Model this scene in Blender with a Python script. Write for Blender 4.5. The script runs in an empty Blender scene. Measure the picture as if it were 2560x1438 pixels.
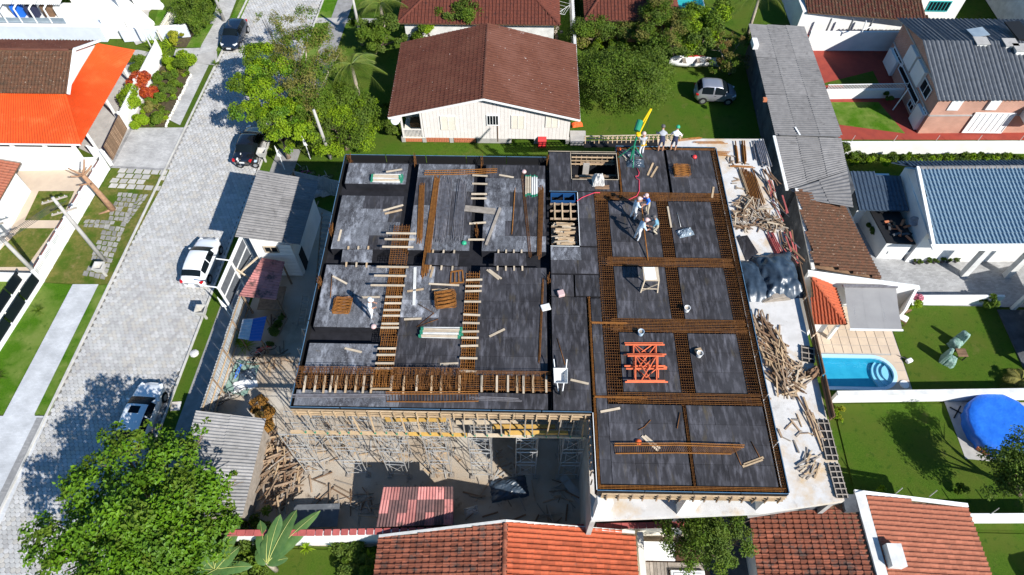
import bpy, bmesh, math, random
import numpy as np
from mathutils import Vector, Matrix
random.seed(11); RNG = np.random.default_rng(5)
sc = bpy.context.scene
C = sc.collection
R = math.radians

# ------------------------------------------------------------------ camera
CAM_H, PITCH, YAW, FPX = 40.0, R(55.5), R(1.07), 1707.0
cam = bpy.data.cameras.new('camera'); camo = bpy.data.objects.new('camera', cam); C.objects.link(camo)
camo.location = (0, 0, CAM_H); camo.rotation_euler = (math.pi/2-PITCH, 0, YAW)
cam.sensor_width = 36; cam.lens = 36*FPX/2560; cam.clip_end = 1000; cam.clip_start = 1
sc.camera = camo
# ------------------------------------------------------------------ sky and sun
SUN_EL, SUN_AZ = R(37), R(134)          # azimuth clockwise from +Y: the sun stands behind the camera to the right
w = bpy.data.worlds.new('World'); sc.world = w; w.use_nodes = True
nt = w.node_tree; bg = nt.nodes['Background']
sky = nt.nodes.new('ShaderNodeTexSky'); sky.sky_type = 'NISHITA'; sky.sun_disc = False
sky.air_density = 1.15; sky.dust_density = .25; sky.ozone_density = 3.0; sky.sun_elevation = SUN_EL; sky.sun_rotation = SUN_AZ
hs = nt.nodes.new('ShaderNodeHueSaturation'); hs.inputs['Saturation'].default_value = 1.3; nt.links.new(sky.outputs[0], hs.inputs['Color']); nt.links.new(hs.outputs[0], bg.inputs[0]); bg.inputs[1].default_value = 0.086
sd = Vector((math.sin(SUN_AZ)*math.cos(SUN_EL), math.cos(SUN_AZ)*math.cos(SUN_EL), math.sin(SUN_EL)))
sl = bpy.data.lights.new('sun', 'SUN'); sl.energy = 4.9; sl.angle = R(0.53); sl.color = (1, .975, .925)
so = bpy.data.objects.new('sun', sl); C.objects.link(so); so.rotation_euler = sd.to_track_quat('Z', 'Y').to_euler(); so.location = (40, -40, 60)
sc.view_settings.view_transform = 'Standard'; sc.view_settings.look = 'None'
sc.view_settings.exposure = 0.62; sc.view_settings.gamma = 1

# ------------------------------------------------------------------ helpers
_f = np.array([0, math.cos(PITCH), -math.sin(PITCH)]); _r = np.array([1., 0, 0]); _u = np.cross(_r, _f)
_c, _s = math.cos(YAW), math.sin(YAW); _R = np.array([[_c, -_s, 0], [_s, _c, 0], [0, 0, 1]])
_f, _r, _u = _R@_f, _R@_r, _R@_u
def P(px, py, z=0.0):
    """the place in the world, at height z, that a map reading px, py of the survey picture stands for"""
    d = (px-1280)/FPX*_r-(py-719)/FPX*_u+_f
    return Vector(np.array([0, 0, CAM_H])+(z-CAM_H)/d[2]*d)
def PX(px, py, z=0.0):
    v = P(px, py, z); return (v.x, v.y)

def tag(o, label=None, cat=None, group=None, kind=None):
    if label: o['label'] = label
    if cat: o['category'] = cat
    if group: o['group'] = group
    if kind: o['kind'] = kind
    return o
def thing(name, loc, label, cat, group=None, rz=0):
    o = bpy.data.objects.new(name, None); C.objects.link(o); o.location = loc; o.rotation_euler = (0, 0, rz)
    o.empty_display_size = .2
    return tag(o, label, cat, group)
def wloc(o):
    v = Vector((0, 0, 0))
    while o is not None: v = v+o.location; o = o.parent
    return v
def inst(o, parent=None, loc=None, rz=None):
    """copy one object with its parts and their sub-parts"""
    c = o.copy(); C.objects.link(c)
    if parent is not None: c.parent = parent
    if loc is not None: c.location = loc
    if rz is not None: c.rotation_euler = (0, 0, rz)
    for ch in KIDS.get(o.name, []): inst(ch, c)
    return c
KIDS = {}
class MB:
    def __init__(s): s.v = []; s.f = []; s.mi = []; s.cm = 0
    def add(s, vs, fs):
        n = len(s.v); s.v.extend([tuple(v) for v in vs]); s.f.extend([tuple(i+n for i in f) for f in fs]); s.mi.extend([s.cm]*len(fs)); return s
    def box(s, c, d, rz=0, m=None):
        x, y, z = [q/2 for q in d]
        vs = [(-x, -y, -z), (x, -y, -z), (x, y, -z), (-x, y, -z), (-x, -y, z), (x, -y, z), (x, y, z), (-x, y, z)]
        if m is not None: vs = [m@Vector(v) for v in vs]
        else:
            ca, sa = math.cos(rz), math.sin(rz)
            vs = [(c[0]+a*ca-b*sa, c[1]+a*sa+b*ca, c[2]+e) for a, b, e in vs]
        return s.add(vs, [(3, 2, 1, 0), (4, 5, 6, 7), (0, 1, 5, 4), (1, 2, 6, 5), (2, 3, 7, 6), (3, 0, 4, 7)])
    def b2(s, x0, x1, y0, y1, z0, z1): return s.box(((x0+x1)/2, (y0+y1)/2, (z0+z1)/2), (x1-x0, y1-y0, z1-z0))
    def bar(s, p, q, w, h=None, up=(0, 0, 1)):
        """square bar from p to q"""
        p, q = Vector(p), Vector(q); h = h or w; d = q-p; L = d.length
        if L < 1e-6: return s
        d /= L; u = Vector(up)
        if abs(d.dot(u)) > .98: u = Vector((0, 1, 0))
        r = d.cross(u).normalized(); t = r.cross(d)
        a, b = r*w/2, t*h/2
        vs = [p-a-b, p+a-b, p+a+b, p-a+b, q-a-b, q+a-b, q+a+b, q-a+b]
        return s.add(vs, [(0, 1, 2, 3), (7, 6, 5, 4), (0, 4, 5, 1), (1, 5, 6, 2), (2, 6, 7, 3), (3, 7, 4, 0)])
    def rod(s, p, q, r):
        """cheap three-sided rod"""
        p, q = Vector(p), Vector(q); d = (q-p)
        if d.length < 1e-6: return s
        d.normalize(); u = Vector((0, 0, 1)) if abs(d.z) < .9 else Vector((0, 1, 0))
        a = d.cross(u).normalized(); b = a.cross(d)
        o = [b*r, -b*r*.5+a*r*.87, -b*r*.5-a*r*.87]
        return s.add([p+k for k in o]+[q+k for k in o], [(0, 1, 4, 3), (1, 2, 5, 4), (2, 0, 3, 5), (2, 1, 0), (3, 4, 5)])
    def tube(s, pts, rr, n=8, cap=True):
        pts = [Vector(p) for p in pts]
        if not hasattr(rr, '__len__'): rr = [rr]*len(pts)
        vs = []; fs = []
        for i, p in enumerate(pts):
            d = (pts[min(i+1, len(pts)-1)]-pts[max(i-1, 0)]).normalized()
            u = Vector((0, 0, 1)) if abs(d.z) < .9 else Vector((0, 1, 0))
            a = d.cross(u).normalized(); b = a.cross(d)
            for k in range(n):
                t = 2*math.pi*k/n; vs.append(p+(a*math.cos(t)+b*math.sin(t))*rr[i])
        for i in range(len(pts)-1):
            for k in range(n):
                a0 = i*n+k; a1 = i*n+(k+1) % n; fs.append((a0, a1, a1+n, a0+n))
        if cap: fs.append(tuple(reversed(range(n)))); fs.append(tuple(range((len(pts)-1)*n, len(pts)*n)))
        return s.add(vs, fs)
    def lathe(s, c, prof, n=16):
        """prof: (radius, z) list, turned round the vertical through c"""
        vs = []; fs = []
        for r, z in prof:
            for k in range(n):
                t = 2*math.pi*k/n; vs.append((c[0]+r*math.cos(t), c[1]+r*math.sin(t), c[2]+z))
        for i in range(len(prof)-1):
            for k in range(n):
                a0 = i*n+k; a1 = i*n+(k+1) % n; fs.append((a0, a1, a1+n, a0+n))
        fs.append(tuple(reversed(range(n)))); fs.append(tuple(range((len(prof)-1)*n, len(prof)*n)))
        return s.add(vs, fs)
    def prism(s, poly, z0, z1):
        n = len(poly)
        ar = sum(poly[i][0]*poly[(i+1) % n][1]-poly[(i+1) % n][0]*poly[i][1] for i in range(n))
        if ar < 0: poly = list(reversed(poly))
        zb = z0 if hasattr(z0, '__len__') else [z0]*n; zt = z1 if hasattr(z1, '__len__') else [z1]*n
        if ar < 0:
            if hasattr(z0, '__len__'): zb = list(reversed(zb))
            if hasattr(z1, '__len__'): zt = list(reversed(zt))
        vs = [(p[0], p[1], zb[i]) for i, p in enumerate(poly)]+[(p[0], p[1], zt[i]) for i, p in enumerate(poly)]
        fs = [tuple(reversed(range(n))), tuple(range(n, 2*n))]+[(i, (i+1) % n, (i+1) % n+n, i+n) for i in range(n)]
        return s.add(vs, fs)
    def build(s, name, mat, parent=None, smooth=False, base=None, bevel=0):
        me = bpy.data.meshes.new(name)
        V = np.array(s.v, dtype=float)
        if parent is not None: org = wloc(parent)
        elif base is not None: org = Vector(base)
        else:
            lo, hi = V.min(0), V.max(0); org = Vector(((lo[0]+hi[0])/2, (lo[1]+hi[1])/2, lo[2]))
        V = V-np.array(org)
        me.from_pydata(V.tolist(), [], s.f)
        for m in (mat if isinstance(mat, (list, tuple)) else [mat]): me.materials.append(m)
        if any(s.mi): me.polygons.foreach_set('material_index', s.mi)
        if smooth: me.polygons.foreach_set('use_smooth', [True]*len(me.polygons))
        me.update()
        o = bpy.data.objects.new(name, me); C.objects.link(o)
        if parent is not None: o.parent = parent; KIDS.setdefault(parent.name, []).append(o)
        else: o.location = org
        if bevel:
            b = o.modifiers.new('bevel', 'BEVEL'); b.width = bevel; b.segments = 2; b.limit_method = 'ANGLE'
        return o
def clone_mesh(name, me, parent, loc, rz=0, m=None):
    o = bpy.data.objects.new(name, me); C.objects.link(o)
    if parent is not None: o.parent = parent; loc = Vector(loc)-wloc(parent)
    o.location = loc; o.rotation_euler = (0, 0, rz)
    if m is not None: o.matrix_basis = Matrix.Translation(loc)@m
    return o
def jit(a): return random.uniform(-a, a)
def lerp(a, b, t): return a+(b-a)*t

# ------------------------------------------------------------------ materials
MATS = {}
def mat(name, col, col2=None, scale=3.0, rough=.85, bump=0.0, bscale=60, rnd=0.0, spec=.3, metal=0.0, lo=.35, hi=.65,
        stain=None, stretch=None, coat=0.0, trans=0.0, col3=None, s3=.4, coords='pos', huernd=0.0):
    """a node material: two colours mixed by noise, a broad third tint, stains with a shape of their own, per-object variation"""
    m = bpy.data.materials.new(name); m.use_nodes = True; n = m.node_tree.nodes; l = m.node_tree.links
    b = n['Principled BSDF']; b.inputs['Roughness'].default_value = rough; b.inputs['Metallic'].default_value = metal
    b.inputs['Specular IOR Level'].default_value = spec; b.inputs['Coat Weight'].default_value = coat
    if coords == 'pos': g = n.new('ShaderNodeNewGeometry').outputs['Position']
    else: g = n.new('ShaderNodeTexCoord').outputs['Object']
    if stretch:
        mp = n.new('ShaderNodeVectorMath'); mp.operation = 'MULTIPLY'; mp.inputs[1].default_value = stretch; l.new(g, mp.inputs[0]); g2 = mp.outputs[0]
    else: g2 = g
    def noise(sc_, lo_, hi_, vec=None, det=5, ro=.6):
        t = n.new('ShaderNodeTexNoise'); t.inputs['Scale'].default_value = sc_; t.inputs['Detail'].default_value = det; t.inputs['Roughness'].default_value = ro
        l.new(vec or g2, t.inputs['Vector'])
        r = n.new('ShaderNodeMapRange'); r.inputs[1].default_value = lo_; r.inputs[2].default_value = hi_; l.new(t.outputs[0], r.inputs[0]); return r.outputs[0]
    def mix(fac, A, Bc, mode='MIX'):
        x = n.new('ShaderNodeMix'); x.data_type = 'RGBA'; x.blend_type = mode
        for k, v in ((0, fac), (6, A), (7, Bc)):
            if hasattr(v, 'is_linked'): l.new(v, x.inputs[k])
            elif k == 0: x.inputs[0].default_value = v
            else: x.inputs[k].default_value = (*v, 1)
        return x.outputs[2]
    c = None
    if col2: c = mix(noise(scale, lo, hi), col, col2)
    if col3: c = mix(noise(s3, .42, .62, g), c or col, col3)
    for st in (stain or []):
        c = mix(noise(st[1], st[2], st[3], g if len(st) < 5 else g2, 8, .65), c or col, st[0])
    if rnd or huernd:
        oi = n.new('ShaderNodeObjectInfo'); r = n.new('ShaderNodeMapRange'); r.inputs[3].default_value = 1-rnd; r.inputs[4].default_value = 1+rnd
        l.new(oi.outputs['Random'], r.inputs[0])
        h = n.new('ShaderNodeHueSaturation'); l.new(r.outputs[0], h.inputs['Value'])
        if huernd:
            r2 = n.new('ShaderNodeMapRange'); r2.inputs[3].default_value = .5-huernd; r2.inputs[4].default_value = .5+huernd
            mm = n.new('ShaderNodeMath'); mm.operation = 'FRACT'; m2 = n.new('ShaderNodeMath'); m2.operation = 'MULTIPLY'; m2.inputs[1].default_value = 7.31
            l.new(oi.outputs['Random'], m2.inputs[0]); l.new(m2.outputs[0], mm.inputs[0]); l.new(mm.outputs[0], r2.inputs[0]); l.new(r2.outputs[0], h.inputs['Hue'])
        if c is not None: l.new(c, h.inputs['Color'])
        else: h.inputs['Color'].default_value = (*col, 1)
        c = h.outputs[0]
    if c is not None: l.new(c, b.inputs['Base Color'])
    else: b.inputs['Base Color'].default_value = (*col, 1)
    if bump:
        t = n.new('ShaderNodeTexNoise'); t.inputs['Scale'].default_value = bscale; t.inputs['Detail'].default_value = 4; l.new(g2, t.inputs['Vector'])
        bp = n.new('ShaderNodeBump'); bp.inputs['Strength'].default_value = bump; bp.inputs['Distance'].default_value = .05; l.new(t.outputs[0], bp.inputs['Height']); l.new(bp.outputs[0], b.inputs['Normal'])
    if trans:
        tr = n.new('ShaderNodeBsdfTranslucent'); ms = n.new('ShaderNodeMixShader'); ms.inputs[0].default_value = trans
        if c is not None: l.new(c, tr.inputs[0])
        else: tr.inputs[0].default_value = (*col, 1)
        out = n['Material Output']; l.new(b.outputs[0], ms.inputs[1]); l.new(tr.outputs[0], ms.inputs[2]); l.new(ms.outputs[0], out.inputs[0])
    MATS[name] = m; return m
def brickmat(name, c1, c2, mortar, bw, bh, rough=.85, ms=.02, plane='xy', stain=None):
    m = bpy.data.materials.new(name); m.use_nodes = True; n = m.node_tree.nodes; l = m.node_tree.links; b = n['Principled BSDF']
    g = n.new('ShaderNodeNewGeometry').outputs['Position']; sp = n.new('ShaderNodeSeparateXYZ'); l.new(g, sp.inputs[0]); cb = n.new('ShaderNodeCombineXYZ')
    if plane == 'xy': l.new(sp.outputs[0], cb.inputs[0]); l.new(sp.outputs[1], cb.inputs[1])
    else:
        ad = n.new('ShaderNodeMath'); l.new(sp.outputs[0], ad.inputs[0]); l.new(sp.outputs[1], ad.inputs[1]); l.new(ad.outputs[0], cb.inputs[0]); l.new(sp.outputs[2], cb.inputs[1])
    t = n.new('ShaderNodeTexBrick'); t.inputs['Color1'].default_value = (*c1, 1); t.inputs['Color2'].default_value = (*c2, 1); t.inputs['Mortar'].default_value = (*mortar, 1)
    t.inputs['Scale'].default_value = 1; t.inputs['Brick Width'].default_value = bw; t.inputs['Row Height'].default_value = bh; t.inputs['Mortar Size'].default_value = ms*bh; t.inputs['Mortar Smooth'].default_value = .1
    l.new(cb.outputs[0], t.inputs[0])
    nz = n.new('ShaderNodeTexNoise'); nz.inputs['Scale'].default_value = .9; nz.inputs['Detail'].default_value = 8; l.new(g, nz.inputs[0])
    r = n.new('ShaderNodeMapRange'); r.inputs[1].default_value = .3; r.inputs[2].default_value = .7; r.inputs[3].default_value = .78; r.inputs[4].default_value = 1.1; l.new(nz.outputs[0], r.inputs[0])
    h = n.new('ShaderNodeHueSaturation'); l.new(t.outputs[0], h.inputs['Color']); l.new(r.outputs[0], h.inputs['Value'])
    l.new(h.outputs[0], b.inputs['Base Color']); b.inputs['Roughness'].default_value = rough; b.inputs['Specular IOR Level'].default_value = .25
    MATS[name] = m; return m

M = MATS
mat('grass', (.048, .105, .008), (.080, .140, .014), 14, .95, .8, 90, col3=(.085, .118, .016), s3=.35, spec=.08, stain=[((.135, .130, .035), .8, .60, .76), ((.035, .085, .008), 2.2, .56, .70)])
mat('grass_dry', (.12, .13, .026), (.21, .18, .05), 5, .95, .8, 90, col3=(.07, .12, .012), s3=.8, spec=.08, stain=[((.25, .20, .08), 1.4, .58, .72)])
mat('grass_bright', (.050, .140, .006), (.085, .185, .010), 12, .95, .8, 90, col3=(.17, .23, .045), s3=.45, spec=.08, stain=[((.22, .25, .07), .9, .60, .74), ((.04, .11, .006), 2.0, .56, .70)])
mat('hedge_ground', (.10, .075, .04), (.05, .04, .02), 6)
mat('sand', (.44, .35, .26), (.32, .25, .18), 1.4, .95, .9, 25, col3=(.50, .45, .38), s3=.35, stain=[((.16, .12, .09), 1.1, .60, .72)], spec=.1)
mat('paver', (.47, .46, .44), (.40, .39, .375), 14, .9, .25, 80, rnd=.07, col3=(.38, .37, .36), s3=.5, spec=.2, stain=[((.29, .28, .27), .33, .57, .74), ((.33, .30, .26), 1.3, .64, .76)])
mat('paver_joint', (.13, .125, .115), (.20, .19, .165), 3, .95)
mat('kerb', (.56, .54, .50), (.42, .40, .36), 2, .9, .3)
mat('stone_slab', (.22, .21, .19), (.34, .32, .29), 3, .9, .5, 30, rnd=.25)
mat('concrete_slab', (.48, .45, .41), (.38, .36, .33), 3, .9, .3, 40, rnd=.14)
mat('concrete', (.44, .42, .39), (.34, .32, .30), 1.3, .9, .3, 40)
mat('dark_pave', (.30, .29, .28), (.22, .21, .20), 2, .9, .3, 30)
mat('white_concrete', (.62, .60, .58), (.52, .50, .475), 1.4, .85, .3, 30, stain=[((.52, .37, .21), .40, .50, .66), ((.36, .33, .31), 1.5, .60, .74), ((.28, .25, .23), 6, .67, .75)], spec=.2)
mat('white_wall', (.80, .79, .76), (.70, .69, .66), .8, .8, .1, 30, spec=.25)
mat('white_wall_old', (.72, .71, .68), (.55, .54, .51), 1.6, .85, .15, 30, stain=[((.30, .29, .27), 1.4, .66, .8)])
mat('cream_wall', (.78, .73, .62), (.70, .65, .55), 1, .85)
mat('cream_board', (.78, .73, .69), (.72, .67, .63), 2, .7, rnd=.025)
mat('white_paint', (.80, .80, .78), None, rough=.5)
mat('plastic_white', (.78, .78, .77), None, rough=.35, spec=.5)
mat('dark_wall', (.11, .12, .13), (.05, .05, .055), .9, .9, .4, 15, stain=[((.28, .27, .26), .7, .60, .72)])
mat('form_ply', (.025, .023, .025), (.037, .034, .036), 6, .62, .10, 30, rnd=.22, spec=.22, stretch=(1, .22, 1), col3=(.050, .048, .053), s3=.5,
    stain=[((.135, .13, .145), 4.6, .48, .78, 1), ((.085, .066, .036), 2.8, .58, .82, 1), ((.26, .26, .27), 9.0, .70, .80, 1), ((.45, .45, .46), 7.0, .735, .78)])
mat('form_ply_dusty', (.048, .047, .052), (.080, .079, .086), 5, .7, .10, 30, rnd=.25, spec=.2, stretch=(1, .4, 1), col3=(.11, .112, .122), s3=.6,
    stain=[((.19, .195, .215), 5.0, .46, .72, 1), ((.36, .37, .40), 1.7, .53, .68, 1), ((.30, .31, .33), 18, .56, .70), ((.13, .10, .06), 1.6, .66, .80), ((.50, .50, .52), 8.0, .68, .77)])
mat('form_edge', (.06, .14, .24), (.10, .19, .29), 3, .6)
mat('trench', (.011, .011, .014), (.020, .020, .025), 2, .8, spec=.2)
mat('rebar', (.20, .085, .024), (.115, .047, .017), 6, .85, rnd=.1, spec=.2)
mat('rebar_bright', (.29, .12, .028), (.19, .075, .02), 5, .85, rnd=.12, spec=.2)
mat('rebar_grey', (.26, .25, .27), (.17, .155, .16), 5, .5, rnd=.1, spec=.5, metal=.3)
mat('timber', (.50, .36, .22), (.38, .265, .16), 4, .8, .2, 30, rnd=.2, spec=.2)
mat('timber_yellow', (.62, .38, .10), (.52, .31, .09), 3, .75, rnd=.15, spec=.2)
mat('timber_pale', (.56, .46, .34), (.46, .37, .265), 4, .8, rnd=.15, spec=.2)
mat('timber_old', (.34, .24, .16), (.22, .155, .105), 4, .85, .2, 30, rnd=.35, spec=.2)
mat('timber_brown', (.22, .13, .075), (.15, .09, .055), 3, .85, rnd=.25, spec=.2)
mat('timber_grey', (.36, .31, .26), (.26, .22, .18), 4, .9, .2, 30, rnd=.2)
mat('green_paint', (.03, .22, .13), None, rough=.6)
mat('steel', (.55, .54, .52), (.40, .38, .36), 5, .45, metal=.45, spec=.5)
mat('black', (.012, .012, .013), None, rough=.6)
mat('tarp_black', (.024, .038, .058), (.045, .068, .098), 2, .36, .15, 4, spec=.6)
mat('tarp_blue', (.012, .12, .55), (.02, .16, .66), 2, .42, .35, 7, spec=.5)
mat('tile_orange', (0.440, 0.102, 0.044), (0.340, 0.082, 0.039), 5, .85, .3, 50, rnd=.22, spec=.2, stain=[((.12, .075, .055), 3.2, .60, .72), ((.50, .42, .34), 14, .70, .76)])
mat('tile_old', (0.281, 0.090, 0.050), (0.187, 0.068, 0.043), 4, .9, .3, 50, rnd=.32, spec=.2, stain=[((.085, .06, .05), 2.2, .52, .66), ((.45, .40, .34), 12, .68, .75)])
mat('tile_pink', (0.368, 0.136, 0.081), (0.304, 0.105, 0.062), 6, .9, .3, 50, rnd=.15, spec=.2, stain=[((.12, .08, .065), 1.6, .62, .74), ((.08, .06, .05), 7, .68, .75)])
mat('tile_brown', (0.109, 0.037, 0.024), (0.076, 0.027, 0.019), 3, .9, .3, 50, spec=.2, col3=(.115, .044, .029), s3=.5, stain=[((.055, .038, .03), 4, .60, .74), ((.62, .56, .50), 4.6, .675, .72)])
mat('tile_brown_pale', (0.139, 0.053, 0.033), (0.106, 0.040, 0.026), 3, .9, .3, 50, spec=.2, col3=(.15, .062, .042), s3=.5, stain=[((.66, .60, .54), 3.6, .66, .71), ((.07, .05, .04), 5, .66, .76)])
mat('tile_moss', (0.128, 0.061, 0.037), (0.080, 0.047, 0.031), 3, .95, .3, 50, spec=.1, stain=[((.42, .33, .25), 6, .60, .70), ((.26, .09, .05), 2.5, .62, .72), ((.05, .04, .03), 3, .60, .72)])
mat('tile_dark_red', (0.150, 0.045, 0.028), (0.112, 0.035, 0.024), 3, .9, .3, 50, spec=.2, stain=[((.06, .03, .025), 2.2, .58, .70), ((.55, .48, .42), 6, .69, .74)])
mat('tin_orange', (.66, .085, .014), (.58, .072, .012), 1.2, .6, spec=.3, stain=[((.72, .13, .03), .6, .5, .7)])
mat('fibre_cement', (.215, .205, .20), (.165, .158, .155), 2.2, .9, .3, 40, rnd=.13, stain=[((.095, .09, .088), 1.6, .58, .72), ((.42, .41, .40), 5, .69, .77)])
mat('fibre_dark', (.125, .135, .15), (.09, .098, .11), 2.5, .75, .2, 40, stain=[((.20, .205, .215), 2, .60, .72)])
mat('fibre_pink_old', (.10, .060, .058), (.16, .085, .08), 3, .9, .2, 40, rnd=.25)
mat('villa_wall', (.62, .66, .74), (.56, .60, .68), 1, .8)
mat('fibre_pink', (.48, .20, .18), (.42, .165, .15), 2, .85, .2, 40, rnd=.30, stain=[((.10, .06, .055), 1.5, .52, .66)])
mat('tin_blue_roof', (.21, .30, .37), (.17, .255, .33), 1.5, .5, spec=.5)
mat('tin_navy', (.05, .075, .11), (.04, .06, .09), 1.5, .5, spec=.5)
mat('tin_sheet', (.52, .55, .58), (.38, .40, .42), 2.5, .5, metal=.35, rnd=.15, stain=[((.30, .20, .12), 2, .64, .76)])
mat('tin_blue', (.015, .10, .36), None, rough=.5, spec=.5)
mat('red_floor', (.32, .055, .035), (.26, .045, .032), 1.5, .8, .1, 30, spec=.25)
mat('terrace', (.58, .46, .34), (.52, .41, .31), 1.5, .8, rnd=.05)
mat('brick_face', (.55, .24, .155), None)
mat('terracotta', (.50, .17, .08), None, rough=.85)
mat('coping_red', (.45, .105, .095), (.35, .085, .075), 4, .8, rnd=.15)
mat('bark', (.24, .18, .13), (.15, .11, .08), 8, .95, .6, 30)
mat('bark_pale', (.42, .36, .28), (.30, .25, .19), 6, .95, .5, 30)
mat('bark_orange', (.42, .24, .14), (.28, .16, .095), 5, .95, .5, 30)
mat('leaf_glossy', (.055, .150, .006), (.165, .295, .010), 3.5, .5, spec=.25, trans=.25, huernd=0, lo=.3, hi=.7, col3=(.085, .17, .012), s3=.6)
mat('leaf_light', (.155, .27, .008), (.27, .37, .014), 2.5, .6, spec=.2, trans=.3, lo=.3, hi=.7)
mat('leaf_mid', (.062, .130, .010), (.15, .21, .018), 2.5, .6, spec=.2, trans=.28, lo=.3, hi=.7)
mat('leaf_dark', (.050, .098, .013), (.125, .170, .022), 2.5, .6, spec=.2, trans=.22, lo=.3, hi=.7)
mat('leaf_olive', (.13, .135, .028), (.23, .20, .05), 2.5, .7, spec=.2, trans=.2, lo=.3, hi=.7)
mat('leaf_yellow', (.36, .34, .02), (.24, .28, .02), 3, .6, spec=.3, trans=.25)
mat('leaf_red', (.48, .085, .012), (.30, .04, .02), 3, .55, spec=.3, trans=.2, lo=.4, hi=.6)
mat('leaf_brown', (.20, .12, .04), (.11, .10, .03), 3, .8, spec=.1, trans=.15)
mat('leaf_banana', (.065, .145, .040), (.115, .20, .055), 2.0, .45, .2, 12, rnd=.18, spec=.45, trans=.22)
mat('midrib', (.34, .36, .10), None, rough=.5)
mat('palm_leaf', (.075, .13, .016), (.16, .19, .025), 1.5, .5, spec=.35, trans=.2)
mat('flower', (.65, .22, .28), None, rough=.7)
mat('glass_dark', (.007, .011, .014), None, rough=.22, spec=.12)
mat('fibre_light', (.34, .325, .315), (.27, .26, .25), 2.2, .9, .3, 40, rnd=.16, stain=[((.16, .15, .145), 1.6, .58, .72), ((.52, .51, .50), 5, .69, .77)])
mat('glass_pale', (.30, .36, .40), (.20, .25, .30), .9, .08, spec=.8)
mat('car_white', (.78, .79, .80), None, rough=.22, spec=.5, coat=.8)
mat('car_navy', (.010, .018, .035), None, rough=.2, spec=.5, coat=.9)
mat('car_black', (.008, .009, .013), None, rough=.2, spec=.5, coat=.9)
mat('car_blue_dim', (.012, .06, .17), None, rough=.5)
mat('car_silver', (.42, .42, .46), None, rough=.3, metal=.6, spec=.5, coat=.7)
mat('tyre', (.018, .018, .018), None, rough=.85)
mat('rim', (.50, .50, .51), None, rough=.3, metal=.7)
mat('lamp_clear', (.75, .76, .76), None, rough=.15, spec=.8)
mat('lamp_red', (.45, .010, .012), None, rough=.2, spec=.6)
mat('skin', (.42, .22, .14), None, rough=.6)
mat('cloth_white', (.74, .75, .78), (.66, .67, .70), 6, .9)
mat('cloth_pale_blue', (.48, .60, .72), (.40, .52, .64), 6, .9)
mat('cloth_blue', (.015, .14, .62), None, rough=.85)
mat('cloth_teal', (.13, .27, .36), None, rough=.9)
mat('cloth_grey', (.34, .35, .38), None, rough=.9)
mat('cloth_khaki', (.42, .36, .27), None, rough=.9)
mat('cloth_navy', (.03, .035, .075), None, rough=.9)
mat('harness', (.70, .42, .02), None, rough=.7)
mat('hat_pale', (.68, .72, .76), None, rough=.35, spec=.5)
mat('hat_pink', (.58, .40, .38), None, rough=.4)
mat('hat_green', (.03, .32, .17), None, rough=.35)
mat('hat_dark', (.10, .09, .09), None, rough=.5)
mat('paint_yellow', (.78, .50, .01), None, rough=.45)
mat('paint_green', (.015, .20, .11), None, rough=.45)
mat('paint_orange', (.72, .17, .07), (.60, .13, .055), 4, .6, rnd=.08)
mat('red_plastic', (.62, .035, .035), None, rough=.4, spec=.5)
mat('pink_cord', (.72, .05, .10), None, rough=.6)
mat('orange_cloth', (.80, .12, .03), None, rough=.8)
mat('blue_plastic', (.02, .16, .45), None, rough=.4)
mat('awning', (.30, .29, .28), (.26, .25, .245), .7, .6, spec=.3)
mat('pool_liner', (.030, .31, .46), (.045, .36, .51), 2, .6)
mat('pool_rim', (.42, .62, .78), None, rough=.5)
mat('cover_green', (.10, .21, .16), (.30, .40, .35), 9, .7, .4, 9)
mat('magenta', (.32, .03, .22), None, rough=.4)
mat('bag', (.55, .53, .50), (.42, .40, .38), 3, .8, .5, 12)
mat('plastic_sheet', (.24, .30, .36), (.12, .15, .18), 4, .25, .6, 10, spec=.6)
mat('wire', (.06, .06, .065), None, rough=.6)
mat('teal', (.03, .36, .36), None, rough=.5)
mat('straw', (.36, .17, .03), (.22, .11, .025), 8, .9, .6, 30)
brickmat('fine_paver', (.50, .485, .46), (.40, .385, .37), (.22, .21, .20), .22, .11)
brickmat('fine_paver_white', (.54, .545, .555), (.48, .485, .49), (.34, .34, .345), .22, .11)
brickmat('fine_paver_grey', (.33, .32, .31), (.25, .245, .24), (.13, .13, .13), .22, .11)
brickmat('yard_paver', (.40, .395, .39), (.31, .305, .30), (.17, .17, .17), .24, .12)
brickmat('brickwork', (.52, .22, .14), (.45, .185, .115), (.50, .40, .33), .26, .08, plane='z', ms=.16)
# ================================================================== the setting
def proj(p):
    v = np.array(p)-np.array([0, 0, CAM_H]); w_ = v@_f
    return 1280+FPX*(v@_r)/w_, 719-FPX*(v@_u)/w_
def XL(y): return -29.56+.0443*(y-17.19)
def XR(y): return -22.19+.0476*(y-17.96)
SZ = [0.0]
def sheet(name, poly, m, z, parent=None, px=True, kind='structure', th=.03):
    pl = [PX(*p) for p in poly] if px else poly
    b = MB().prism(pl, z-th, z); o = b.build(name, m, parent)
    if kind and parent is None: o['kind'] = kind
    return o
PX0, PX1, PY0, PY1 = 19.86, 24.86, 19.9, 22.48       # the swimming pool is let into the ground here
g = MB(); g.b2(-260, PX0, -140, 300, -2, -.06); g.b2(PX1, 260, -140, 300, -2, -.06); g.b2(PX0, PX1, -140, PY0, -2, -.06); g.b2(PX0, PX1, PY1, 300, -2, -.06); g.b2(PX0, PX1, PY0, PY1, -2, -1.5)
g = g.build('ground', M['grass']); g['kind'] = 'structure'

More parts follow.
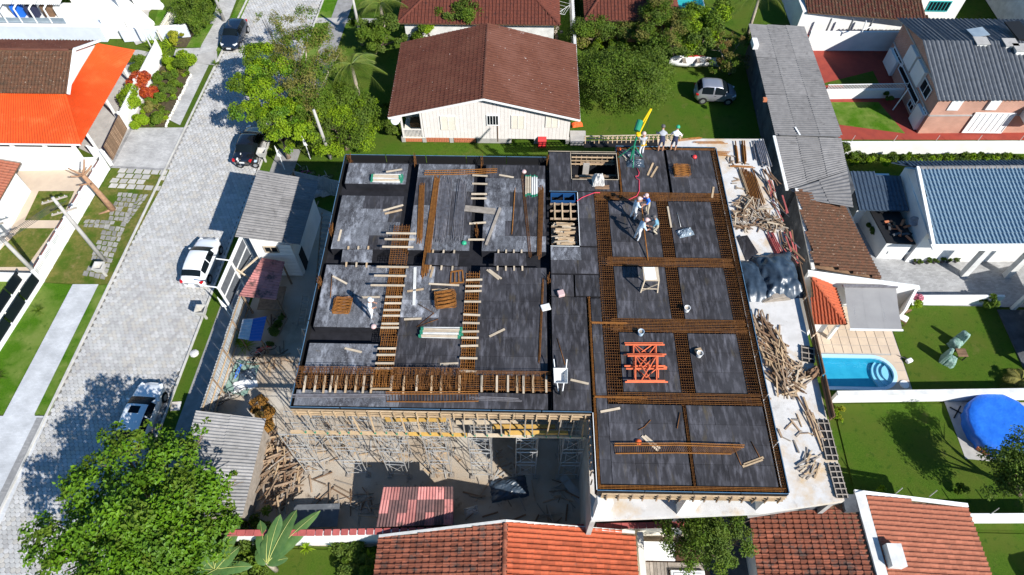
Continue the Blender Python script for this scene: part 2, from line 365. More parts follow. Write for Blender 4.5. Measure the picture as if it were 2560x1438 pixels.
# --- the street of hexagonal concrete pavers
road = MB().prism([(XL(0), 0), (XR(0), 0), (XR(80), 80), (XL(80), 80)], -.2, -.045).build('road', M['paver_joint'], base=(-25, 30, 0)); road['kind'] = 'structure'
def vmat(src, name, k):
    m = M[src].copy(); m.name = name
    for nd in m.node_tree.nodes:
        if nd.type == 'MIX':
            for q in (6, 7):
                c = nd.inputs[q].default_value
                nd.inputs[q].default_value = (c[0]*k[0], c[1]*k[1], c[2]*k[2], 1)
    MATS[name] = m; return m
PV = [M['paver'], vmat('paver', 'paver_light', (1.13, 1.13, 1.14)), vmat('paver', 'paver_dim', (.88, .875, .87)), vmat('paver', 'paver_warm', (1.04, 1.0, .94))]
hw = .29; hh = hw*.866; rr = hw/math.sqrt(3)*.945
hexs = []
y = 7.0; row = 0
ang = math.atan(.046)
while y < 66:
    x = XL(y)+.14+(hw/2 if row % 2 else 0)
    while x < XR(y)-.10:
        hexs.append((x, y)); x += hw
    y += hh; row += 1
def hexverts(x, y, z, k, tx, ty):
    vs = []
    for r_, dz in ((rr, -.05), (rr, -.012), (rr*.86, 0)):
        for i in range(6):
            t = math.pi/6+i*math.pi/3-ang; dx, dy = r_*math.cos(t), r_*math.sin(t); vs.append((x+dx, y+dy, z+dz+dx*tx+dy*ty))
    return vs
HF = [(12, 13, 14, 15, 16, 17)]+[(i+6, (i+1) % 6+6, (i+1) % 6+12, i+12) for i in range(6)]+[(i, (i+1) % 6, (i+1) % 6+6, i+6) for i in range(6)]
near = []
for i, (x, y) in enumerate(hexs):
    u, v = proj((x, y, 0))
    if 0 <= u and v <= 1438 and v > 780 and not (u > 20+(1300-v)*.9 and v > 1040 and u > 110): near.append((v, i))
near.sort(reverse=True); single = set(i for _, i in near[:300])
hm = []
for m_ in PV:
    b = MB().add(hexverts(0, 0, 0, 1, 0, 0), HF); o = b.build('paver', m_, base=(0, 0, 0)); hm.append(o.data); bpy.data.objects.remove(o)
b = MB()
for i, (x, y) in enumerate(hexs):
    k = random.choice((0, 0, 1, 2, 3)); z = -.012+jit(.005)
    if i in single:
        clone_mesh('paver', hm[k], road, (x, y, z))
    else:
        b.cm = k; b.add(hexverts(x, y, z, 1, jit(.02), jit(.02)), HF)
o = b.build('pavers', PV, road); o['kind'] = 'stuff'
# kerbs: long precast stones, one by one
def kerb_run(name, label_y0, y0, y1, fx, side, gaps=()):
    k = MB(); y = y0; run = tag(bpy.data.objects.new(name, None), kind='structure'); C.objects.link(run); run.location = (fx(y0), y0, 0)
    while y < y1-.2:
        if not any(a < y+.5 < b_ for a, b_ in gaps):
            kb = MB(); a = (fx(y)+side*.07, y+.002, .02+jit(.006)); c = (fx(y+.997)+side*.07, y+.997, .02+jit(.006))
            kb.bar(a, c, .13, .16); kb.build('kerb_stone', M['kerb'], run)
        y += 1.0
    return run
kerb_run('kerb', 0, 8, 64, XL, -1)
kerb_run('kerb', 0, 8, 64, XR, 1)

# --- west side of the street, from near to far
def strip(name, m, y0, y1, d0, d1, z, fx=XL):
    return sheet(name, [(fx(y0)+d0, y0), (fx(y0)+d1, y0), (fx(y1)+d1, y1), (fx(y1)+d0, y1)], m, z, px=False)
sheet('driveway', [(-300, 1040), (122, 1040), (-40, 1400), (-420, 1460)], M['fine_paver_white'], .004)
strip('driveway', M['fine_paver_grey'], 8.3, 17.0, -.62, -.15, .012)
sheet('footpath', [(182, 711), (246, 711), (86, 1040), (8, 1040)], M['fine_paver_white'], .012)
sheet('lawn', [(100, 706), (180, 712), (8, 1036), (-150, 1036), (-60, 880)], M['grass_bright'], .002)
sheet('grass_verge', [(246, 713), (270, 713), (121, 1037), (86, 1037)], M['grass_bright'], .02)
sheet('lawn', [(-160, 700), (60, 700), (-60, 880), (-300, 900)], M['grass_bright'], .0)
# the old slab pavement with grass between
old = sheet('footpath', [(282, 418), (424, 424), (398, 478), (272, 712), (104, 706), (250, 470)], M['grass_dry'], .0)
def slabs(name, poly, nx, ny, m, parent, z, jitter=.12, keep=.95, irregular=True, skip=None):
    a, b_, c, d = [Vector((*PX(*p), 0)) for p in poly]
    for i in range(nx):
        for j in range(ny):
            if random.random() > keep or (skip and skip(i, j)): continue
            off = (.5 if j % 2 else 0)*.5/nx
            def pt(u, v):
                u = min(1, max(0, u+off)); return (a.lerp(b_, u)).lerp(d.lerp(c, u), v)
            u0, u1, v0, v1 = i/nx, (i+1)/nx, j/ny, (j+1)/ny; g_ = .09
            pts = []
            for (u, v) in ((u0+g_/nx, v0+g_/ny), (u1-g_/nx, v0+g_/ny), (u1-g_/nx, v1-g_/ny), (u0+g_/nx, v1-g_/ny)):
                p = pt(u+jit(jitter)/nx*.5, v+jit(jitter)/ny*.5); pts.append((p.x, p.y))
            MB().prism(pts, z-.03, z+jit(.006)).build('paving_slab', m, parent)
slabs('s', [(300, 420), (422, 426), (397, 478), (262, 470)], 6, 4, M['concrete_slab'], old, .02, .05)
slabs('s', [(296, 480), (345, 484), (262, 700), (205, 690)], 4, 17, M['stone_slab'], old, .02, .2, .93)
slabs('s', [(350, 486), (372, 486), (318, 560), (302, 556)], 2, 8, M['stone_slab'], old, .02, .25, .9)
slabs('s', [(214, 548), (290, 552), (282, 572), (202, 568)], 6, 2, M['stone_slab'], old, .02, .2, .95)
sheet('lawn', [(262, 480), (296, 482), (268, 545), (212, 545)], M['grass_dry'], .012)
# the paved driveway with dark border, and the footpath that runs on past it
sheet('driveway', [(329, 320), (466, 319), (415, 424), (277, 417)], M['fine_paver'], .012)
dk = MB()
for p, q in (((466, 319), (415, 424)), ((415, 424), (277, 417)), ((329, 320), (277, 417))):
    a, b_ = P(*p, .016), P(*q, .016); dk.bar(a, b_, .22, .02)
o = dk.build('driveway', M['fine_paver_grey']); o['kind'] = 'structure'
sheet('footpath', [(418, 297), (452, 314), (522, 163), (480, 155)], M['fine_paver'], .008)
sheet('footpath', [(478, 158), (545, 163), (542, 128), (494, 136)], M['concrete'], .010)
sheet('footpath', [(494, 138), (540, 130), (602, -30), (560, -30)], M['fine_paver'], .006)
sheet('footpath', [(440, 122), (500, 120), (494, 140), (434, 140)], M['fine_paver'], .010)
sheet('grass_verge', [(450, 314), (470, 314), (541, 163), (522, 163)], M['grass'], .014)
sheet('grass_verge', [(540, 127), (564, 127), (632, -20), (608, -20)], M['grass_bright'], .014)
sheet('lawn', [(372, 100), (396, 24), (425, 28), (445, 55), (404, 92)], M['grass_bright'], .004)
sheet('flower_bed', [(334, 316), (414, 318), (478, 187), (432, 140), (400, 170)], M['hedge_ground'], .03)
sheet('flower_bed', [(430, 118), (468, 118), (540, 0), (500, -20)], M['hedge_ground'], .01)
sheet('lawn', [(466, 118), (500, 119), (534, 60), (500, 62)], M['grass_bright'], .014)
sheet('yard', [(340, 112), (364, 104), (372, 30), (430, -30), (330, -40), (290, 40)], M['concrete'], .004)
sheet('yard', [(200, 372), (283, 412), (330, 318), (372, 238), (426, 140), (345, 125), (200, 130), (120, 300)], M['concrete'], .012)
# front yard of the white house at the left edge
sheet('yard', [(-60, 400), (262, 418), (108, 690), (-160, 690)], M['terrace'], .004)
sheet('lawn', [(97, 478), (186, 478), (152, 551), (62, 551)], M['grass_dry'], .016)
sheet('lawn', [(52, 571), (136, 571), (66, 668), (0, 668), (-60, 700), (-60, 690)], M['grass_dry'], .016)

# --- east side of the street
strip('grass_verge', M['grass'], 9, 41, .14, 1.0, .012, XR)
strip('footpath', M['dark_pave'], 9, 41, 1.0, 2.9, .016, XR)
strip('grass_verge', M['grass_bright'], 47, 66, .14, 1.5, .014, XR)
strip('footpath', M['dark_pave'], 46, 66, 1.5, 3.1, .018, XR)
sheet('footpath', [(790, 45), (1000, 48), (1000, 56), (786, 58)], M['concrete'], .03)
# --- the building plot
site = sheet('building_plot', [(-19.6, 9.6), (4, 9.6), (19.4, 10.5), (19.6, 33), (17.6, 36.6), (-13, 33.5), (-18.2, 36)], M['sand'], .0, px=False)
# --- plots on the right
sheet('yard', [(25.6, 43.0), (46, 43.3), (46, 56), (26.6, 55)], M['red_floor'], .004, px=False)
sheet('lawn', [(2076, 256), (2196, 256), (2262, 334), (2098, 312)], M['grass_bright'], .02)
sheet('lawn', [(2062, 208), (2182, 178), (2198, 210), (2062, 214)], M['grass'], .02)
sheet('yard', [(24.2, 26.4), (46, 26.6), (46, 38), (24.2, 38)], M['yard_paver'], .004, px=False)
ter = sheet('terrace', [(24.87, 19.9), (25.45, 19.9), (25.45, 26.4), (19.8, 26.4), (19.8, 22.49), (24.87, 22.49)], M['concrete'], -.012, px=False)
tx0, tx1, ty0, ty1 = 19.85, 25.4, 22.46, 26.3
b = MB().box((0, 0, -.02), (.58, .58, .04)); o = b.build('floor_tile', M['terrace'], base=(0, 0, 0)); tm = o.data; bpy.data.objects.remove(o)
for i in range(9):
    for j in range(11):
        x, y = 20.15+i*.62, 26.0-j*.62
        inpool = x < 25.1 and y < 22.75
        if not inpool: clone_mesh('floor_tile', tm, ter, (x, y, .012+jit(.002)))
sheet('lawn', [(25.48, 19.9), (33.2, 19.9), (33.2, 26.5), (25.48, 26.5)], M['grass'], .012, px=False)
sheet('lawn', [(19.9, 11.2), (36, 11.2), (36, 19.2), (20.1, 18.9)], M['grass'], .012, px=False)
sheet('lawn', [(24.6, 5), (36, 5), (36, 11.0), (24.6, 11.0)], M['grass'], .012, px=False)
sheet('yard', [(27.2, 15.4), (36, 14.6), (36, 19.2), (27.2, 19.2)], M['concrete'], .03, px=False)
# --- plot below the wall at the bottom
sheet('lawn', [(-14, 4), (-7.6, 4), (-7.6, 9.4), (-14, 9.4)], M['grass'], .012, px=False)
sheet('yard', [(5.5, 4), (13, 4), (13, 10.0), (5.5, 10.0)], M['cream_wall'], .012, px=False)
# ================================================================== the building under construction
ZD, ZS = 9.1, 6.1
bld = thing('unfinished_building', (1, 20, 0), 'large unfinished concrete building topped by dark plywood formwork and rusty rebar', 'building')
def part(b, name, m, parent=None, **k): return b.build(name, m, parent or bld, **k)
# lower slab, walls and columns
part(MB().prism([(3.7, 9.6), (12, 10.1), (16.3, 10.78), (17.15, 36.4), (9.6, 36.3), (9.6, 32.4), (3.7, 32.4)], ZS-.35, ZS), 'lower_slab', M['white_concrete'])
part(MB().b2(3.72, 3.98, 9.75, 31.9, 0, ZS-.352), 'wall', M['concrete'])
part(MB().b2(4.0, 16.0, 11.2, 11.45, 0, ZS-.352), 'wall', M['dark_wall'])
part(MB().prism([(16.1, 11), (16.35, 11), (17.1, 36), (16.85, 36)], 0, ZS-.352), 'wall', M['concrete'])
part(MB().b2(9.7, 16.8, 35.7, 35.95, 0, ZS-.352), 'wall', M['concrete'])
for (x0, x1, y) in ((3.78, 4.5, 9.7), (7.9, 8.65, 9.95), (11.8, 12.55, 10.2)):
    part(MB().b2(x0, x1, y, y+.45, ZS+.002, ZD-.7), 'column', M['white_wall'])
for x in (4.2, 8.3, 12.1):
    for y in (15, 19, 23, 28, 31.6): part(MB().b2(x-.2, x+.2, y-.2, y+.2, ZS+.002, ZD-.66), 'column', M['concrete'])
for x in (-10.6, -6.7, -2.5, 1.6):
    for y in (22, 30.5): part(MB().b2(x-.2, x+.2, y-.25, y+.25, 0, ZD-.66), 'column', M['concrete'])
# formwork floor below the beams
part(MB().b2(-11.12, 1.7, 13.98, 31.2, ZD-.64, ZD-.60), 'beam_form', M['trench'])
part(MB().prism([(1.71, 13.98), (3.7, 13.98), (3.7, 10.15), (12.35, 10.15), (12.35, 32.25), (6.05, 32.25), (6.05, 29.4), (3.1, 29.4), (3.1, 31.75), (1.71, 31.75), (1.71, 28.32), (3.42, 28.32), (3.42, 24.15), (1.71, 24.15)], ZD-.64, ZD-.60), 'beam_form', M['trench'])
def cell(x0, x1, y0, y1, mats, tile=(2.2, 1.1), seed=0, vertical=False):
    """one slab field between beams: a dark box with its plywood sheets laid on top, sheet by sheet"""
    part(MB().b2(x0, x1, y0, y1, ZD-.598, ZD-.022), 'field_box', M['trench'])
    rs = random.Random(seed*17+3)
    nr = max(1, round((y1-y0)/tile[1])); hy = (y1-y0)/nr
    if vertical: nr = max(1, round((y1-y0)/tile[0])); hy = (y1-y0)/nr
    for j in range(nr):
        wd = tile[1] if vertical else tile[0]
        xs = [x0]; off = rs.uniform(.35, 1)*wd
        x = x0+off
        while x < x1-.5: xs.append(x); x += wd
        xs.append(x1)
        for a, c in zip(xs[:-1], xs[1:]):
            dz = rs.uniform(0, .006)
            part(MB().b2(a+.007, c-.007, y0+j*hy+.007, y0+(j+1)*hy-.007, ZD-.02, ZD+dz), 'plywood_sheet', rs.choice(mats))
D_, N_ = M['form_ply_dusty'], M['form_ply']
cells = [(-10.8, -7.05, 28.79, 30.52, [D_]), (-10.8, -7.05, 23.73, 27.81, [D_, D_, N_]), (-6.4, -2.88, 23.73, 30.52, [N_, N_, D_]), (-2.18, 1.5, 23.73, 30.52, [N_, D_, D_]),
         (-10.85, -7.28, 18.53, 22.6, [D_]), (-10.85, -7.28, 15.8, 17.54, [D_, N_]), (-6.35, -2.93, 15.8, 22.6, [N_, N_, D_]), (-2.2, 1.5, 15.8, 22.6, [N_]),
         (-11.0, 1.5, 14.02, 14.87, [N_, N_, D_]),
         (1.76, 3.1, 28.4, 31.7, [N_]), (3.12, 6.0, 28.45, 29.35, [N_]), (3.46, 4.42, 24.2, 28.35, [N_]), (1.76, 4.42, 22.25, 24.1, [N_, D_]),
         (1.76, 3.0, 20.7, 22.15, [N_]), (3.08, 4.42, 20.75, 22.15, [N_]), (1.76, 3.64, 14.0, 20.66, [N_]), (3.88, 4.42, 10.4, 20.6, [N_]),
         (5.27, 8.13, 23.48, 27.68, [N_]), (8.86, 11.4, 23.48, 27.68, [N_]), (5.27, 8.13, 19.37, 22.78, [N_]), (8.86, 11.4, 19.37, 22.78, [N_]),
         (5.27, 8.13, 15.08, 18.48, [N_]), (8.86, 11.4, 15.08, 18.48, [N_]),
         (6.2, 9.06, 28.42, 32.05, [N_]), (9.22, 12.02, 28.42, 32.05, [N_]), (4.43, 8.06, 10.4, 14.38, [N_]), (8.27, 12.0, 10.4, 14.38, [N_])]
for i, (a, b_, c, d, mm) in enumerate(cells): cell(a, b_, c, d, mm, seed=i)
# boards round the rim: black inner face, blue-painted top edge
def rim(p, q, z0=ZD-.66, z1=ZD+.02, t=.06, m='black', edge='form_edge'):
    a, c = Vector((*p, 0)), Vector((*q, 0))
    n = max(1, round((c-a).length/2.44))
    for i in range(n):
        s, e = a.lerp(c, i/n+.002), a.lerp(c, (i+1)/n-.002); zz = (z0+z1)/2
        o = part(MB().bar((s.x, s.y, zz), (e.x, e.y, zz), t, z1-z0), 'edge_board', M[m])
        part(MB().bar((s.x, s.y, z1+.012), (e.x, e.y, z1+.012), t*.5, .018), 'painted_edge', M[edge], o)
rim((-11.15, 31.24), (1.62, 31.24)); rim((-11.15, 13.95), (-11.15, 31.2)); rim((-11.15, 13.92), (3.66, 13.92))
rim((1.7, 31.78), (6.02, 31.78), edge='timber_pale'); rim((6.04, 31.74), (6.04, 32.3), edge='form_edge'); rim((6.04, 32.32), (12.4, 32.32)); rim((12.42, 10.1), (12.42, 32.3)); rim((3.68, 10.08), (12.4, 10.08)); rim((3.68, 10.1), (3.68, 13.9), edge='white_paint')
rim((3.12, 29.4), (3.12, 31.7), edge='timber_pale'); rim((3.16, 31.62), (6.0, 31.62), edge='timber_pale'); rim((3.16, 29.38), (6.0, 29.38), edge='timber_pale'); rim((6.02, 29.4), (6.02, 31.7), edge='timber_pale')
rim((3.44, 24.2), (3.44, 28.3), edge='white_paint'); rim((1.76, 24.14), (3.42, 24.14), edge='white_paint'); rim((1.74, 28.36), (3.44, 28.36), edge='form_edge')
# timber rails and ribs behind the front boards
def ribbed(x0, x1, y, n, mr, mm, zt=ZD-.08, dep=.62):
    for dz in (0, .25, .52):
        m_ = max(1, int((x1-x0)/3.2))
        for i in range(m_):
            a, c = lerp(x0, x1, i/m_), lerp(x0, x1, (i+1)/m_)
            part(MB().bar((a+.01, y-.09, zt-dz+jit(.01)), (c-.01, y-.09, zt-dz+jit(.01)), .07, .055), 'rail', M[mr])
    for i in range(n):
        x = lerp(x0, x1, (i+.5)/n)+jit(.05)
        part(MB().bar((x, y-.16, zt+.05), (x+jit(.04), y-.16, zt-dep-.02), .055, .075), 'rib', M[mm])
ribbed(-11.1, 3.6, 13.9, 25, 'timber', 'timber'); ribbed(3.9, 12.3, 10.04, 15, 'timber', 'timber_old')
for i in range(9): part(MB().bar((3.6-.1, 10.6+i*.42, ZD-.1), (3.6-.1, 10.6+i*.42, ZD-.75), .05, .07), 'rib', M['timber_old'])
# joists under the decks
for i in range(17):
    y = 14.2+i*1.05
    part(MB().bar((-11, y, ZD-.71), (1.6, y, ZD-.71), .09, .14), 'joist', M['timber_old'])
for i in range(20):
    y = 10.6+i*1.1
    part(MB().bar((3.8, y, ZD-.71), (12.3, y, ZD-.71), .09, .14), 'joist', M['timber_old'])

# --- steel reinforcement lying in the beams
def mesh_band(name, x0, x1, y0, y1, along, sp_l, sp_t, m='rebar', r=.016, z=ZD-.03, deep=.42, dens=1.0, low=True):
    b = MB()
    L0, L1, T0, T1 = (y0, y1, x0, x1) if along == 'y' else (x0, x1, y0, y1)
    n = max(2, round((T1-T0)/sp_l))
    for k in range(n+1):
        t = lerp(T0+.03, T1-.03, k/n)+jit(.01)
        for zz in ((z+.02, z-deep) if (k % 2 == 0 and low) else (z+.02,)):
            a, c = L0+jit(.1), L1+jit(.1)
            p, q = ((t, a, zz), (t+jit(.02), c, zz)) if along == 'y' else ((a, t, zz), (c, t+jit(.02), zz))
            b.rod(p, q, r)
    x = L0
    while x < L1:
        s_ = sp_t*random.choice((.8, 1, 1, 1.2)) if random.random() < dens else sp_t*2.2
        x += s_
        if x > L1: break
        p, q = ((T0, x, z), (T1, x, z)) if along == 'y' else ((x, T0, z), (x, T1, z))
        p, q = Vector(p), Vector(q); dn = Vector((0, 0, -deep-.06))
        b.rod(p, q, r*.85)
        if int(x*7) % 2 == 0: b.rod(p, p+dn, r*.7); b.rod(q, q+dn, r*.7)
    o = part(b, name, M[m]); o['kind'] = 'stuff'; return o
for x0, x1 in ((4.46, 5.24), (8.16, 8.82), (11.43, 12.03)):
    mesh_band('beam_cage', x0, x1, 14.42, 28.36, 'y', .125, .145, r=.0145, low=False)
for y0, y1, x0 in ((27.72, 28.38, 4.5), (22.82, 23.44, 4.9), (18.52, 19.33, 4.9), (14.43, 15.03, 4.9)):
    mesh_band('beam_cage', x0, 12.0, y0, y1, 'x', .105, .15, z=ZD+.01, r=.0145, low=False)
mesh_band('beam_cage', 12.07, 12.36, 10.2, 32.2, 'y', .1, .13); mesh_band('beam_cage', 3.73, 3.86, 10.2, 20.7, 'y', .1, .16, 'rebar_bright')
mesh_band('beam_cage', 8.1, 8.24, 10.3, 14.4, 'y', .1, .16); mesh_band('beam_cage', 3.8, 12.3, 10.16, 10.36, 'x', .09, .2, 'rebar_bright')
mesh_band('beam_cage', 6.1, 12.3, 32.08, 32.26, 'x', .09, .2); mesh_band('beam_cage', 6.07, 6.19, 28.45, 32.2, 'y', .09, .2, 'rebar_bright')
mesh_band('beam_cage', 3.8, 5.7, 18.95, 19.08, 'x', .06, .1, 'rebar_bright', z=ZD+.05); mesh_band('beam_cage', 3.85, 6.4, 14.66, 14.8, 'x', .06, .1, 'rebar_bright', z=ZD+.05)
# left block: cages standing proud of the deck
mesh_band('beam_cage', -7.24, -6.4, 18.0, 22.4, 'y', .12, .12, 'rebar_bright', z=ZD+.18, deep=.5)
mesh_band('beam_cage', -7.3, -6.4, 22.4, 25.3, 'y', .14, .13, 'rebar', z=ZD+.34, deep=.6)
mesh_band('beam_cage', -7.15, -6.3, 15.0, 18.0, 'y', .12, .13, 'rebar_bright', z=ZD+.1, deep=.5)
mesh_band('beam_cage', -2.95, -2.2, 15.4, 22.2, 'y', .13, .2, 'rebar_bright', z=ZD+.06, deep=.5)
mesh_band('beam_cage', -2.9, 1.6, 15.0, 15.78, 'x', .11, .25, 'rebar', z=ZD+.04)
def stirrups(x0, x1, y0, y1, n, h, m='rebar', lean=.25):
    """a run of tied stirrups standing on edge"""
    b = MB(); r = .012
    for i in range(n):
        x = lerp(x0, x1, (i+.5)/n)+jit(.06); l = jit(lean); hh_ = h*(1+jit(.15)); yo = jit(.05)
        a, c = Vector((x+l*.2, y0+yo, ZD-.1)), Vector((x-l*.2, y1+yo, ZD-.1)); u = Vector((l*.5, .12, hh_))
        b.rod(a, a+u, r); b.rod(c, c+u, r); b.rod(a+u, c+u, r); b.rod(a, c, r)
    for k in range(7):
        y = lerp(y0, y1, k/6); b.rod((x0-.1, y, ZD+.03+jit(.05)), (x1+.1, y+jit(.05), ZD+.03+jit(.05)), r)
    for k in range(4):
        z = ZD+.1+k*h*.28; b.rod((x0-.1, y1+.08, z), (x1+.1, y1+.1, z), r)
    o = part(b, 'beam_cage', M[m]); o['kind'] = 'stuff'
stirrups(-11.0, -7.4, 15.0, 15.8, 46, .55); stirrups(-7.3, -6.0, 15.0, 15.8, 14, .5, 'rebar_bright'); stirrups(-6.2, -2.6, 15.0, 15.8, 60, .6); stirrups(-2.4, 1.55, 15.0, 15.8, 16, .35)
# column starter bars in the back beam and side beam
def starters(x, y, n=8, h=.8, sx=.25, sy=.25):
    b = MB()
    for i in range(n): b.rod((x+jit(sx), y+jit(sy), ZD-.55), (x+jit(sx), y+jit(sy), ZD+h*random.uniform(.5, 1)), .014)
    o = part(b, 'starter_bars', M['rebar']); o['kind'] = 'stuff'
for x, y in ((-10.85, 30.9), (-6.7, 30.8), (-2.5, 30.8), (-10.98, 25), (-10.98, 21.3), (-2.5, 25.2), (1.66, 30.9), (1.66, 21.8)): starters(x, y, 9 if x > -10.9 else 16, .45, .12, .35)
# the dark shaft openings: stair and lift with their formwork
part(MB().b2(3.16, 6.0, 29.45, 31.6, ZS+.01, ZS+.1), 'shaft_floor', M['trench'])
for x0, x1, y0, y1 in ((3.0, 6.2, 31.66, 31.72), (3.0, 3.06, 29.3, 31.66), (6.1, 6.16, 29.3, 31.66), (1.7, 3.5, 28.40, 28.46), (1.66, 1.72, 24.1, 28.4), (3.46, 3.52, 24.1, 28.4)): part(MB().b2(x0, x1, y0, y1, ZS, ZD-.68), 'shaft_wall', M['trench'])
for i in range(8): part(MB().bar((3.5+i*.33, 31.5, ZD-.08), (3.5+i*.33, 31.5, ZD-.9), .05, .07), 'rib', M['timber_old'])
for dz in (.15, .45, .75): part(MB().bar((3.2, 31.45, ZD-dz), (5.95, 31.45, ZD-dz), .07, .05), 'rail', M['timber'])
for x0, x1, y, z in ((3.3, 5.9, 30.9, ZD-1.4), (3.3, 5.9, 30.5, ZD-.9), (3.4, 5.6, 30.15, ZD-.5)): part(MB().bar((x0, y, z), (x1, y, z), .14, .05), 'stair_board', M['timber_old'])
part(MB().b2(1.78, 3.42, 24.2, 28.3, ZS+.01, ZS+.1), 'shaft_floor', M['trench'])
for y in (26.3, 26.9, 27.45): part(MB().bar((1.78, y, ZD-.12), (3.42, y, ZD-.12), .08, .1), 'shaft_beam', M['timber_old'])
for x in (2.05, 2.5, 3.0): part(MB().bar((x, 26.2, ZD-.06), (x, 27.5, ZD-.06), .09, .06), 'shaft_beam', M['timber'])
# back formwork of the next beam, with ladders of ribs
for dz in (0, .22, .5): part(MB().bar((4.4, 36.1, ZS+.3-dz), (11.4, 36.42, ZS+.3-dz), .08, .05), 'rail', M['timber_pale'])
part(MB().bar((4.4, 35.7, ZS-.1), (11.4, 36.0, ZS-.1), .5, .12), 'beam_form', M['black'])
for i in range(22): part(MB().bar((4.5+i*.32, 36.02+i*.0146, ZS+.35), (4.5+i*.32, 35.6+i*.0146, ZS-.3), .05, .07), 'rib', M['timber'])
# planks that guard the east edge of the lower slab
a, c = Vector((17.0, 25.2, 0)), Vector((16.62, 15.0, 0))
for k in range(4):
    for j, z in enumerate((ZS+.13, ZS+.42)):
        s, e = a.lerp(c, k/4+.005), a.lerp(c, (k+1)/4-.005)
        part(MB().bar((s.x+j*.05, s.y, z), (e.x+j*.05, e.y, z), .06, .26), 'guard_plank', M['timber_brown'])
# edge forms with ribs along the east side
def blackform(u0, v0, u1, v1, wd, n):
    p, q = P(u0, v0, ZS+.05), P(u1, v1, ZS+.05); d = (q-p); pr = Vector((d.y, -d.x, 0)).normalized()
    part(MB().bar(p, q, wd, .06), 'edge_form', M['black'])
    for s in (-.48, -.05, .48): part(MB().bar(p+pr*wd*s+Vector((0, 0, .06)), q+pr*wd*s+Vector((0, 0, .06)), .05, .05), 'rail', M['timber_grey'])
    for i in range(n):
        c_ = p.lerp(q, (i+.5)/n)+Vector((0, 0, .09)); part(MB().bar(c_-pr*wd*.55, c_+pr*wd*.55, .05, .05), 'rib', M['timber_grey'])
blackform(2055, 1050, 2080, 1150, .6, 5); blackform(2082, 1160, 2105, 1245, .55, 6); blackform(2018, 866, 2020, 905, .7, 3)
# timber props under the decks
def prop(x, y, z0, z1, m='timber_grey', tilt=.05):
    o = part(MB().bar((x, y, z0), (x+jit(tilt), y+jit(tilt), z1), .062, .062), 'prop', M[m])
    part(MB().bar((x, y, z0-.01), (x, y, z0+.2), .075, .075), 'painted_foot', M['green_paint'], o)
for i in range(25): prop(-11.1+i*.6+jit(.12), 13.75+jit(.08), ZS+.15, ZD-.78, random.choice(('timber_grey', 'timber', 'timber_grey')), .12)
for j, y in enumerate((16.5, 19, 22)):
    for i in range(14): prop(-10.6+i*.95+jit(.1), y+jit(.1), ZS+.15, ZD-.78, 'timber_grey')
for x in (5.2, 5.9, 6.6, 7.4, 9.4, 10.2, 10.9, 11.6): prop(x, 10.75+jit(.1), ZS, ZD-.78, random.choice(('coping_red', 'timber_grey')), .12)
for y in (14, 17, 20, 23, 26, 29):
    for x in (5, 6.4, 7.6, 9.4, 10.6, 11.6): prop(x, y, ZS, ZD-.78, 'timber_grey')
# beams that carry the props on the scaffold towers
for i in range(5):
    x = -11.9+i*3.1
    for y, m_ in ((13.86, ('timber', 'timber', 'timber_yellow', 'timber_pale', 'timber_pale')[i]), (16.5, 'timber'), (19, 'timber'), (22, 'timber')):
        part(MB().bar((x+.02, y, ZS+.02), (x+3.08, y, ZS+.02), .12, .24), 'carrier_beam', M[m_])

# ------------------------------------------------------------------ steel scaffold towers
def tower_proto():
    t = thing('scaffold_tower', (0, 0, 0), 'x', 'scaffold tower')
    w_, d_, h = 1.15, 1.3, ZS-.12
    for sy in (0, d_):
        for k in range(3):
            z0, z1 = .12+k*h/3, .12+(k+1)*h/3-.02; b = MB()
            for x in (-w_/2, w_/2): b.tube([(x, sy, z0), (x, sy, z1)], .030, 5)
            b.tube([(-w_/2, sy, z1-.1), (w_/2, sy, z1-.1)], .022, 4); b.tube([(-w_/2, sy, z0+.35), (w_/2, sy, z0+.35)], .022, 4)
            b.tube([(-w_/2+.25, sy, z0+.35), (-w_/2+.25, sy, z1-.1)], .018, 4); b.tube([(w_/2-.25, sy, z0+.35), (w_/2-.25, sy, z1-.1)], .018, 4)
            b.build('frame', M['steel'], t)
    for x in (-w_/2, w_/2):
        for k in range(3):
            z0, z1 = .3+k*h/3, .1+(k+1)*h/3
            b = MB(); b.rod((x, 0, z0), (x, d_, z1), .018); b.rod((x, d_, z0), (x, 0, z1), .018); b.build('cross_brace', M['steel'], t)
    for k in range(3):
        z0, z1 = .3+k*h/3, .1+(k+1)*h/3
        b = MB(); b.rod((-w_/2, 0, z0), (w_/2, 0, z1), .018); b.rod((w_/2, 0, z0), (-w_/2, 0, z1), .018); b.build('cross_brace', M['steel'], t)
    for x in (-w_/2, w_/2):
        for y in (0, d_):
            MB().b2(x-.14, x+.14, y-.14, y+.14, .002, .10).build('foot_block', M['timber_grey'], t)
    return t
tw = tower_proto()
feet = [P((a+c)/2, v, 0).x for a, c, v in ((770, 817, 1180), (875, 922, 1180), (975, 1024, 1183), (1080, 1131, 1184), (1182, 1233, 1187), (1289, 1338, 1187), (1394, 1443, 1185))]
ordn = ['first', 'second', 'third', 'fourth', 'fifth', 'sixth', 'seventh', 'eighth', 'ninth', 'tenth', 'eleventh', 'twelfth', 'thirteenth', 'fourteenth', 'fifteenth', 'sixteenth', 'seventeenth', 'eighteenth', 'nineteenth', 'twentieth', 'twenty-first', 'twenty-second']
fst = True
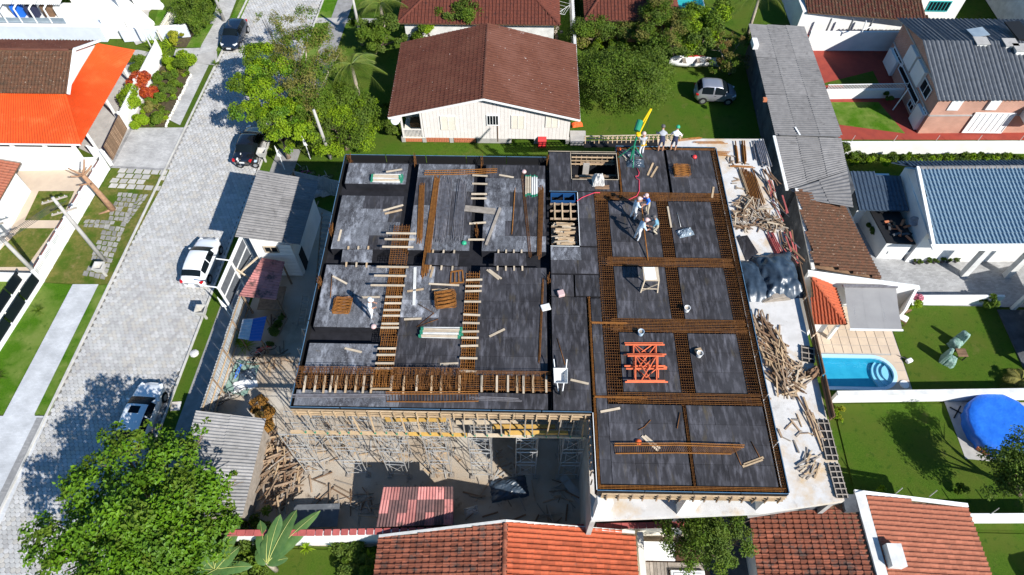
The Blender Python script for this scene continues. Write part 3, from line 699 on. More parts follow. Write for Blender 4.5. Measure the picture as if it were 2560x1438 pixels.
for j, (y, rn) in enumerate(((13.75, 'front'), (16.3, 'second'), (18.9, 'rear'))):
    for i, x in enumerate(feet):
        t = tw if fst else inst(tw); fst = False
        t.location = (x+jit(.06), y+jit(.08), 0); t.rotation_euler = (0, 0, jit(.04))
        tag(t, 'grey steel scaffold tower under the dark deck, %s from the left in the %s row' % (ordn[i], rn), 'scaffold tower', 'scaffold towers under the deck')
# ================================================================== neighbouring buildings
def ray(px, py): return (px-1280)/FPX*_r-(py-719)/FPX*_u+_f
def PY(px, py, Y):
    d = ray(px, py); t = Y/d[1]; return Vector((d[0]*t, Y, CAM_H+d[2]*t))
def PXW(px, py, X):
    d = ray(px, py); t = X/d[0]; return Vector((X, d[1]*t, CAM_H+d[2]*t))
def inside(pts, poly):
    x, y = pts[:, 0], pts[:, 1]; r = np.zeros(len(pts), bool); n = len(poly); j = n-1
    for i in range(n):
        xi, yi = poly[i]; xj, yj = poly[j]
        c = ((yi > y) != (yj > y)) & (x < (xj-xi)*(y-yi)/((yj-yi) or 1e-9)+xi); r ^= c; j = i
    return r
TP = [(0, .018), (.10, 0), (.40, 0), (.52, .032), (.66, .062), (.82, .060), (.94, .030)]
def tile_roof(parent, corners, tw_, tl, m, singles=0, jitter=.006, under='timber_brown', name='roof_slope', k=1.0, mats=None):
    """tiles laid course by course on one slope; corners: eave first (left, right), then up. The nearest ones are single pieces."""
    Pn = [Vector(c) for c in corners]; O = Pn[0]; e = (Pn[1]-O).normalized(); nrm = e.cross(Pn[2]-O).normalized()
    if nrm.z < 0: nrm = -nrm
    s = nrm.cross(e)
    if s.dot(Pn[2]-O) < 0: s = -s
    poly = [((p-O).dot(e), (p-O).dot(s)) for p in Pn]
    ub = MB(); n = len(Pn); vs = [p-nrm*.02 for p in Pn]+[p-nrm*.10 for p in Pn]
    ub.add(vs, [tuple(range(n)), tuple(range(2*n-1, n-1, -1))]+[(i, i+n, (i+1) % n+n, (i+1) % n) for i in range(n)])
    slope = ub.build(name, M[under], parent)
    W_, S_ = max(p[0] for p in poly), max(p[1] for p in poly); x0 = min(p[0] for p in poly)
    g_ = [(x0+(i+.5)*tw_, (j+.5)*tl) for j in range(int(S_/tl)+1) for i in range(int((W_-x0)/tw_)+1)]
    g_ = np.array(g_); g_ = g_[inside(g_, poly)]
    prof = [(a-.5, h*k) for a, h in TP]; np_ = len(prof)
    loc = []
    for (sv, lift) in ((-.53*tl, .042*k), (.53*tl, .004)):
        for a, h in prof: loc.append((a*tw_*1.02, sv, h+lift))
    for a, h in prof: loc.append((a*tw_*1.02, -.53*tl, h+.042*k-.035))
    fs = [(i, i+1, i+1+np_, i+np_) for i in range(np_-1)]+[(i+2*np_, i+1+2*np_, i+1, i) for i in range(np_-1)]
    A = np.array([e, s, nrm]).T; O_ = np.array(O)
    order = np.argsort([-(proj(O_+A@np.array([x, y, 0]))[1]) for x, y in g_]) if singles else np.arange(len(g_))
    vis = []
    if singles:
        for i in order:
            u, v = proj(O_+A@np.array([g_[i][0], g_[i][1], 0]))
            if -10 < u < 2570 and v < 1455: vis.append(i)
        vis = vis[:singles]
    sing = set(int(i) for i in vis)
    rot = Matrix([[e.x, s.x, nrm.x], [e.y, s.y, nrm.y], [e.z, s.z, nrm.z]]).to_4x4()
    if singles:
        o = MB().add(loc, fs).build('roof_tile', M[m], base=(0, 0, 0), smooth=False); tme = o.data; bpy.data.objects.remove(o)
        ob = slope
        for i in sing:
            x, y = g_[i]; p = O+e*(float(x)+jit(jitter))+s*(float(y)+jit(jitter))+nrm*(.012+jit(.004))
            clone_mesh('roof_tile', tme, ob, p, m=rot@Matrix.Rotation(jit(.02), 4, 'Z'))
    rest = [i for i in range(len(g_)) if i not in sing]
    if rest:
        L = np.array(loc); G = g_[rest]; nt_ = len(G)
        J = RNG.uniform(-jitter, jitter, (nt_, 1, 3)); tilt = RNG.uniform(-.02, .02, (nt_, 1, 1))
        V = L[None, :, :]+J; V[:, :, 0:1] += tilt*L[None, :, 1:2]; V[:, :, 0] += G[:, 0:1]; V[:, :, 1] += G[:, 1:2]; V[:, :, 2] += .012
        Wd = V.reshape(-1, 3)@A.T+O_
        F = (np.array(fs)[None, :, :]+(np.arange(nt_)*len(L))[:, None, None]).reshape(-1, 4)
        b = MB(); b.v = [tuple(v) for v in Wd]; b.f = [tuple(int(q) for q in f) for f in F]
        b.mi = [0]*len(b.f)
        mm = mats or [m]
        if len(mm) > 1:
            per = RNG.integers(0, len(mm), nt_); b.mi = list(np.repeat(per, len(fs)).astype(int))
        o = b.build('roof_tiles', [M[q] for q in mm], parent); o['kind'] = 'stuff'
    return slope
def ridge_caps(parent, p, q, m, r=.11, step=.36, singles=True):
    p, q = Vector(p), Vector(q); L = (q-p).length; n = max(1, int(L/step)); d = (q-p)/L
    sd_ = d.cross(Vector((0, 0, 1))).normalized(); up = sd_.cross(d)
    b = MB()
    for i in range(n):
        bb = b if not singles else MB()
        a, c = p+d*(i*step), p+d*((i+1.1)*step); vs = []
        for cc, rr_ in ((a, r*1.08), (c, r*.92)):
            for t in range(6):
                th = math.pi*t/5; vs.append(cc+sd_*math.cos(th)*rr_+up*math.sin(th)*rr_*.8+up*(.03+jit(.004)))
        bb.add(vs, [(t, t+6, t+7, t+1) for t in range(5)]+[(0, 1, 2, 3, 4, 5)])
        if singles: bb.build('ridge_tile', M[m], parent)
    if not singles: b.build('ridge', M[m], parent)
def corr(parent, name, A, B, Cc, D, pitch, amp, m, sub=4, thick=.012):
    """a corrugated sheet: waves run from edge A-B up to D-C"""
    A, B, Cc, D = map(Vector, (A, B, Cc, D)); nrm = (B-A).cross(D-A).normalized()
    if nrm.z < 0: nrm = -nrm
    n = max(8, int((B-A).length/pitch*sub)); vs = []; fs = []
    for i in range(n+1):
        t = i/n; h = nrm*(amp*math.sin(2*math.pi*(B-A).length*t/pitch))
        p, q = A.lerp(B, t)+h, D.lerp(Cc, t)+h; vs += [p, q, p-nrm*thick, q-nrm*thick]
    for i in range(n):
        a = 4*i; fs += [(a, a+4, a+5, a+1), (a+2, a+3, a+7, a+6), (a, a+2, a+6, a+4), (a+1, a+5, a+7, a+3)]
    fs += [(0, 1, 3, 2), (4*n, 4*n+2, 4*n+3, 4*n+1)]
    return MB().add(vs, fs).build(name, M[m], parent, smooth=False)
def corr_sheets(parent, A, B, Cc, D, nu, nv, pitch, amp, m, name='roof_sheet', lap=.04):
    A, B, Cc, D = map(Vector, (A, B, Cc, D)); nrm = (B-A).cross(D-A).normalized()
    if nrm.z < 0: nrm = -nrm
    f = lambda u, v: A.lerp(B, u).lerp(D.lerp(Cc, u), v)
    for j in range(nv):
        for i in range(nu):
            u0, u1, v0, v1 = i/nu, (i+1)/nu, j/nv, min(1, (j+1)/nv+lap/nv); o = nrm*(.005*j+.002*(i % 2)+jit(.002))
            mm = m if isinstance(m, str) else random.choice(m)
            corr(parent, name, f(u0, v0)+o+nrm*.014, f(u1, v0)+o+nrm*.014, f(u1, v1)+o, f(u0, v1)+o, pitch, amp, mm)
def window(parent, c, du, w_, h, n, m='glass_pale', frame='white_paint', bars=2, name='window'):
    """a framed window on a wall: c centre, du unit along the wall, n outward normal"""
    c, du, n = Vector(c), Vector(du), Vector(n); z = Vector((0, 0, 1))
    def slab(cc, a, b_, t):
        vs = []
        for sn in (-.5, .5):
            for sa, sb in ((-.5, -.5), (.5, -.5), (.5, .5), (-.5, .5)): vs.append(cc+du*sa*a+z*sb*b_+n*sn*t)
        return vs, [(3, 2, 1, 0), (4, 5, 6, 7), (0, 1, 5, 4), (1, 2, 6, 5), (2, 3, 7, 6), (3, 0, 4, 7)]
    g_ = MB().add(*slab(c+n*.02, w_, h, .03)); wn = g_.build(name, M[m], parent)
    f = MB()
    for s in (-1, 1):
        f.add(*slab(c+du*s*w_/2+n*.045, .07, h+.07, .07)); f.add(*slab(c+z*s*h/2+n*.046, w_-.07, .07, .07))
    for i in range(1, bars): f.add(*slab(c+du*w_*(i/bars-.5)+n*.043, .04, h-.07, .05))
    f.build('frame', M[frame], wn); return wn
def walls(parent, poly, z0, z1, m, name='wall', t=None):
    return MB().prism(poly, z0, z1).build(name, M[m], parent)
def garden_wall(label, pts, h, t=.16, m='white_wall', cap=None, name='garden_wall', z0=0.0, px=False, cat='wall', group=None):
    pp = [Vector((*((PX(*p)) if px else p), 0)) for p in pts]; c = sum(pp, Vector())/len(pp)
    w_ = thing(name, (c.x, c.y, z0), label, cat, group)
    for i in range(len(pp)-1):
        MB().bar((pp[i].x, pp[i].y, z0+h/2), (pp[i+1].x, pp[i+1].y, z0+h/2), t, h).build('wall_panel', M[m], w_)
        if cap:
            L = (pp[i+1]-pp[i]).length; n = max(1, int(L/.45)) if cap == 'coping_red' else 1
            for k in range(n):
                a, b_ = pp[i].lerp(pp[i+1], k/n+.003), pp[i].lerp(pp[i+1], (k+1)/n-.003)
                MB().bar((a.x, a.y, z0+h+.03), (b_.x, b_.y, z0+h+.03), t+.12, .06).build('coping_tile' if cap == 'coping_red' else 'coping', M[cap], w_)
    return w_

# --- the cream timber house behind the deck
h1 = thing('timber_house', (-3, 46, 0), 'cream timber house with wide brown tiled gable roof behind the deck', 'house')
xl, xr, yf, yb = -9.8, 3.9, 42.05, 50.8
ridgeX, ze, zr = -3.0, 3.0, 5.0
def hz(x): return zr-(zr-ze)*abs(x-ridgeX)/7.6
MB().prism([(-8.0, yf+.06), (xr-.06, yf+.06), (xr-.06, yb), (-8.0, yb)], .5, 2.75).build('wall', M['cream_wall'], h1)
MB().b2(xl, -8.02, yf+2.2, yb, .5, 2.75).build('wall', M['cream_wall'], h1)
x = -8.0
while x < xr-.05:
    x1 = min(xr, x+.30)
    MB().prism([(x+.006, yf), (x1-.006, yf), (x1-.006, yf+.05), (x+.006, yf+.05)], .5, [hz(x)-.16, hz(x1)-.16, hz(x1)-.16, hz(x)-.16]).build('wall_board', M['cream_board'], h1); x = x1
MB().b2(xl, -8.0, yf-.02, yf+2.2, .42, .5).build('porch_floor', M['cream_wall'], h1)
for xx in (xl+.08, -8.1): MB().b2(xx-.07, xx+.07, yf, yf+.14, .5, hz(xx)-.16).build('porch_post', M['cream_board'], h1)
rl = MB().b2(xl+.1, -8.1, yf+.02, yf+.1, 1.28, 1.36).build('railing', M['cream_board'], h1)
for i in range(14): MB().b2(xl+.2+i*.112, xl+.24+i*.112, yf+.03, yf+.08, .5, 1.28).build('baluster', M['cream_board'], rl)
MB().b2(xl+.5, xl+1.3, yf+1.2, yf+1.9, .5, 1.0).build('porch_bench', M['timber_brown'], h1)
for k, (a, c) in enumerate(((xl, -8.2), (-7.9, -6.0), (-5.6, -3.8))):
    p_ = MB().b2(a, c, yf+.02, yf+.12, 0, .49).build('lattice_panel', M['terracotta'], h1); n_ = int((c-a)/.2)
    for i in range(n_):
        for j in range(2): MB().b2(a+.05+i*.2+(j*.05), a+.15+i*.2+(j*.05), yf-.005, yf+.03, .08+j*.2, .2+j*.2).build('lattice_brick', M['tile_pink'] if k else M['terracotta'], p_)
for xx in (xl+.02, -8.05, -5.8, -3.55, -1.0, 1.2, 3.8): MB().b2(xx-.16, xx+.16, yf-.04, yf+.3, 0, .495).build('pier', M['concrete'], h1)
MB().b2(-3.6, -.9, yf-.03, yf+.2, 0, .495).build('pier', M['concrete'], h1)
for (u0, u1, v0, v1) in ((1103, 1138, 290, 324), (1278, 1312, 288, 321), (1363, 1397, 290, 318)):
    a, c = PY(u0, v1, yf), PY(u1, v0, yf); s_ = MB().b2(a.x, c.x, yf-.05, yf+.02, a.z, c.z).build('shutter', M['cream_wall'], h1)
    for kx in (a.x+.03, (a.x+c.x)/2, c.x-.03): MB().b2(kx-.025, kx+.025, yf-.07, yf-.04, a.z+.02, c.z-.02).build('stile', M['cream_board'], s_)
a, c = PY(1218, 312, yf), PY(1246, 288, yf); window(h1, ((a.x+c.x)/2, yf, (a.z+c.z)/2), (1, 0, 0), c.x-a.x, c.z-a.z, (0, -1, 0), 'glass_dark', bars=4)
MB().tube([(-1.95, yf-.04, .2), (-1.95, yf-.04, a.z-.05)], .035, 6).build('drain_pipe', M['timber_brown'], h1)
rf0 = tile_roof(h1, [(-10.6, 51.1, ze), (-10.6, 41.6, ze), (ridgeX, 41.6, zr), (ridgeX, 51.1, zr)], .29, .36, 'tile_brown', k=1.25)
rf1 = tile_roof(h1, [(4.6, 41.6, ze), (4.6, 51.1, ze), (ridgeX, 51.1, zr), (ridgeX, 41.6, zr)], .29, .36, 'tile_brown_pale', k=.8)
ridge_caps(h1, (ridgeX, 41.6, zr), (ridgeX, 51.1, zr), 'tile_brown_pale', .13, .42)
for xa, xb, dy in ((-10.6, ridgeX, 0), (ridgeX, 4.6, .003)): MB().bar((xa, 41.58+dy, hz(xa)-.07), (xb, 41.58+dy, hz(xb)-.07), .05, .16).build('fascia_board', M['white_paint'], h1)
MB().bar((-10.62, 41.6, ze-.07), (-10.62, 51.1, ze-.07), .05, .14).build('fascia_board', M['white_paint'], h1)
MB().bar((4.62, 41.6, ze-.07), (4.62, 51.1, ze-.07), .05, .14).build('fascia_board', M['white_paint'], h1)

# --- the two hip-roofed houses at the top edge
def hip(name, label, x0, x1, y0, y1, ze, zr, inset, m, tw_, tl, wallm, o=.5, along='x', base=0):
    t = thing(name, ((x0+x1)/2, (y0+y1)/2, 0), label, 'house')
    MB().b2(x0+o, x1-o, y0+o, y1-o, base, ze-.08).build('wall', M[wallm], t)
    ym = (y0+y1)/2; a, b_, c, d = (x0, y0, ze), (x1, y0, ze), (x1, y1, ze), (x0, y1, ze); r0, r1 = (x0+inset, ym, zr), (x1-inset, ym, zr)
    for q in ([a, b_, r1, r0], [c, d, r0, r1], [d, a, r0], [b_, c, r1]): tile_roof(t, q, tw_, tl, m)
    for p, q in ((a, r0), (d, r0), (b_, r1), (c, r1), (r0, r1)): ridge_caps(t, p, q, m, .13, .45, False)
    return t
hip('tiled_house', 'dark red hip-roofed house right behind the cream timber house', -11.3, 3.3, 54.2, 70, 2.8, 5.2, 6.4, 'tile_dark_red', .32, .38, 'white_wall_old')
hip('tiled_house', 'dark red hip-roofed house behind the bushes, right of the clothes dryer', 5.6, 14.3, 55.3, 70, 2.6, 4.8, 4.2, 'tile_dark_red', .32, .38, 'timber_brown')
h = thing('side_wall_house', (5, 62, 0), 'pale blue-grey wall strip between the two red-roofed houses', 'wall')
MB().b2(4.55, 4.8, 51.4, 64, 0, 1.9).build('wall_panel', M['white_wall_old'], h)

# --- long grey corrugated roof along the east boundary
h2 = thing('long_shed', (22, 44, 0), 'long low building with weathered grey corrugated roof and dark stained side wall', 'building')
def gx(y): return 19.75+.0326*(y-34.26)
MB().prism([(gx(34.3), 34.3), (24.2, 34.3), (24.7, 53.4), (gx(53.4), 53.4)], 0, 3.3).build('wall', M['dark_wall'], h2)
corr_sheets(h2, (gx(39.7)-.45, 39.7, 3.42), (gx(53.9)-.45, 53.9, 3.42), (24.65, 53.2, 3.62), (24.5, 39.6, 3.62), 3, 3, .24, .035, 'fibre_cement')
corr_sheets(h2, (gx(34.2)-.45, 34.2, 3.30), (gx(39.75)-.45, 39.75, 3.30), (24.4, 39.4, 3.50), (24.0, 36.0, 3.50), 2, 3, .24, .035, 'fibre_cement')
corr_sheets(h2, (20.4, 33.2, 3.36), (gx(34.15)-.3, 34.15, 3.30), (24.0, 35.95, 3.50), (23.5, 32.4, 3.48), 1, 2, .24, .035, 'fibre_cement')
MB().bar((gx(34.2)-.52, 34.1, 3.34), (gx(39.7)-.52, 39.7, 3.34), .2, .1).build('gutter', M['white_paint'], h2)
MB().bar((gx(39.7)-.2, 39.72, 3.50), (24.3, 39.5, 3.62), .16, .05).build('flashing', M['fibre_cement'], h2)
v_ = P(1888, 106, 3.8); MB().b2(v_.x-.22, v_.x+.22, v_.y-.5, v_.y+.5, 3.45, 3.9).build('roof_vent', M['white_wall'], h2)
v_ = P(1912, 250, 3.6); MB().b2(v_.x-.15, v_.x+.15, v_.y-.15, v_.y+.15, 3.5, 3.75).build('clay_cowl', M['terracotta'], h2)
v_ = P(1994, 328, 3.55); MB().box((v_.x, v_.y, 3.56), (.12, .9, .03), .2).build('patch_strip', M['white_paint'], h2)

# --- brown tiled roof below it, white end wall, small hip and awning
h3 = thing('tiled_annex', (21.8, 30, 0), 'long annex with mossy brown tiled roof between grey sheds and awning', 'house')
MB().prism([(19.7, 26.9), (24.0, 26.9), (23.6, 33.2), (20.2, 33.6)], 0, 2.75).build('wall', M['dark_wall'], h3)
MB().prism([(19.45, 27.0), (19.69, 27.0), (20.15, 34.0), (19.9, 34.0)], 0, 3.4).build('wall', M['dark_wall'], h3)  # west wall: moss and the deep shade of the gap both put into its colour
tile_roof(h3, [(24.15, 26.75, 2.75), (23.35, 33.0, 2.75), (19.75, 34.1, 3.55), (19.35, 27.1, 3.55)], .25, .34, 'tile_moss', k=1.1)
MB().bar((19.4, 26.95, 3.5), (19.85, 34.1, 3.5), .22, .14).build('parapet', M['white_wall_old'], h3)
MB().prism([(19.15, 26.72), (26.55, 26.1), (26.55, 26.32), (19.15, 26.95)], 0, [3.3, 2.55, 2.55, 3.3]).build('end_wall', M['white_wall'], h3)
MB().prism([(25.3, 24.65), (25.5, 24.65), (26.5, 26.1), (26.3, 26.1)], 0, [2.2, 2.2, 2.55, 2.55]).build('end_wall', M['white_wall'], h3)
MB().bar((19.1, 26.8, 3.34), (26.6, 26.2, 2.60), .3, .06).build('coping', M['white_paint'], h3)
h4 = thing('barbecue_shelter', (20.2, 25, 0), 'small bright orange tiled hip shelter beside the pool terrace', 'shelter')
E1, E2, E3, AP = (19.15, 23.55, 2.05), (21.3, 23.55, 2.05), (21.3, 26.5, 2.05), (19.35, 26.6, 3.05)
s1 = tile_roof(h4, [E1, E2, AP], .22, .36, 'tile_orange', k=1.4); s2 = tile_roof(h4, [E2, E3, AP], .22, .36, 'tile_orange', k=1.2)
ridge_caps(h4, E2, AP, 'tile_orange', .09, .36, False)
MB().b2(19.3, 20.7, 24.2, 24.5, 0, 1.95).build('wall', M['white_wall'], h4); MB().b2(19.25, 19.45, 23.7, 26.4, 0, 1.95).build('wall', M['white_wall'], h4)
MB().bar((20.95, 23.75, 0), (20.95, 23.75, 2.0), .2).build('post', M['white_wall'], h4)
aw = thing('awning', (23.3, 25, 0), 'grey retractable awning stretched from the white wall over the terrace', 'awning')
for i in range(3):
    xa, xb = lerp(21.62, 25.05, i/3), lerp(21.62, 25.05, (i+1)/3); ya, yb2 = lerp(21.35, 24.65, i/3), lerp(21.35, 24.65, (i+1)/3)
    n = 8; vs = []
    for k in range(n+1):
        t = k/n; sg = -.06*math.sin(math.pi*t)
        vs += [(lerp(xa, ya, t)+.003, lerp(26.25, 23.1, t), lerp(2.62, 2.3, t)+sg), (lerp(xb, yb2, t)-.003, lerp(26.25, 23.1, t), lerp(2.62, 2.3, t)+sg)]
    m_ = len(vs); vs = vs+[(a, b_, c-.012) for a, b_, c in vs]
    fs = [(2*k, 2*k+1, 2*k+3, 2*k+2) for k in range(n)]+[(m_+2*k+2, m_+2*k+3, m_+2*k+1, m_+2*k) for k in range(n)]
    MB().add(vs, fs).build('fabric_panel', M['awning'], aw)
MB().bar((21.3, 23.06, 2.28), (24.7, 23.06, 2.28), .1, .1).build('front_bar', M['plastic_white'], aw); MB().bar((21.5, 26.2, 2.68), (25.1, 26.2, 2.68), .18, .16).build('cassette', M['rebar_grey'], aw)
for x in (22, 23.9): MB().rod((x, 26.2, 2.5), (x-.15, 23.1, 2.25), .03).build('arm', M['plastic_white'], aw)

# --- brick house with dark corrugated roof
h5 = thing('brick_house', (38, 48, 0), 'two-storey brick house with dark grey corrugated roof at the right edge', 'house')
bx, by0, by1, bz = 33.3, 43.85, 53.6, 3.95
MB().prism([(bx, by0), (47, by0+.4), (47, by1), (bx, by1)], 0, bz).build('wall', M['brickwork'], h5)
ridgeY = 49.2
MB().add([(bx, by0, bz), (bx, by1, bz), (bx, ridgeY, bz+1.15), (bx+.3, by0, bz), (bx+.3, by1, bz), (bx+.3, ridgeY, bz+1.15)], [(0, 2, 1), (3, 4, 5), (0, 3, 5, 2), (1, 2, 5, 4)]).build('gable', M['brickwork'], h5)
corr_sheets(h5, (bx-.45, by0-.5, bz-.05), (47, by0-.1, bz-.05), (47, ridgeY, bz+1.28), (bx-.45, ridgeY, bz+1.28), 7, 3, .36, .06, 'fibre_dark')
corr_sheets(h5, (bx-.45, by1+.6, bz-.05), (47, by1+.6, bz-.05), (47, ridgeY, bz+1.29), (bx-.45, ridgeY, bz+1.29), 7, 2, .36, .06, 'fibre_dark')
for zz in (1.95, 3.9):
    MB().bar((bx-.03, by0-.02, zz), (bx-.03, by1, zz), .06, .14).build('concrete_band', M['concrete'], h5); MB().bar((bx, by0-.03, zz+.004), (46, by0+.37, zz+.004), .06, .14).build('concrete_band', M['concrete'], h5)
for (y0, y1, z0, z1, m_) in ((51.2, 53.2, .1, 1.6, 'white_wall'), (49.0, 50.6, 2.3, 3.8, 'white_wall'), (44.2, 45.6, .1, 1.7, 'white_wall'), (46.9, 48.7, 2.3, 3.8, 'white_wall')):
    MB().b2(bx-.28, bx-.001, y0, y1, z0, z1).build('bay_box', M[m_], h5)
for (y0, y1, z0, z1) in ((50.5, 52.9, 1.62, 1.92), (46.0, 50.8, 1.2, 1.75), (46.0, 47, .4, 1.0), (45.2, 46.8, 2.4, 3.4), (44.1, 44.9, 1.72, 1.92)):
    window(h5, (bx-.03, (y0+y1)/2, (z0+z1)/2), (0, 1, 0), y1-y0, z1-z0, (-1, 0, 0), 'glass_dark')
for (u0, u1, v0, v1) in ((2366, 2412, 250, 276), (2462, 2508, 250, 275)):
    a, c = PY(u0, v1, by0-.02), PY(u1, v0, by0-.02); MB().b2(a.x, c.x, by0-.06+.02, by0+.12, a.z, c.z).build('shutter', M['white_wall'], h5)
a, c = PY(2405, 331, by0), PY(2540, 284, by0); dw = window(h5, ((a.x+c.x)/2, by0+.05, (a.z+c.z)/2), (1, 0, 0), c.x-a.x, c.z-a.z, (0, -1, 0), 'plastic_white', bars=7)
a = PY(2545, 300, by0); MB().b2(a.x, a.x+2, by0-.9, by0+.2, 1.9, 3.0).build('bay_box', M['white_wall'], h5)
for (u, v) in ((2450, 108), (2522, 112), (2548, 125)):
    q = P(u, v, 5.1); c_ = MB().b2(q.x-.4, q.x+.4, q.y-.4, q.y+.4, 4.6, 5.3).build('chimney', M['white_wall_old'], h5); MB().b2(q.x-.55, q.x+.55, q.y-.5, q.y+.5, 5.31, 5.37).build('cap', M['concrete'], c_)
q = P(2447, 78, 5.2); MB().box((q.x, q.y, 5.1), (1.5, 1.1, .05), .25).build('skylight', M['glass_pale'], h5)
q = P(2548, 75, 5.4); MB().box((q.x, q.y, 5.35), (1.3, 2.4, .1), .1).build('solar_panel', M['black'], h5)

# --- brown-roofed outbuilding and white walls at the top right
h6 = thing('brown_outbuilding', (30, 58, 0), 'long outbuilding with brown tiled roof at the top behind a white wall', 'building')
MB().b2(25.8, 36.6, 57.2, 65, 0, 2.5).build('wall', M['white_wall'], h6)
tile_roof(h6, [(26.2, 57.0, 2.5), (36.8, 55.9, 2.5), (37.2, 66, 4.0), (26.2, 66, 4.0)], .3, .36, 'tile_brown', mats=['tile_brown', 'tile_moss'])
for x in (28.2, 30.2, 32.0): MB().bar((x, 56.2, 0), (x, 56.2, 2.45), .12).build('post', M['dark_wall'], h6)
MB().b2(25.6, 34, 55.3, 57.2, -.02, .03).build('veranda_floor', M['red_floor'], h6)
h7 = thing('white_cottage', (39, 61, 0), 'small white cottage with a green barred window behind the dark-roofed brick house', 'house')
MB().b2(37.3, 41.4, 59.2, 66, 0, 3.0).build('wall', M['white_wall'], h7)
window(h7, (39.2, 59.2, 1.9), (1, 0, 0), 2.0, 1.0, (0, -1, 0), 'glass_dark', 'teal', bars=6)
MB().prism([(40.6, 58.9), (42.6, 58.9), (43.6, 66), (40.6, 66)], 3.0, 3.12).build('roof', M['fibre_cement'], h7)
h = thing('grey_house', (50, 60, 0), 'corner of a pale house with grey corrugated roof at the top right', 'house')
MB().b2(46.2, 54, 55, 66, 0, 4.0).build('wall', M['white_wall_old'], h); corr_sheets(h, (46, 54.6, 4.1), (46, 66, 4.1), (54, 66, 5.2), (54, 54.6, 5.2), 3, 1, .3, .05, 'fibre_cement')
garden_wall('tall white wall behind the red yard of the brick house', [(26.2, 54.9), (34.6, 55.0)], 2.0, m='white_wall')
garden_wall('tall white wall beside the brown-roofed outbuilding', [(34.8, 55.05), (40, 55.3)], 2.8, m='white_wall')
gw = garden_wall('low white wall with picket railing across the red yard', [(26.3, 48.1), (33.2, 48.4)], .9)
for i in range(52): MB().bar((26.4+i*.13, 48.1+i*.0057, .96), (26.4+i*.13, 48.1+i*.0057, 1.52), .035).build('picket', M['white_paint'], gw)
for z in (1.0, 1.5): MB().bar((26.3, 48.1, z), (33.2, 48.4, z), .05, .05).build('rail', M['white_paint'], gw)
gw = garden_wall('long white boundary wall behind the clipped hedge', [(25.6, 41.35), (47, 41.85)], 1.25, .2)
for i in range(6): MB().rod((26.6+i*3.4, 41.4+i*.08, 1.25), (26.75+i*3.4, 41.55+i*.08, 1.8), .025).build('wire_post', M['steel'], gw)

# --- house with the blue-grey roof
h8 = thing('blue_roof_house', (34, 33, 0), 'white house with blue-grey ribbed roof and leaning buttress posts', 'house')
MB().prism([(28.1, 30.3), (46, 30.7), (46, 36.8), (28.5, 36.6)], 0, 3.3).build('wall', M['white_wall'], h8)
tile_roof(h8, [(28.2, 29.3, 3.32), (46, 29.8, 3.32), (46, 36.0, 4.3), (28.7, 35.5, 4.3)], .28, .42, 'tin_blue_roof', k=1.5, under='tin_navy')
tile_roof(h8, [(46, 37.1, 3.9), (27.2, 36.5, 3.9), (28.7, 35.6, 4.3), (46, 36.1, 4.3)], .28, .42, 'tin_navy', k=1.0, under='tin_navy')
ridge_caps(h8, (28.7, 35.52, 4.3), (46, 36.05, 4.3), 'fibre_cement', .16, .5)
MB().bar((28.1, 29.25, 3.40), (28.6, 35.6, 4.35), .22, .16).build('verge', M['white_paint'], h8); MB().bar((28.1, 29.24, 3.26), (46, 29.74, 3.26), .1, .2).build('fascia_board', M['white_paint'], h8)
MB().add([(28.3, 30.3, 3.2), (28.5, 36.6, 3.2), (28.45, 35.5, 4.15), (28.5, 30.3, 3.2), (28.7, 36.6, 3.2), (28.65, 35.5, 4.15)], [(0, 2, 1), (3, 4, 5), (0, 3, 5, 2), (1, 2, 5, 4), (0, 1, 4, 3)]).build('gable', M['white_wall'], h8)
tile_roof(h8, [(24.6, 33.2, 2.3), (28.2, 33.2, 2.3), (28.3, 36.2, 2.8), (24.6, 36.4, 2.8)], .3, .42, 'tin_navy', under='tin_navy', name='lean_to_roof')
MB().b2(25.0, 27.9, 33.9, 37, 0, 2.2).build('wall', M['white_wall'], h8)
for x in (31.9, 35.0, 38.2):
    MB().b2(x-.22, x+.22, 28.95, 29.35, 0, 3.2).build('buttress', M['white_wall_old'], h8)
MB().b2(28.0, 46, 28.9, 29.8, 3.2, 3.3).build('eave_soffit', M['white_wall'], h8)
for (x0, x1) in ((29.7, 31.4), (32.7, 33.8)): window(h8, ((x0+x1)/2, 30.36, 2.35), (1, 0, 0), x1-x0, .6, (0, -1, 0), 'glass_pale', bars=3)
h9 = thing('wood_store', (27, 32, 0), 'narrow white shed with dark cluttered flat top beside the blue-roofed house', 'shed')
MB().prism([(26.1, 30.6), (27.9, 30.5), (27.6, 34.2), (25.6, 34.4)], 0, 1.85).build('wall', M['white_wall'], h9)
MB().prism([(26.0, 30.5), (28.0, 30.4), (27.7, 34.3), (25.5, 34.5)], 1.86, 1.95).build('roof', M['black'], h9)
for i in range(26):
    a = Vector((random.uniform(25.9, 27.6), random.uniform(31, 34), 2.0+random.random()*.15)); th = jit(1.5); MB().bar(a, a+Vector((math.cos(th), math.sin(th), jit(.05)))*.6, .16, .06).build('stored_board', M[random.choice(('timber_brown', 'black', 'dark_wall', 'terracotta'))], h9)
h10 = thing('tiled_porch', (35, 23, 0), 'shaded porch with orange tiled roof at the right edge of the lawn', 'porch')
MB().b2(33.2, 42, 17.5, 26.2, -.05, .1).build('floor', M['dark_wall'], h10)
MB().b2(36.0, 42, 20, 26.2, .1, 2.3).build('wall', M['white_wall_old'], h10)
tile_roof(h10, [(34.3, 20.6, 2.2), (34.3, 26.6, 2.2), (39, 26.6, 3.4), (39, 20.6, 3.4)][::-1][2:]+[(39, 26.6, 3.4), (39, 20.6, 3.4)] if False else [(34.0, 26.6, 2.2), (34.0, 20.6, 2.2), (39, 20.6, 3.4), (39, 26.6, 3.4)], .24, .36, 'tile_orange')
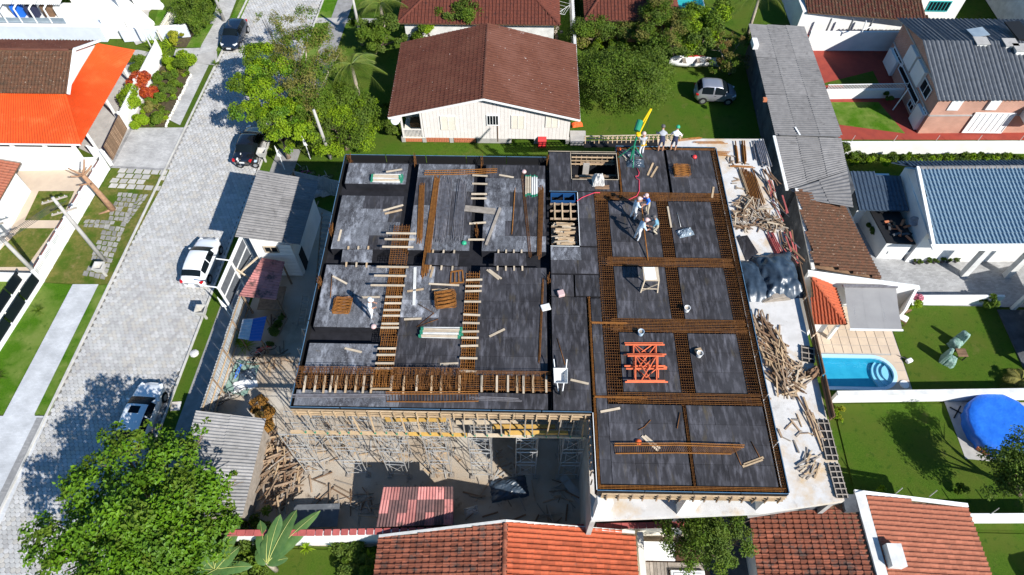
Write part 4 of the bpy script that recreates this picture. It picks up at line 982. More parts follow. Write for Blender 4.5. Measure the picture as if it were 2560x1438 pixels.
for y in (20.8, 26.3): MB().bar((34.3, y, 0), (34.3, y, 2.15), .25).build('post', M['white_wall'], h10)
MB().bar((33.9, 26.75, 2.3), (39, 26.75, 3.4), .18, .2).build('verge', M['white_paint'], h10)
garden_wall('white wall between the paved yard and the pool lawn', [(26.4, 26.6), (33.4, 26.75)], 1.0)
garden_wall('white wall between the swimming pool and the lower lawn', [(19.9, 19.05), (36, 19.6)], 1.15, .2, cap='white_wall_old')

# --- tiled houses along the bottom edge
h11 = thing('orange_tiled_house', (-.5, 7, 0), 'house with orange and grey tiled gable roof at the bottom centre', 'house')
MB().b2(-6.9, 6.0, -2, 9.4, 0, 2.2).build('wall', M['cream_wall'], h11)
tile_roof(h11, [(-7.3, 9.55, 2.3), (-7.3, 3, 2.3), (-.55, 3.2, 3.6), (-.55, 10.1, 3.6)], .255, .37, 'tile_old', 150)
tile_roof(h11, [(6.4, 3, 2.3), (6.4, 10.0, 2.3), (-.55, 10.1, 3.6), (-.55, 3.2, 3.6)], .255, .37, 'tile_orange', 150)
ridge_caps(h11, (-.55, 3.2, 3.62), (-.55, 10.1, 3.62), 'tile_old', .12, .4)
for a, c in (((-7.3, 9.6, 2.32), (-.55, 10.16, 3.62)), ((-.54, 10.16, 3.625), (6.4, 10.06, 2.325))): MB().bar(a, c, .14, .1).build('verge', M['white_wall_old'], h11)
h12 = thing('ridge_wall_house', (18.5, 7, 0), 'house with two old tiled slopes either side of a grey parapet, bottom right', 'house')
MB().b2(13, 24, -2, 10.4, 0, 2.3).build('wall', M['white_wall'], h12)
tile_roof(h12, [(12.65, 10.9, 2.5), (12.4, 3, 2.5), (18.3, 3, 3.5), (18.15, 11.55, 3.5)], .255, .37, 'tile_old', 150)
tile_roof(h12, [(24.6, 3, 2.5), (24.6, 11.6, 2.5), (18.7, 11.95, 3.5), (18.75, 3, 3.5)], .255, .37, 'tile_pink', 150)
MB().prism([(18.2, 3), (18.72, 3), (18.7, 12.15), (18.15, 12.0)], 2.4, 3.62).build('parapet', M['white_wall_old'], h12)
MB().b2(18.85, 19.6, 8.2, 9.3, 3.3, 4.05).build('chimney', M['white_wall_old'], h12)
MB().bar((18.2, 12.1, 3.5), (24.6, 11.75, 2.62), .2, .12).build('verge', M['white_paint'], h12)
MB().bar((12.5, 11.0, 2.6), (18.2, 11.75, 3.55), .3, .1).build('verge', M['concrete'], h12)
MB().b2(17.4, 18.1, 11.0, 11.9, 3.1, 3.65).build('gutter_box', M['dark_wall'], h12)
gw = garden_wall('white wall topped with thin security wires right of the old tiled roofs', [(24.7, 11.6), (38, 11.9)], 1.3, .2)
for i in range(5):
    x = 20.6+i*2.0; yy = 12.15 if x < 24.6 else 11.7; zz = 3.3-(x-18.7)*.15 if x < 24.6 else 1.3
    MB().rod((x, yy, zz), (x+.25, yy+.2, zz+.5), .03).build('wire_post', M['steel'], gw)
bw = garden_wall('white boundary wall with red tile coping below the building plot', [(-15.5, 9.65), (-10.8, 9.75), (4.2, 10.35)], 2.15, .2, cap='coping_red', cat='wall')
garden_wall('cream wall with red tile coping in front of the white columns', [(4.4, 10.42), (9.4, 10.62)], 1.95, .2, m='cream_wall', cap='coping_red')
h13 = thing('patio_steps', (8, 9.4, 0), 'white tiled patio ledge and wall beside the orange tiled house', 'patio')
MB().b2(6.62, 6.95, 8.0, 10.25, 0, 1.75).build('wall', M['cream_wall'], h13); MB().b2(7.0, 8.85, 9.55, 10.0, .02, .75).build('ledge', M['white_wall'], h13)
MB().b2(7.0, 8.85, 9.1, 9.53, .02, .4).build('ledge', M['white_wall'], h13); MB().b2(8.88, 10.2, 9.12, 9.95, .02, .55).build('planter', M['tile_moss'], h13)
sheet('yard', [(10.75, 4), (12.9, 4), (12.9, 10.2), (10.75, 10.2)], M['dark_wall'], .02, px=False)  # dark sheet added for a shaded corrugated area, the shade put into its colour
hd = thing('timber_deck', (9, 8, 0), 'weathered grey plank deck round the white tub at the bottom edge', 'deck')
MB().b2(7.0, 10.7, 5, 9.05, .02, .28).build('deck_frame', M['timber_brown'], hd)
for i in range(7): MB().b2(7.02+i*.2, 7.20+i*.2, 5, 9.0, .29, .34+.02*(i in (2, 3))).build('deck_board', M['timber_grey'], hd)
for i in range(2): MB().b2(8.44, 10.66, 8.82-i*.2, 9.0-i*.2, .29, .34).build('deck_board', M['timber_grey'], hd)
tb = thing('hot_tub', (9.5, 7.5, .3), 'white square tub cover set into the weathered plank deck', 'tub')
MB().b2(8.5, 10.35, 6, 8.58, .3, .55).build('rim', M['plastic_white'], tb, bevel=.04); MB().b2(8.65, 10.2, 6.1, 8.42, .552, .6).build('cover', M['plastic_white'], tb, bevel=.03)
# ================================================================== west side houses and the huts on the plot
h14 = thing('orange_veranda_house', (-40, 45, 0), 'house with bright orange veranda roof round a brown tiled gable', 'house')
MB().b2(-48, -37.15, 43.8, 50, 0, 3.3).build('wall', M['white_wall'], h14)
zo, zi = 2.45, 3.25
A0, A1, A2, A3 = (-48, 38.6, zo), (-34.35, 38.65, zo), (-34.0, 50.5, zo), (-36.2, 50.9, zi)
I0, I1, I2 = (-48, 43.7, zi), (-37.1, 43.7, zi), (-36.9, 50.3, zi)
corr(h14, 'veranda_roof', A0, A1, I1, I0, .22, .032, 'tin_orange'); corr(h14, 'veranda_roof', A1, A2, I2, I1, .22, .032, 'tin_orange')
MB().bar(A1, I1, .14, .06).build('hip_flashing', M['tin_orange'], h14); MB().bar(A0, A1, .06, .12).build('gutter', M['white_paint'], h14)
gz = 5.0
MB().add([(-37.0, 43.7, 3.2), (-37.0, 50.1, 3.2), (-37.0, 46.9, gz-.12), (-37.3, 43.7, 3.2), (-37.3, 50.1, 3.2), (-37.3, 46.9, gz-.12)], [(0, 1, 2), (3, 5, 4), (0, 2, 5, 3), (1, 4, 5, 2)]).build('gable', M['white_wall'], h14)
tile_roof(h14, [(-48, 43.5, 3.4), (-36.7, 43.5, 3.4), (-36.7, 46.9, gz), (-48, 46.9, gz)], .28, .36, 'tile_moss', k=1.1)
tile_roof(h14, [(-36.7, 50.3, 3.4), (-48, 50.3, 3.4), (-48, 46.9, gz), (-36.7, 46.9, gz)], .28, .36, 'tile_brown', k=1.1)
ridge_caps(h14, (-48, 46.9, gz), (-36.7, 46.9, gz), 'tile_brown_pale', .13, .42)
MB().bar((-36.62, 43.4, 3.42), (-36.62, 46.95, gz+.06), .16, .2).build('verge', M['white_paint'], h14); MB().bar((-36.621, 50.4, 3.42), (-36.621, 46.95, gz+.064), .16, .2).build('verge', M['white_paint'], h14)
for y in (40.2, 44.4, 48.6): MB().bar((-34.6, y, 0), (-34.6, y, 2.4), .16).build('post', M['white_wall'], h14)
MB().b2(-48, -35.2, 38.95, 39.1, 0, 1.75).build('front_wall', M['white_wall'], h14)
for x in (-43.0, -40.2, -37.6, -35.3): MB().b2(x-.1, x+.1, 38.9, 39.1, 1.752, 2.36).build('pier', M['white_wall'], h14)
MB().b2(-48, -35.2, 39.35, 39.4, 1.5, 2.35).build('dark_screen', M['black'], h14)
garden_wall('plain white wall in front of the orange-roofed house', [(-48, 37.9), (-33.9, 38.55)], 1.15, .2)
# street fence of the orange house: white pickets, brown gate
fx = [P(278, 414), P(320, 322), P(358, 241), P(408, 142)]
fl = thing('picket_fence', tuple(fx[1]), 'tall white picket fence with brown gate along the flower bed', 'fence')
for k in range(3):
    p, q = fx[k], fx[k+1]
    if k == 0:
        d = (q-p); a, c = p+d*.12, p+d*.98
        gt = MB().bar(a+Vector((0, 0, .85)), c+Vector((0, 0, .85)), .05, 1.5).build('gate', M['timber_brown'], fl)
        for i in range(22): s = a.lerp(c, (i+.5)/22); MB().bar(s+Vector((.04, 0, .12)), s+Vector((.04, 0, 1.62)), .06, .03).build('gate_slat', M['timber_old'], gt)
        MB().bar(p, p+Vector((0, 0, 1.75)), .16).build('post', M['white_wall'], fl)
    else:
        MB().bar(p+Vector((0, 0, .4)), q+Vector((0, 0, .4)), .12, .8).build('base_wall', M['white_wall'], fl)
        n = int((q-p).length/.16)
        for i in range(n): s = p.lerp(q, (i+.5)/n); MB().bar(s+Vector((0, 0, .8)), s+Vector((0, 0, 1.7)), .09, .035).build('picket', M['white_paint'], fl)
    MB().bar(q, q+Vector((0, 0, 1.85)), .16).build('post', M['white_wall'], fl)
s_ = thing('corner_gate', tuple(P(268, 405)), 'white picket gate at the corner beside the orange veranda', 'gate')
p, q = P(282, 412), P(240, 398)
for i in range(11): v = p.lerp(q, i/10); MB().bar(v, v+Vector((0, 0, 1.55)), .10, .03).build('picket', M['white_paint'], s_)
for z in (.4, 1.3): MB().bar(p+Vector((0, .04, z)), q+Vector((0, .04, z)), .04, .06).build('rail', M['white_paint'], s_)

# the white house at the left edge with its picket-topped front wall
h15 = thing('white_house', tuple(P(-30, 500)), 'white house with brown tiled roof corner at the left edge', 'house')
A, B_ = P(78, 478), P(-20, 660); d = (B_-A).normalized(); n = Vector((d.y, -d.x, 0));
if n.x > 0: n = -n
MB().prism([(A.x, A.y), (B_.x, B_.y), (B_.x+n.x*9, B_.y+n.y*9), (A.x+n.x*9, A.y+n.y*9)], 0, 2.6).build('wall', M['white_wall'], h15)
c_ = A.lerp(B_, .36); window(h15, (c_.x, c_.y, 1.55), (d.x, d.y, 0), 1.9, 1.5, (-n.x, -n.y, 0), 'plastic_white', bars=4)
E0, E1 = A-d*.5-n*.5, B_-n*.5; R0, R1 = A-d*.5+n*4.5, B_+n*4.5
tile_roof(h15, [(E1.x, E1.y, 2.6), (E0.x, E0.y, 2.6), (R0.x, R0.y, 3.9), (R1.x, R1.y, 3.9)][::1], .27, .36, 'tile_pink')
MB().bar((E0.x, E0.y, 2.55), (R0.x, R0.y, 3.86), .1, .16).build('verge', M['timber_grey'], h15)
p, q = P(272, 424), P(108, 704)
pf = thing('picket_wall', tuple(p.lerp(q, .5)), 'long white front wall with picket panels between the leaning pole and stump', 'fence')
MB().bar(p+Vector((0, 0, .35)), q+Vector((0, 0, .35)), .16, .7).build('base_wall', M['white_wall'], pf)
N = 9
for k in range(N+1): v = p.lerp(q, k/N); MB().bar(v, v+Vector((0, 0, 1.35)), .2).build('pier', M['white_wall'], pf)
for k in range(N):
    for i in range(9): v = p.lerp(q, (k+.1+.8*i/8)/N); MB().bar(v+Vector((0, 0, .7)), v+Vector((0, 0, 1.24)), .07, .03).build('picket', M['white_paint'], pf)
    MB().bar(p.lerp(q, k/N+.012)+Vector((0, 0, 1.27)), p.lerp(q, (k+1)/N-.012)+Vector((0, 0, 1.27)), .1, .05).build('rail', M['white_paint'], pf)
    MB().bar(p.lerp(q, k/N+.012)+Vector((-.14, 0, 1.22)), p.lerp(q, (k+1)/N-.012)+Vector((-.14, 0, 1.22)), .12, .04).build('clay_coping', M['tile_old'], pf)
# glass-sided lawn terrace at the lower left
garden_wall('white cross wall between the dry lawns and the green lawn', [(-60, 700), (104, 704)], .9, .18, px=True)
gl = thing('glass_balustrade', tuple(P(40, 800)), 'glass balustrade on white kerbs beside the lower left lawn', 'balustrade')
for (u0, v0, u1, v1) in ((106, 706, -40, 935), (66, 700, -60, 890)):
    a, c = P(u0, v0), P(u1, v1); MB().bar(a+Vector((0, 0, .15)), c+Vector((0, 0, .15)), .22, .3).build('kerb_beam', M['white_wall'], gl)
    for k in range(4): s, e = a.lerp(c, k/4+.01), a.lerp(c, (k+1)/4-.01); MB().bar(s+Vector((0, 0, .75)), e+Vector((0, 0, .75)), .02, .9).build('glass_pane', M['glass_dark'], gl)

# the big white house at the top left
h16 = thing('white_villa', (-44, 60, 0), 'large white villa with glazed sunroom and sloping buttresses, top left', 'house')
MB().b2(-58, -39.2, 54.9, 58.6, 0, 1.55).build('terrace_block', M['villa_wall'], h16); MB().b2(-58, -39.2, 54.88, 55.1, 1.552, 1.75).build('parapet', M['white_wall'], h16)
MB().b2(-43.2, -37.9, 58.62, 76, 0, 4.6).build('wall', M['white_wall'], h16); MB().b2(-58, -43.22, 62, 76, 0, 4.6).build('wall', M['white_wall'], h16)
MB().b2(-39.18, -37.9, 55.4, 58.6, 0, 2.1).build('wall', M['white_wall'], h16)
for i in range(5):
    y = 57.2+i*2.9
    MB().prism([(-37.9, y), (-35.6, y), (-35.6, y+.55), (-37.9, y+.55)], 0, [4.0, .25, .25, 4.0]).build('buttress', M['white_wall'], h16)
    MB().b2(-37.9, -37.86, y+.9, y+2.4, .1, 2.0).build('arch_opening', M['dark_wall'], h16)
sr = MB().b2(-58, -42.3, 55.15, 58.6, 1.56, 1.62).build('sunroom', M['white_wall'], h16)
for i in range(11):
    x = -57.4+i*1.38
    MB().b2(x-.05, x+.05, 55.15, 55.23, 1.76, 3.2).build('mullion', M['white_paint'], sr); MB().bar((x, 55.2, 3.2), (x, 56.2, 3.3), .1).build('rafter', M['white_paint'], sr)
    MB().b2(x+.06, x+1.3, 55.18, 55.2, 1.76, 2.3).build('pane', M['glass_pale'], sr)
    MB().box((x+.65, 56.4+jit(.3), 2.2), (.9, .6, 1.1)).build('stored_box', M[('tarp_blue', 'timber', 'cloth_pale_blue', 'white_wall', 'cloth_navy', 'timber_yellow', 'white_wall', 'cloth_blue', 'cloth_navy', 'timber_brown', 'white_wall')[i]], sr)
for i in range(7): corr(sr, 'roof_sheet', (-58+i*2.25, 55.75, 3.3), (-58+(i+1)*2.25-.03, 55.75, 3.3), (-58+(i+1)*2.25-.03, 58.8, 3.75), (-58+i*2.25, 58.8, 3.75), .2, .03, 'white_wall_old')
window(h16, (-37.88, 67.5, 3.7), (0, 1, 0), 2.4, 1.0, (1, 0, 0), 'glass_pale')
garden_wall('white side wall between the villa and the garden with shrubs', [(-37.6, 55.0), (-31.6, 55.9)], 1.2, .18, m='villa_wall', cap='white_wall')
for k, (u0, v0, u1, v1) in enumerate(((405, 105, 455, 20),)):
    a, c = P(u0, v0), P(u1, v1); f_ = thing('picket_fence', tuple(a), 'cream picket fence beside the dark round hedge, top left', 'fence')
    for i in range(24): v = a.lerp(c, i/23); MB().bar(v, v+Vector((0, 0, 1.2)), .10, .04).build('picket', M['cream_wall'], f_)
    MB().bar(a+Vector((0, 0, .9)), c+Vector((0, 0, .9)), .05, .06).build('rail', M['cream_wall'], f_)

# ------------------------------------------------------------------ huts, fence and billboard of the building plot
s1 = thing('site_hut', (-16.7, 31, 0), 'tall white timber site hut with grey corrugated roof by the street', 'hut')
Z0, Z1 = 5.2, 3.75
Rq = [P(587, 592, Z0), P(645, 425, Z0), P(798, 452, Z1), P(750, 612, Z1)]
MB().prism([(-18.1, 28.2), (-15.5, 28.35), (-15.2, 33.6), (-18.0, 33.5)], 0, [4.75, 3.6, 3.6, 4.75]).build('wall', M['white_wall'], s1)
for i in range(13): MB().bar((-15.47+.024*.4*i, 28.36+.4*i, .1), (-15.47+.024*.4*i, 28.36+.4*i, 3.55), .03, .37).build('wall_board', M['cream_board'], s1) if False else None
for i in range(9): MB().b2(-17.95, -15.5, 28.16, 28.2, .1+i*.4, .47+i*.4).build('wall_board', M['white_wall'], s1)
window(s1, (-16.9, 28.16, 3.2), (1, 0, 0), .9, .6, (0, -1, 0), 'glass_dark', 'timber_pale')
MB().b2(-15.5, -15.42, 28.7, 29.5, 0, 1.9).build('door', M['black'], s1)
corr_sheets(s1, Rq[0], Rq[1], Rq[2], Rq[3], 6, 2, .22, .035, 'fibre_cement')
st = thing('outdoor_stair', (-13.6, 29.5, 0), 'timber stair of many treads between the site hut and the deck', 'stair')
for i in range(15): MB().b2(-14.3, -13.3, 26.8+i*.36, 27.05+i*.36, .3+i*.14, .36+i*.14).build('tread', M['timber_grey'], st)
for x in (-14.35, -13.25): MB().bar((x, 26.7, .2), (x, 32.2, 2.3), .06, .2).build('stringer', M['timber_old'], st)
s2 = thing('lean_to', (-17, 26, 0), 'open lean-to with faded red corrugated roof behind the billboard', 'shelter')
corr_sheets(s2, P(597, 740, 2.4), P(655, 645, 2.4), P(712, 655, 2.55), P(690, 750, 2.55), 3, 2, .2, .035, 'fibre_pink')
for u, v in ((604, 735), (690, 745), (706, 660), (655, 650)): q = P(u, v, 2.4); MB().bar((q.x, q.y, 0), (q.x, q.y, 2.35), .1).build('post', M['timber_old'], s2)
MB().b2(-17.9, -16.3, 24.9, 26.8, .6, .7).build('bench_top', M['timber_old'], s2)
s3 = thing('site_hut', tuple(P(560, 1150)), 'low grey corrugated hut half hidden by the big tree', 'hut')
Rq = [P(490, 1027, 2.5), P(665, 1047, 2.4), P(606, 1290, 2.4), P(415, 1290, 2.5)]
corr_sheets(s3, Rq[3], Rq[0], Rq[1], Rq[2], 6, 2, .2, .032, 'fibre_light')
MB().prism([(Rq[0].x+.3, Rq[0].y-.3), (Rq[1].x-.3, Rq[1].y-.3), (Rq[2].x-.3, Rq[2].y+.2), (Rq[3].x+.3, Rq[3].y+.2)], 0, 2.3).build('wall', M['timber_grey'], s3)
s4 = thing('tool_shed', (-5.4, 11.2, 0), 'small shed with pink and black striped corrugated roof below the scaffold', 'shed')
Rq = [P(940, 1318, 2.2), P(1133, 1312, 2.2), P(1133, 1217, 2.5), P(958, 1218, 2.5)]
corr_sheets(s4, Rq[0], Rq[1], Rq[2], Rq[3], 8, 3, .17, .032, ['fibre_pink', 'fibre_pink_old', 'fibre_pink', 'fibre_pink_old', 'fibre_pink_old'])
MB().prism([(Rq[0].x+.15, Rq[0].y+.1), (Rq[1].x-.15, Rq[1].y+.1), (Rq[2].x-.15, Rq[2].y-.1), (Rq[3].x+.15, Rq[3].y-.1)], 0, 2.05).build('wall', M['timber_brown'], s4)
s5 = thing('tin_canopy', tuple(P(640, 860)), 'little canopy, half white and half blue sheet, beside the tin fence', 'canopy')
corr(s5, 'roof_sheet', P(595, 846, 1.9), P(607, 797, 1.9), P(633, 796, 2.0), P(622, 850, 2.0), .22, .02, 'tin_sheet')
corr(s5, 'roof_sheet', P(622, 852, 2.0), P(633.5, 796, 2.0), P(667, 790, 2.1), P(652, 852, 2.1), .22, .02, 'tin_blue')
for u, v in ((600, 842), (650, 848), (664, 795), (610, 800)): q = P(u, v, 1.9); MB().bar((q.x, q.y, 0), (q.x, q.y, 1.88), .07).build('post', M['timber_old'], s5)
# tin fence, sheet by sheet
def tin_fence(p, q, label, h=2.0, n=10, ms=('tin_sheet',)):
    p, q = Vector(p), Vector(q); f_ = thing('tin_fence', tuple(p.lerp(q, .5)), label, 'fence'); d = (q-p).normalized(); nn = Vector((d.y, -d.x, 0))
    if nn.x < 0: nn = -nn
    for i in range(n):
        a, c = p.lerp(q, i/n+.001), p.lerp(q, (i+1)/n-.001); o = nn*.004*(i % 2); up = Vector((0, 0, h+jit(.04)))
        vs = []; k = 16; fs = []
        for j in range(k+1):
            b_ = a.lerp(c, j/k)+o+nn*.02*math.sin(j/k*math.pi*8); vs += [b_, b_+up, b_-nn*.006, b_+up-nn*.006]
        for j in range(k): t = 4*j; fs += [(t, t+4, t+5, t+1), (t+2, t+3, t+7, t+6), (t+1, t+5, t+7, t+3)]
        MB().add(vs, fs).build('tin_sheet', M[random.choice(ms)], f_)
    for z in (.35, 1.1, h-.12): MB().bar(p+nn*.07+Vector((0, 0, z)), q+nn*.07+Vector((0, 0, z)), .05, .09).build('rail', M['timber'], f_)
    m_ = max(2, int((q-p).length/2))
    for i in range(m_+1): v = p.lerp(q, i/m_)+nn*.14; MB().bar(v, v+Vector((0, 0, h+.05)), .08).build('post', M['timber_old'], f_)
    return f_
tin_fence((-19.05, 16.8, 0), (-18.75, 25.2, 0), 'corrugated tin fence with timber rails along the dark footpath', 2.05, 10)
tin_fence((-18.0, 34.6, 0), (-17.6, 36.6, 0), 'short tin fence end north of the site hut', 1.9, 3); tin_fence((-17.5, 36.7, 0), (-13.4, 35.6, 0), 'tin fence below the bushes, behind the leaning bicycles', 1.9, 5)
# billboard seen from the back
b0, b1 = P(545, 722, 3.05), P(603, 590, 3.05); bb = thing('billboard', (b0.x, (b0.y+b1.y)/2, 0), 'dark-backed billboard in white frame with two lamp arms, facing the street', 'billboard')
for k in range(2):
    a, c = b0.lerp(b1, k/2+.004), b0.lerp(b1, (k+1)/2-.004)
    for z0, z1 in ((.85, 1.95), (2.0, 3.0)): MB().bar((a.x, a.y, (z0+z1)/2), (c.x, c.y, (z0+z1)/2), .05, z1-z0).build('board_panel', M['car_navy'] if False else M['fibre_dark'], bb)
for z in (.82, 1.97, 3.03): MB().bar((b0.x+.02, b0.y, z), (b1.x+.02, b1.y, z), .1 if z < 3 else .22, .08).build('frame_bar', M['white_paint'], bb)
for t in (0, .5, 1): v = b0.lerp(b1, t); MB().bar((v.x+.06, v.y, 0), (v.x+.06, v.y, 3.06), .12).build('post', M['white_paint'], bb)
for t in (.02, .52): v = b0.lerp(b1, t); MB().bar(v, v+Vector((-.95, .05, .12)), .06).build('lamp_arm', M['white_paint'], bb)
v = b0.lerp(b1, .5); MB().bar((v.x+.1, v.y, 2.2), (v.x+1.9, v.y-.4, .1), .1).build('brace', M['timber_pale'], bb); MB().bar((v.x+.1, v.y, 1.6), (v.x+2.3, v.y+2.1, 2.4), .1).build('brace', M['timber_pale'], bb)

# ------------------------------------------------------------------ poles
def pole(u, v, h, label, m='concrete', arms=True, r=.13, name='utility_pole', lean=(0, 0)):
    q = P(u, v); t = thing(name, tuple(q), label, 'pole')
    top = q+Vector((lean[0], lean[1], h)); MB().tube([q, q.lerp(top, .5), top], [r*1.25, r*1.05, r*.8], 8).build('shaft', M[m], t, smooth=True)
    if arms:
        for k, z in enumerate((h-.25, h-1.4)):
            cbar = MB().bar((q.x-.7, q.y-.35, z), (q.x+.7, q.y+.35, z), .09, .09).build('crossarm', M['timber_grey'], t)
            for s in (-.6, -.3, .3, .6): MB().lathe((q.x+s, q.y+s*.5, z+.04), [(.03, 0), (.05, .05), (.02, .12)], 8).build('insulator', M['concrete'], cbar)
    return t
pole(262, 653, 6.9, 'concrete utility pole with crossarms beside the stone slab path'); pole(106, 700, 6.2, 'utility pole at the left edge by the white cross wall'); pole(826, 396, 5.0, 'grey utility pole standing in the bushes left of the deck', arms=False, lean=(-.2, .1))
pole(906, 112, 5.0, 'grey pole behind the feathery palm', arms=False); pole(560, 52, 5.5, 'pale concrete pole beside the round hedge, top left', arms=False); pole(385, 132, 4.6, 'thin white lamp post beside the orange roof', 'white_paint', False, .06, 'lamp_post')
pole(2252, 222, 3.2, 'thin white pole in the red yard', 'white_paint', False, .05, 'thin_pole') if False else None
wr = thing('overhead_wires', tuple(P(160, 560)), 'bundle of thin overhead wires between the two left utility poles', 'wires')
pa, pb = P(262, 653)+Vector((0, 0, 6.3)), P(106, 700)+Vector((-6, -8, 6.0))
for k in range(5):
    pts = [pa.lerp(pb, i/10)+Vector((k*.25-.5, k*.12-.25, -.5*math.sin(math.pi*i/10))) for i in range(11)]; MB().tube(pts, .018, 3).build('wire', M['wire'], wr)
st = thing('pruned_tree', tuple(P(282, 524)), 'bare pruned tree trunk with stub branches beside the picket wall', 'tree')
q = P(282, 524); pts = [q, q+Vector((-.15, .05, 1.4)), q+Vector((-.35, .1, 2.8)), q+Vector((-.5, .15, 3.6))]
MB().tube(pts, [.26, .2, .19, .15], 9).build('trunk', M['bark_orange'], st, smooth=True)
for dx, dy, dz in ((-.9, .2, .5), (.7, .5, .5), (-.3, -.7, .6), (.2, .8, .8), (-.7, -.3, .1), (.5, -.4, .3)):
    a = pts[2 if dz < .4 else 3]; MB().tube([a, a+Vector((dx*.5, dy*.5, dz*.4)), a+Vector((dx, dy, dz))], [.1, .07, .05], 6).build('branch', M['bark_orange'], st, smooth=True)
MB().tube([q+Vector((0, 0, .05)), q+Vector((-.3, -.2, .04)), q+Vector((-.9, -.5, .0))], [.16, .1, .05], 6).build('root', M['bark_orange'], st, smooth=True)
def bin_post(u, v, label):
    q = P(u, v); t = thing('litter_bin', tuple(q), label, 'litter bin', 'litter bins on posts along the street')
    MB().bar(q, q+Vector((0, 0, .75)), .13).build('post', M['kerb'], t)
    b = MB(); w0, w1, h_ = .24, .36, .5; z = q.z+.75; o = [(-1, -1), (1, -1), (1, 1), (-1, 1)]
    vs = [(q.x+a*w0, q.y+c*w0, z) for a, c in o]+[(q.x+a*w1, q.y+c*w1, z+h_) for a, c in o]+[(q.x+a*(w1-.07), q.y+c*(w1-.07), z+h_) for a, c in o]+[(q.x+a*(w0-.05), q.y+c*(w0-.05), z+.08) for a, c in o]
    fs = [(3, 2, 1, 0)]+[(i, (i+1) % 4, 4+(i+1) % 4, 4+i) for i in range(4)]+[(4+i, 4+(i+1) % 4, 8+(i+1) % 4, 8+i) for i in range(4)]+[(8+i, 8+(i+1) % 4, 12+(i+1) % 4, 12+i) for i in range(4)]+[(12, 13, 14, 15)]
    b.add(vs, fs).build('basket', M['kerb'], t); return t
bin_post(665, 405, 'square concrete litter bin on a post beside the black sedan'); bin_post(517, 797, 'square concrete litter bin on a post behind the white hatchback'); bin_post(266, 690, 'square concrete litter bin on a post near the leaning pole foot')
for u, v, lb in ((776, 398, 'white wedge-shaped sign blade above the bushes fence'), (712, 425, 'white wedge-shaped sign blade beside the grey hut roof'), (580, 797, 'white wedge-shaped sign blade on the tin fence corner')):
    q = P(u, v, 0); MB().add([(q.x-.15, q.y, 1.5), (q.x+.15, q.y, 1.5), (q.x-.12, q.y+.05, 2.6), (q.x-.15, q.y+.04, 1.5), (q.x+.15, q.y+.04, 1.5), (q.x-.12, q.y+.09, 2.6)], [(0, 1, 2), (3, 5, 4), (0, 2, 5, 3), (1, 4, 5, 2), (0, 3, 4, 1)]).bar((q.x, q.y+.02, 0), (q.x, q.y+.02, 1.6), .05).build('sign_blade', M['white_paint']); tag(bpy.data.objects[-1] if False else C.objects[len(C.objects)-1], lb, 'sign')
for u, v, lb in ((440, 1016, 'square pale concrete manhole cover in the verge'), (486, 884, 'round white stone lying in the grass verge')):
    q = P(u, v, .03); (MB().box((q.x, q.y, .05), (.6, .6, .06), .1) if 'square' in lb else MB().lathe((q.x, q.y, .02), [(.3, 0), (.28, .08), (.12, .14)], 9)).build('manhole_cover' if 'square' in lb else 'stone', M['white_concrete']); tag(C.objects[len(C.objects)-1], lb, 'cover' if 'square' in lb else 'stone')
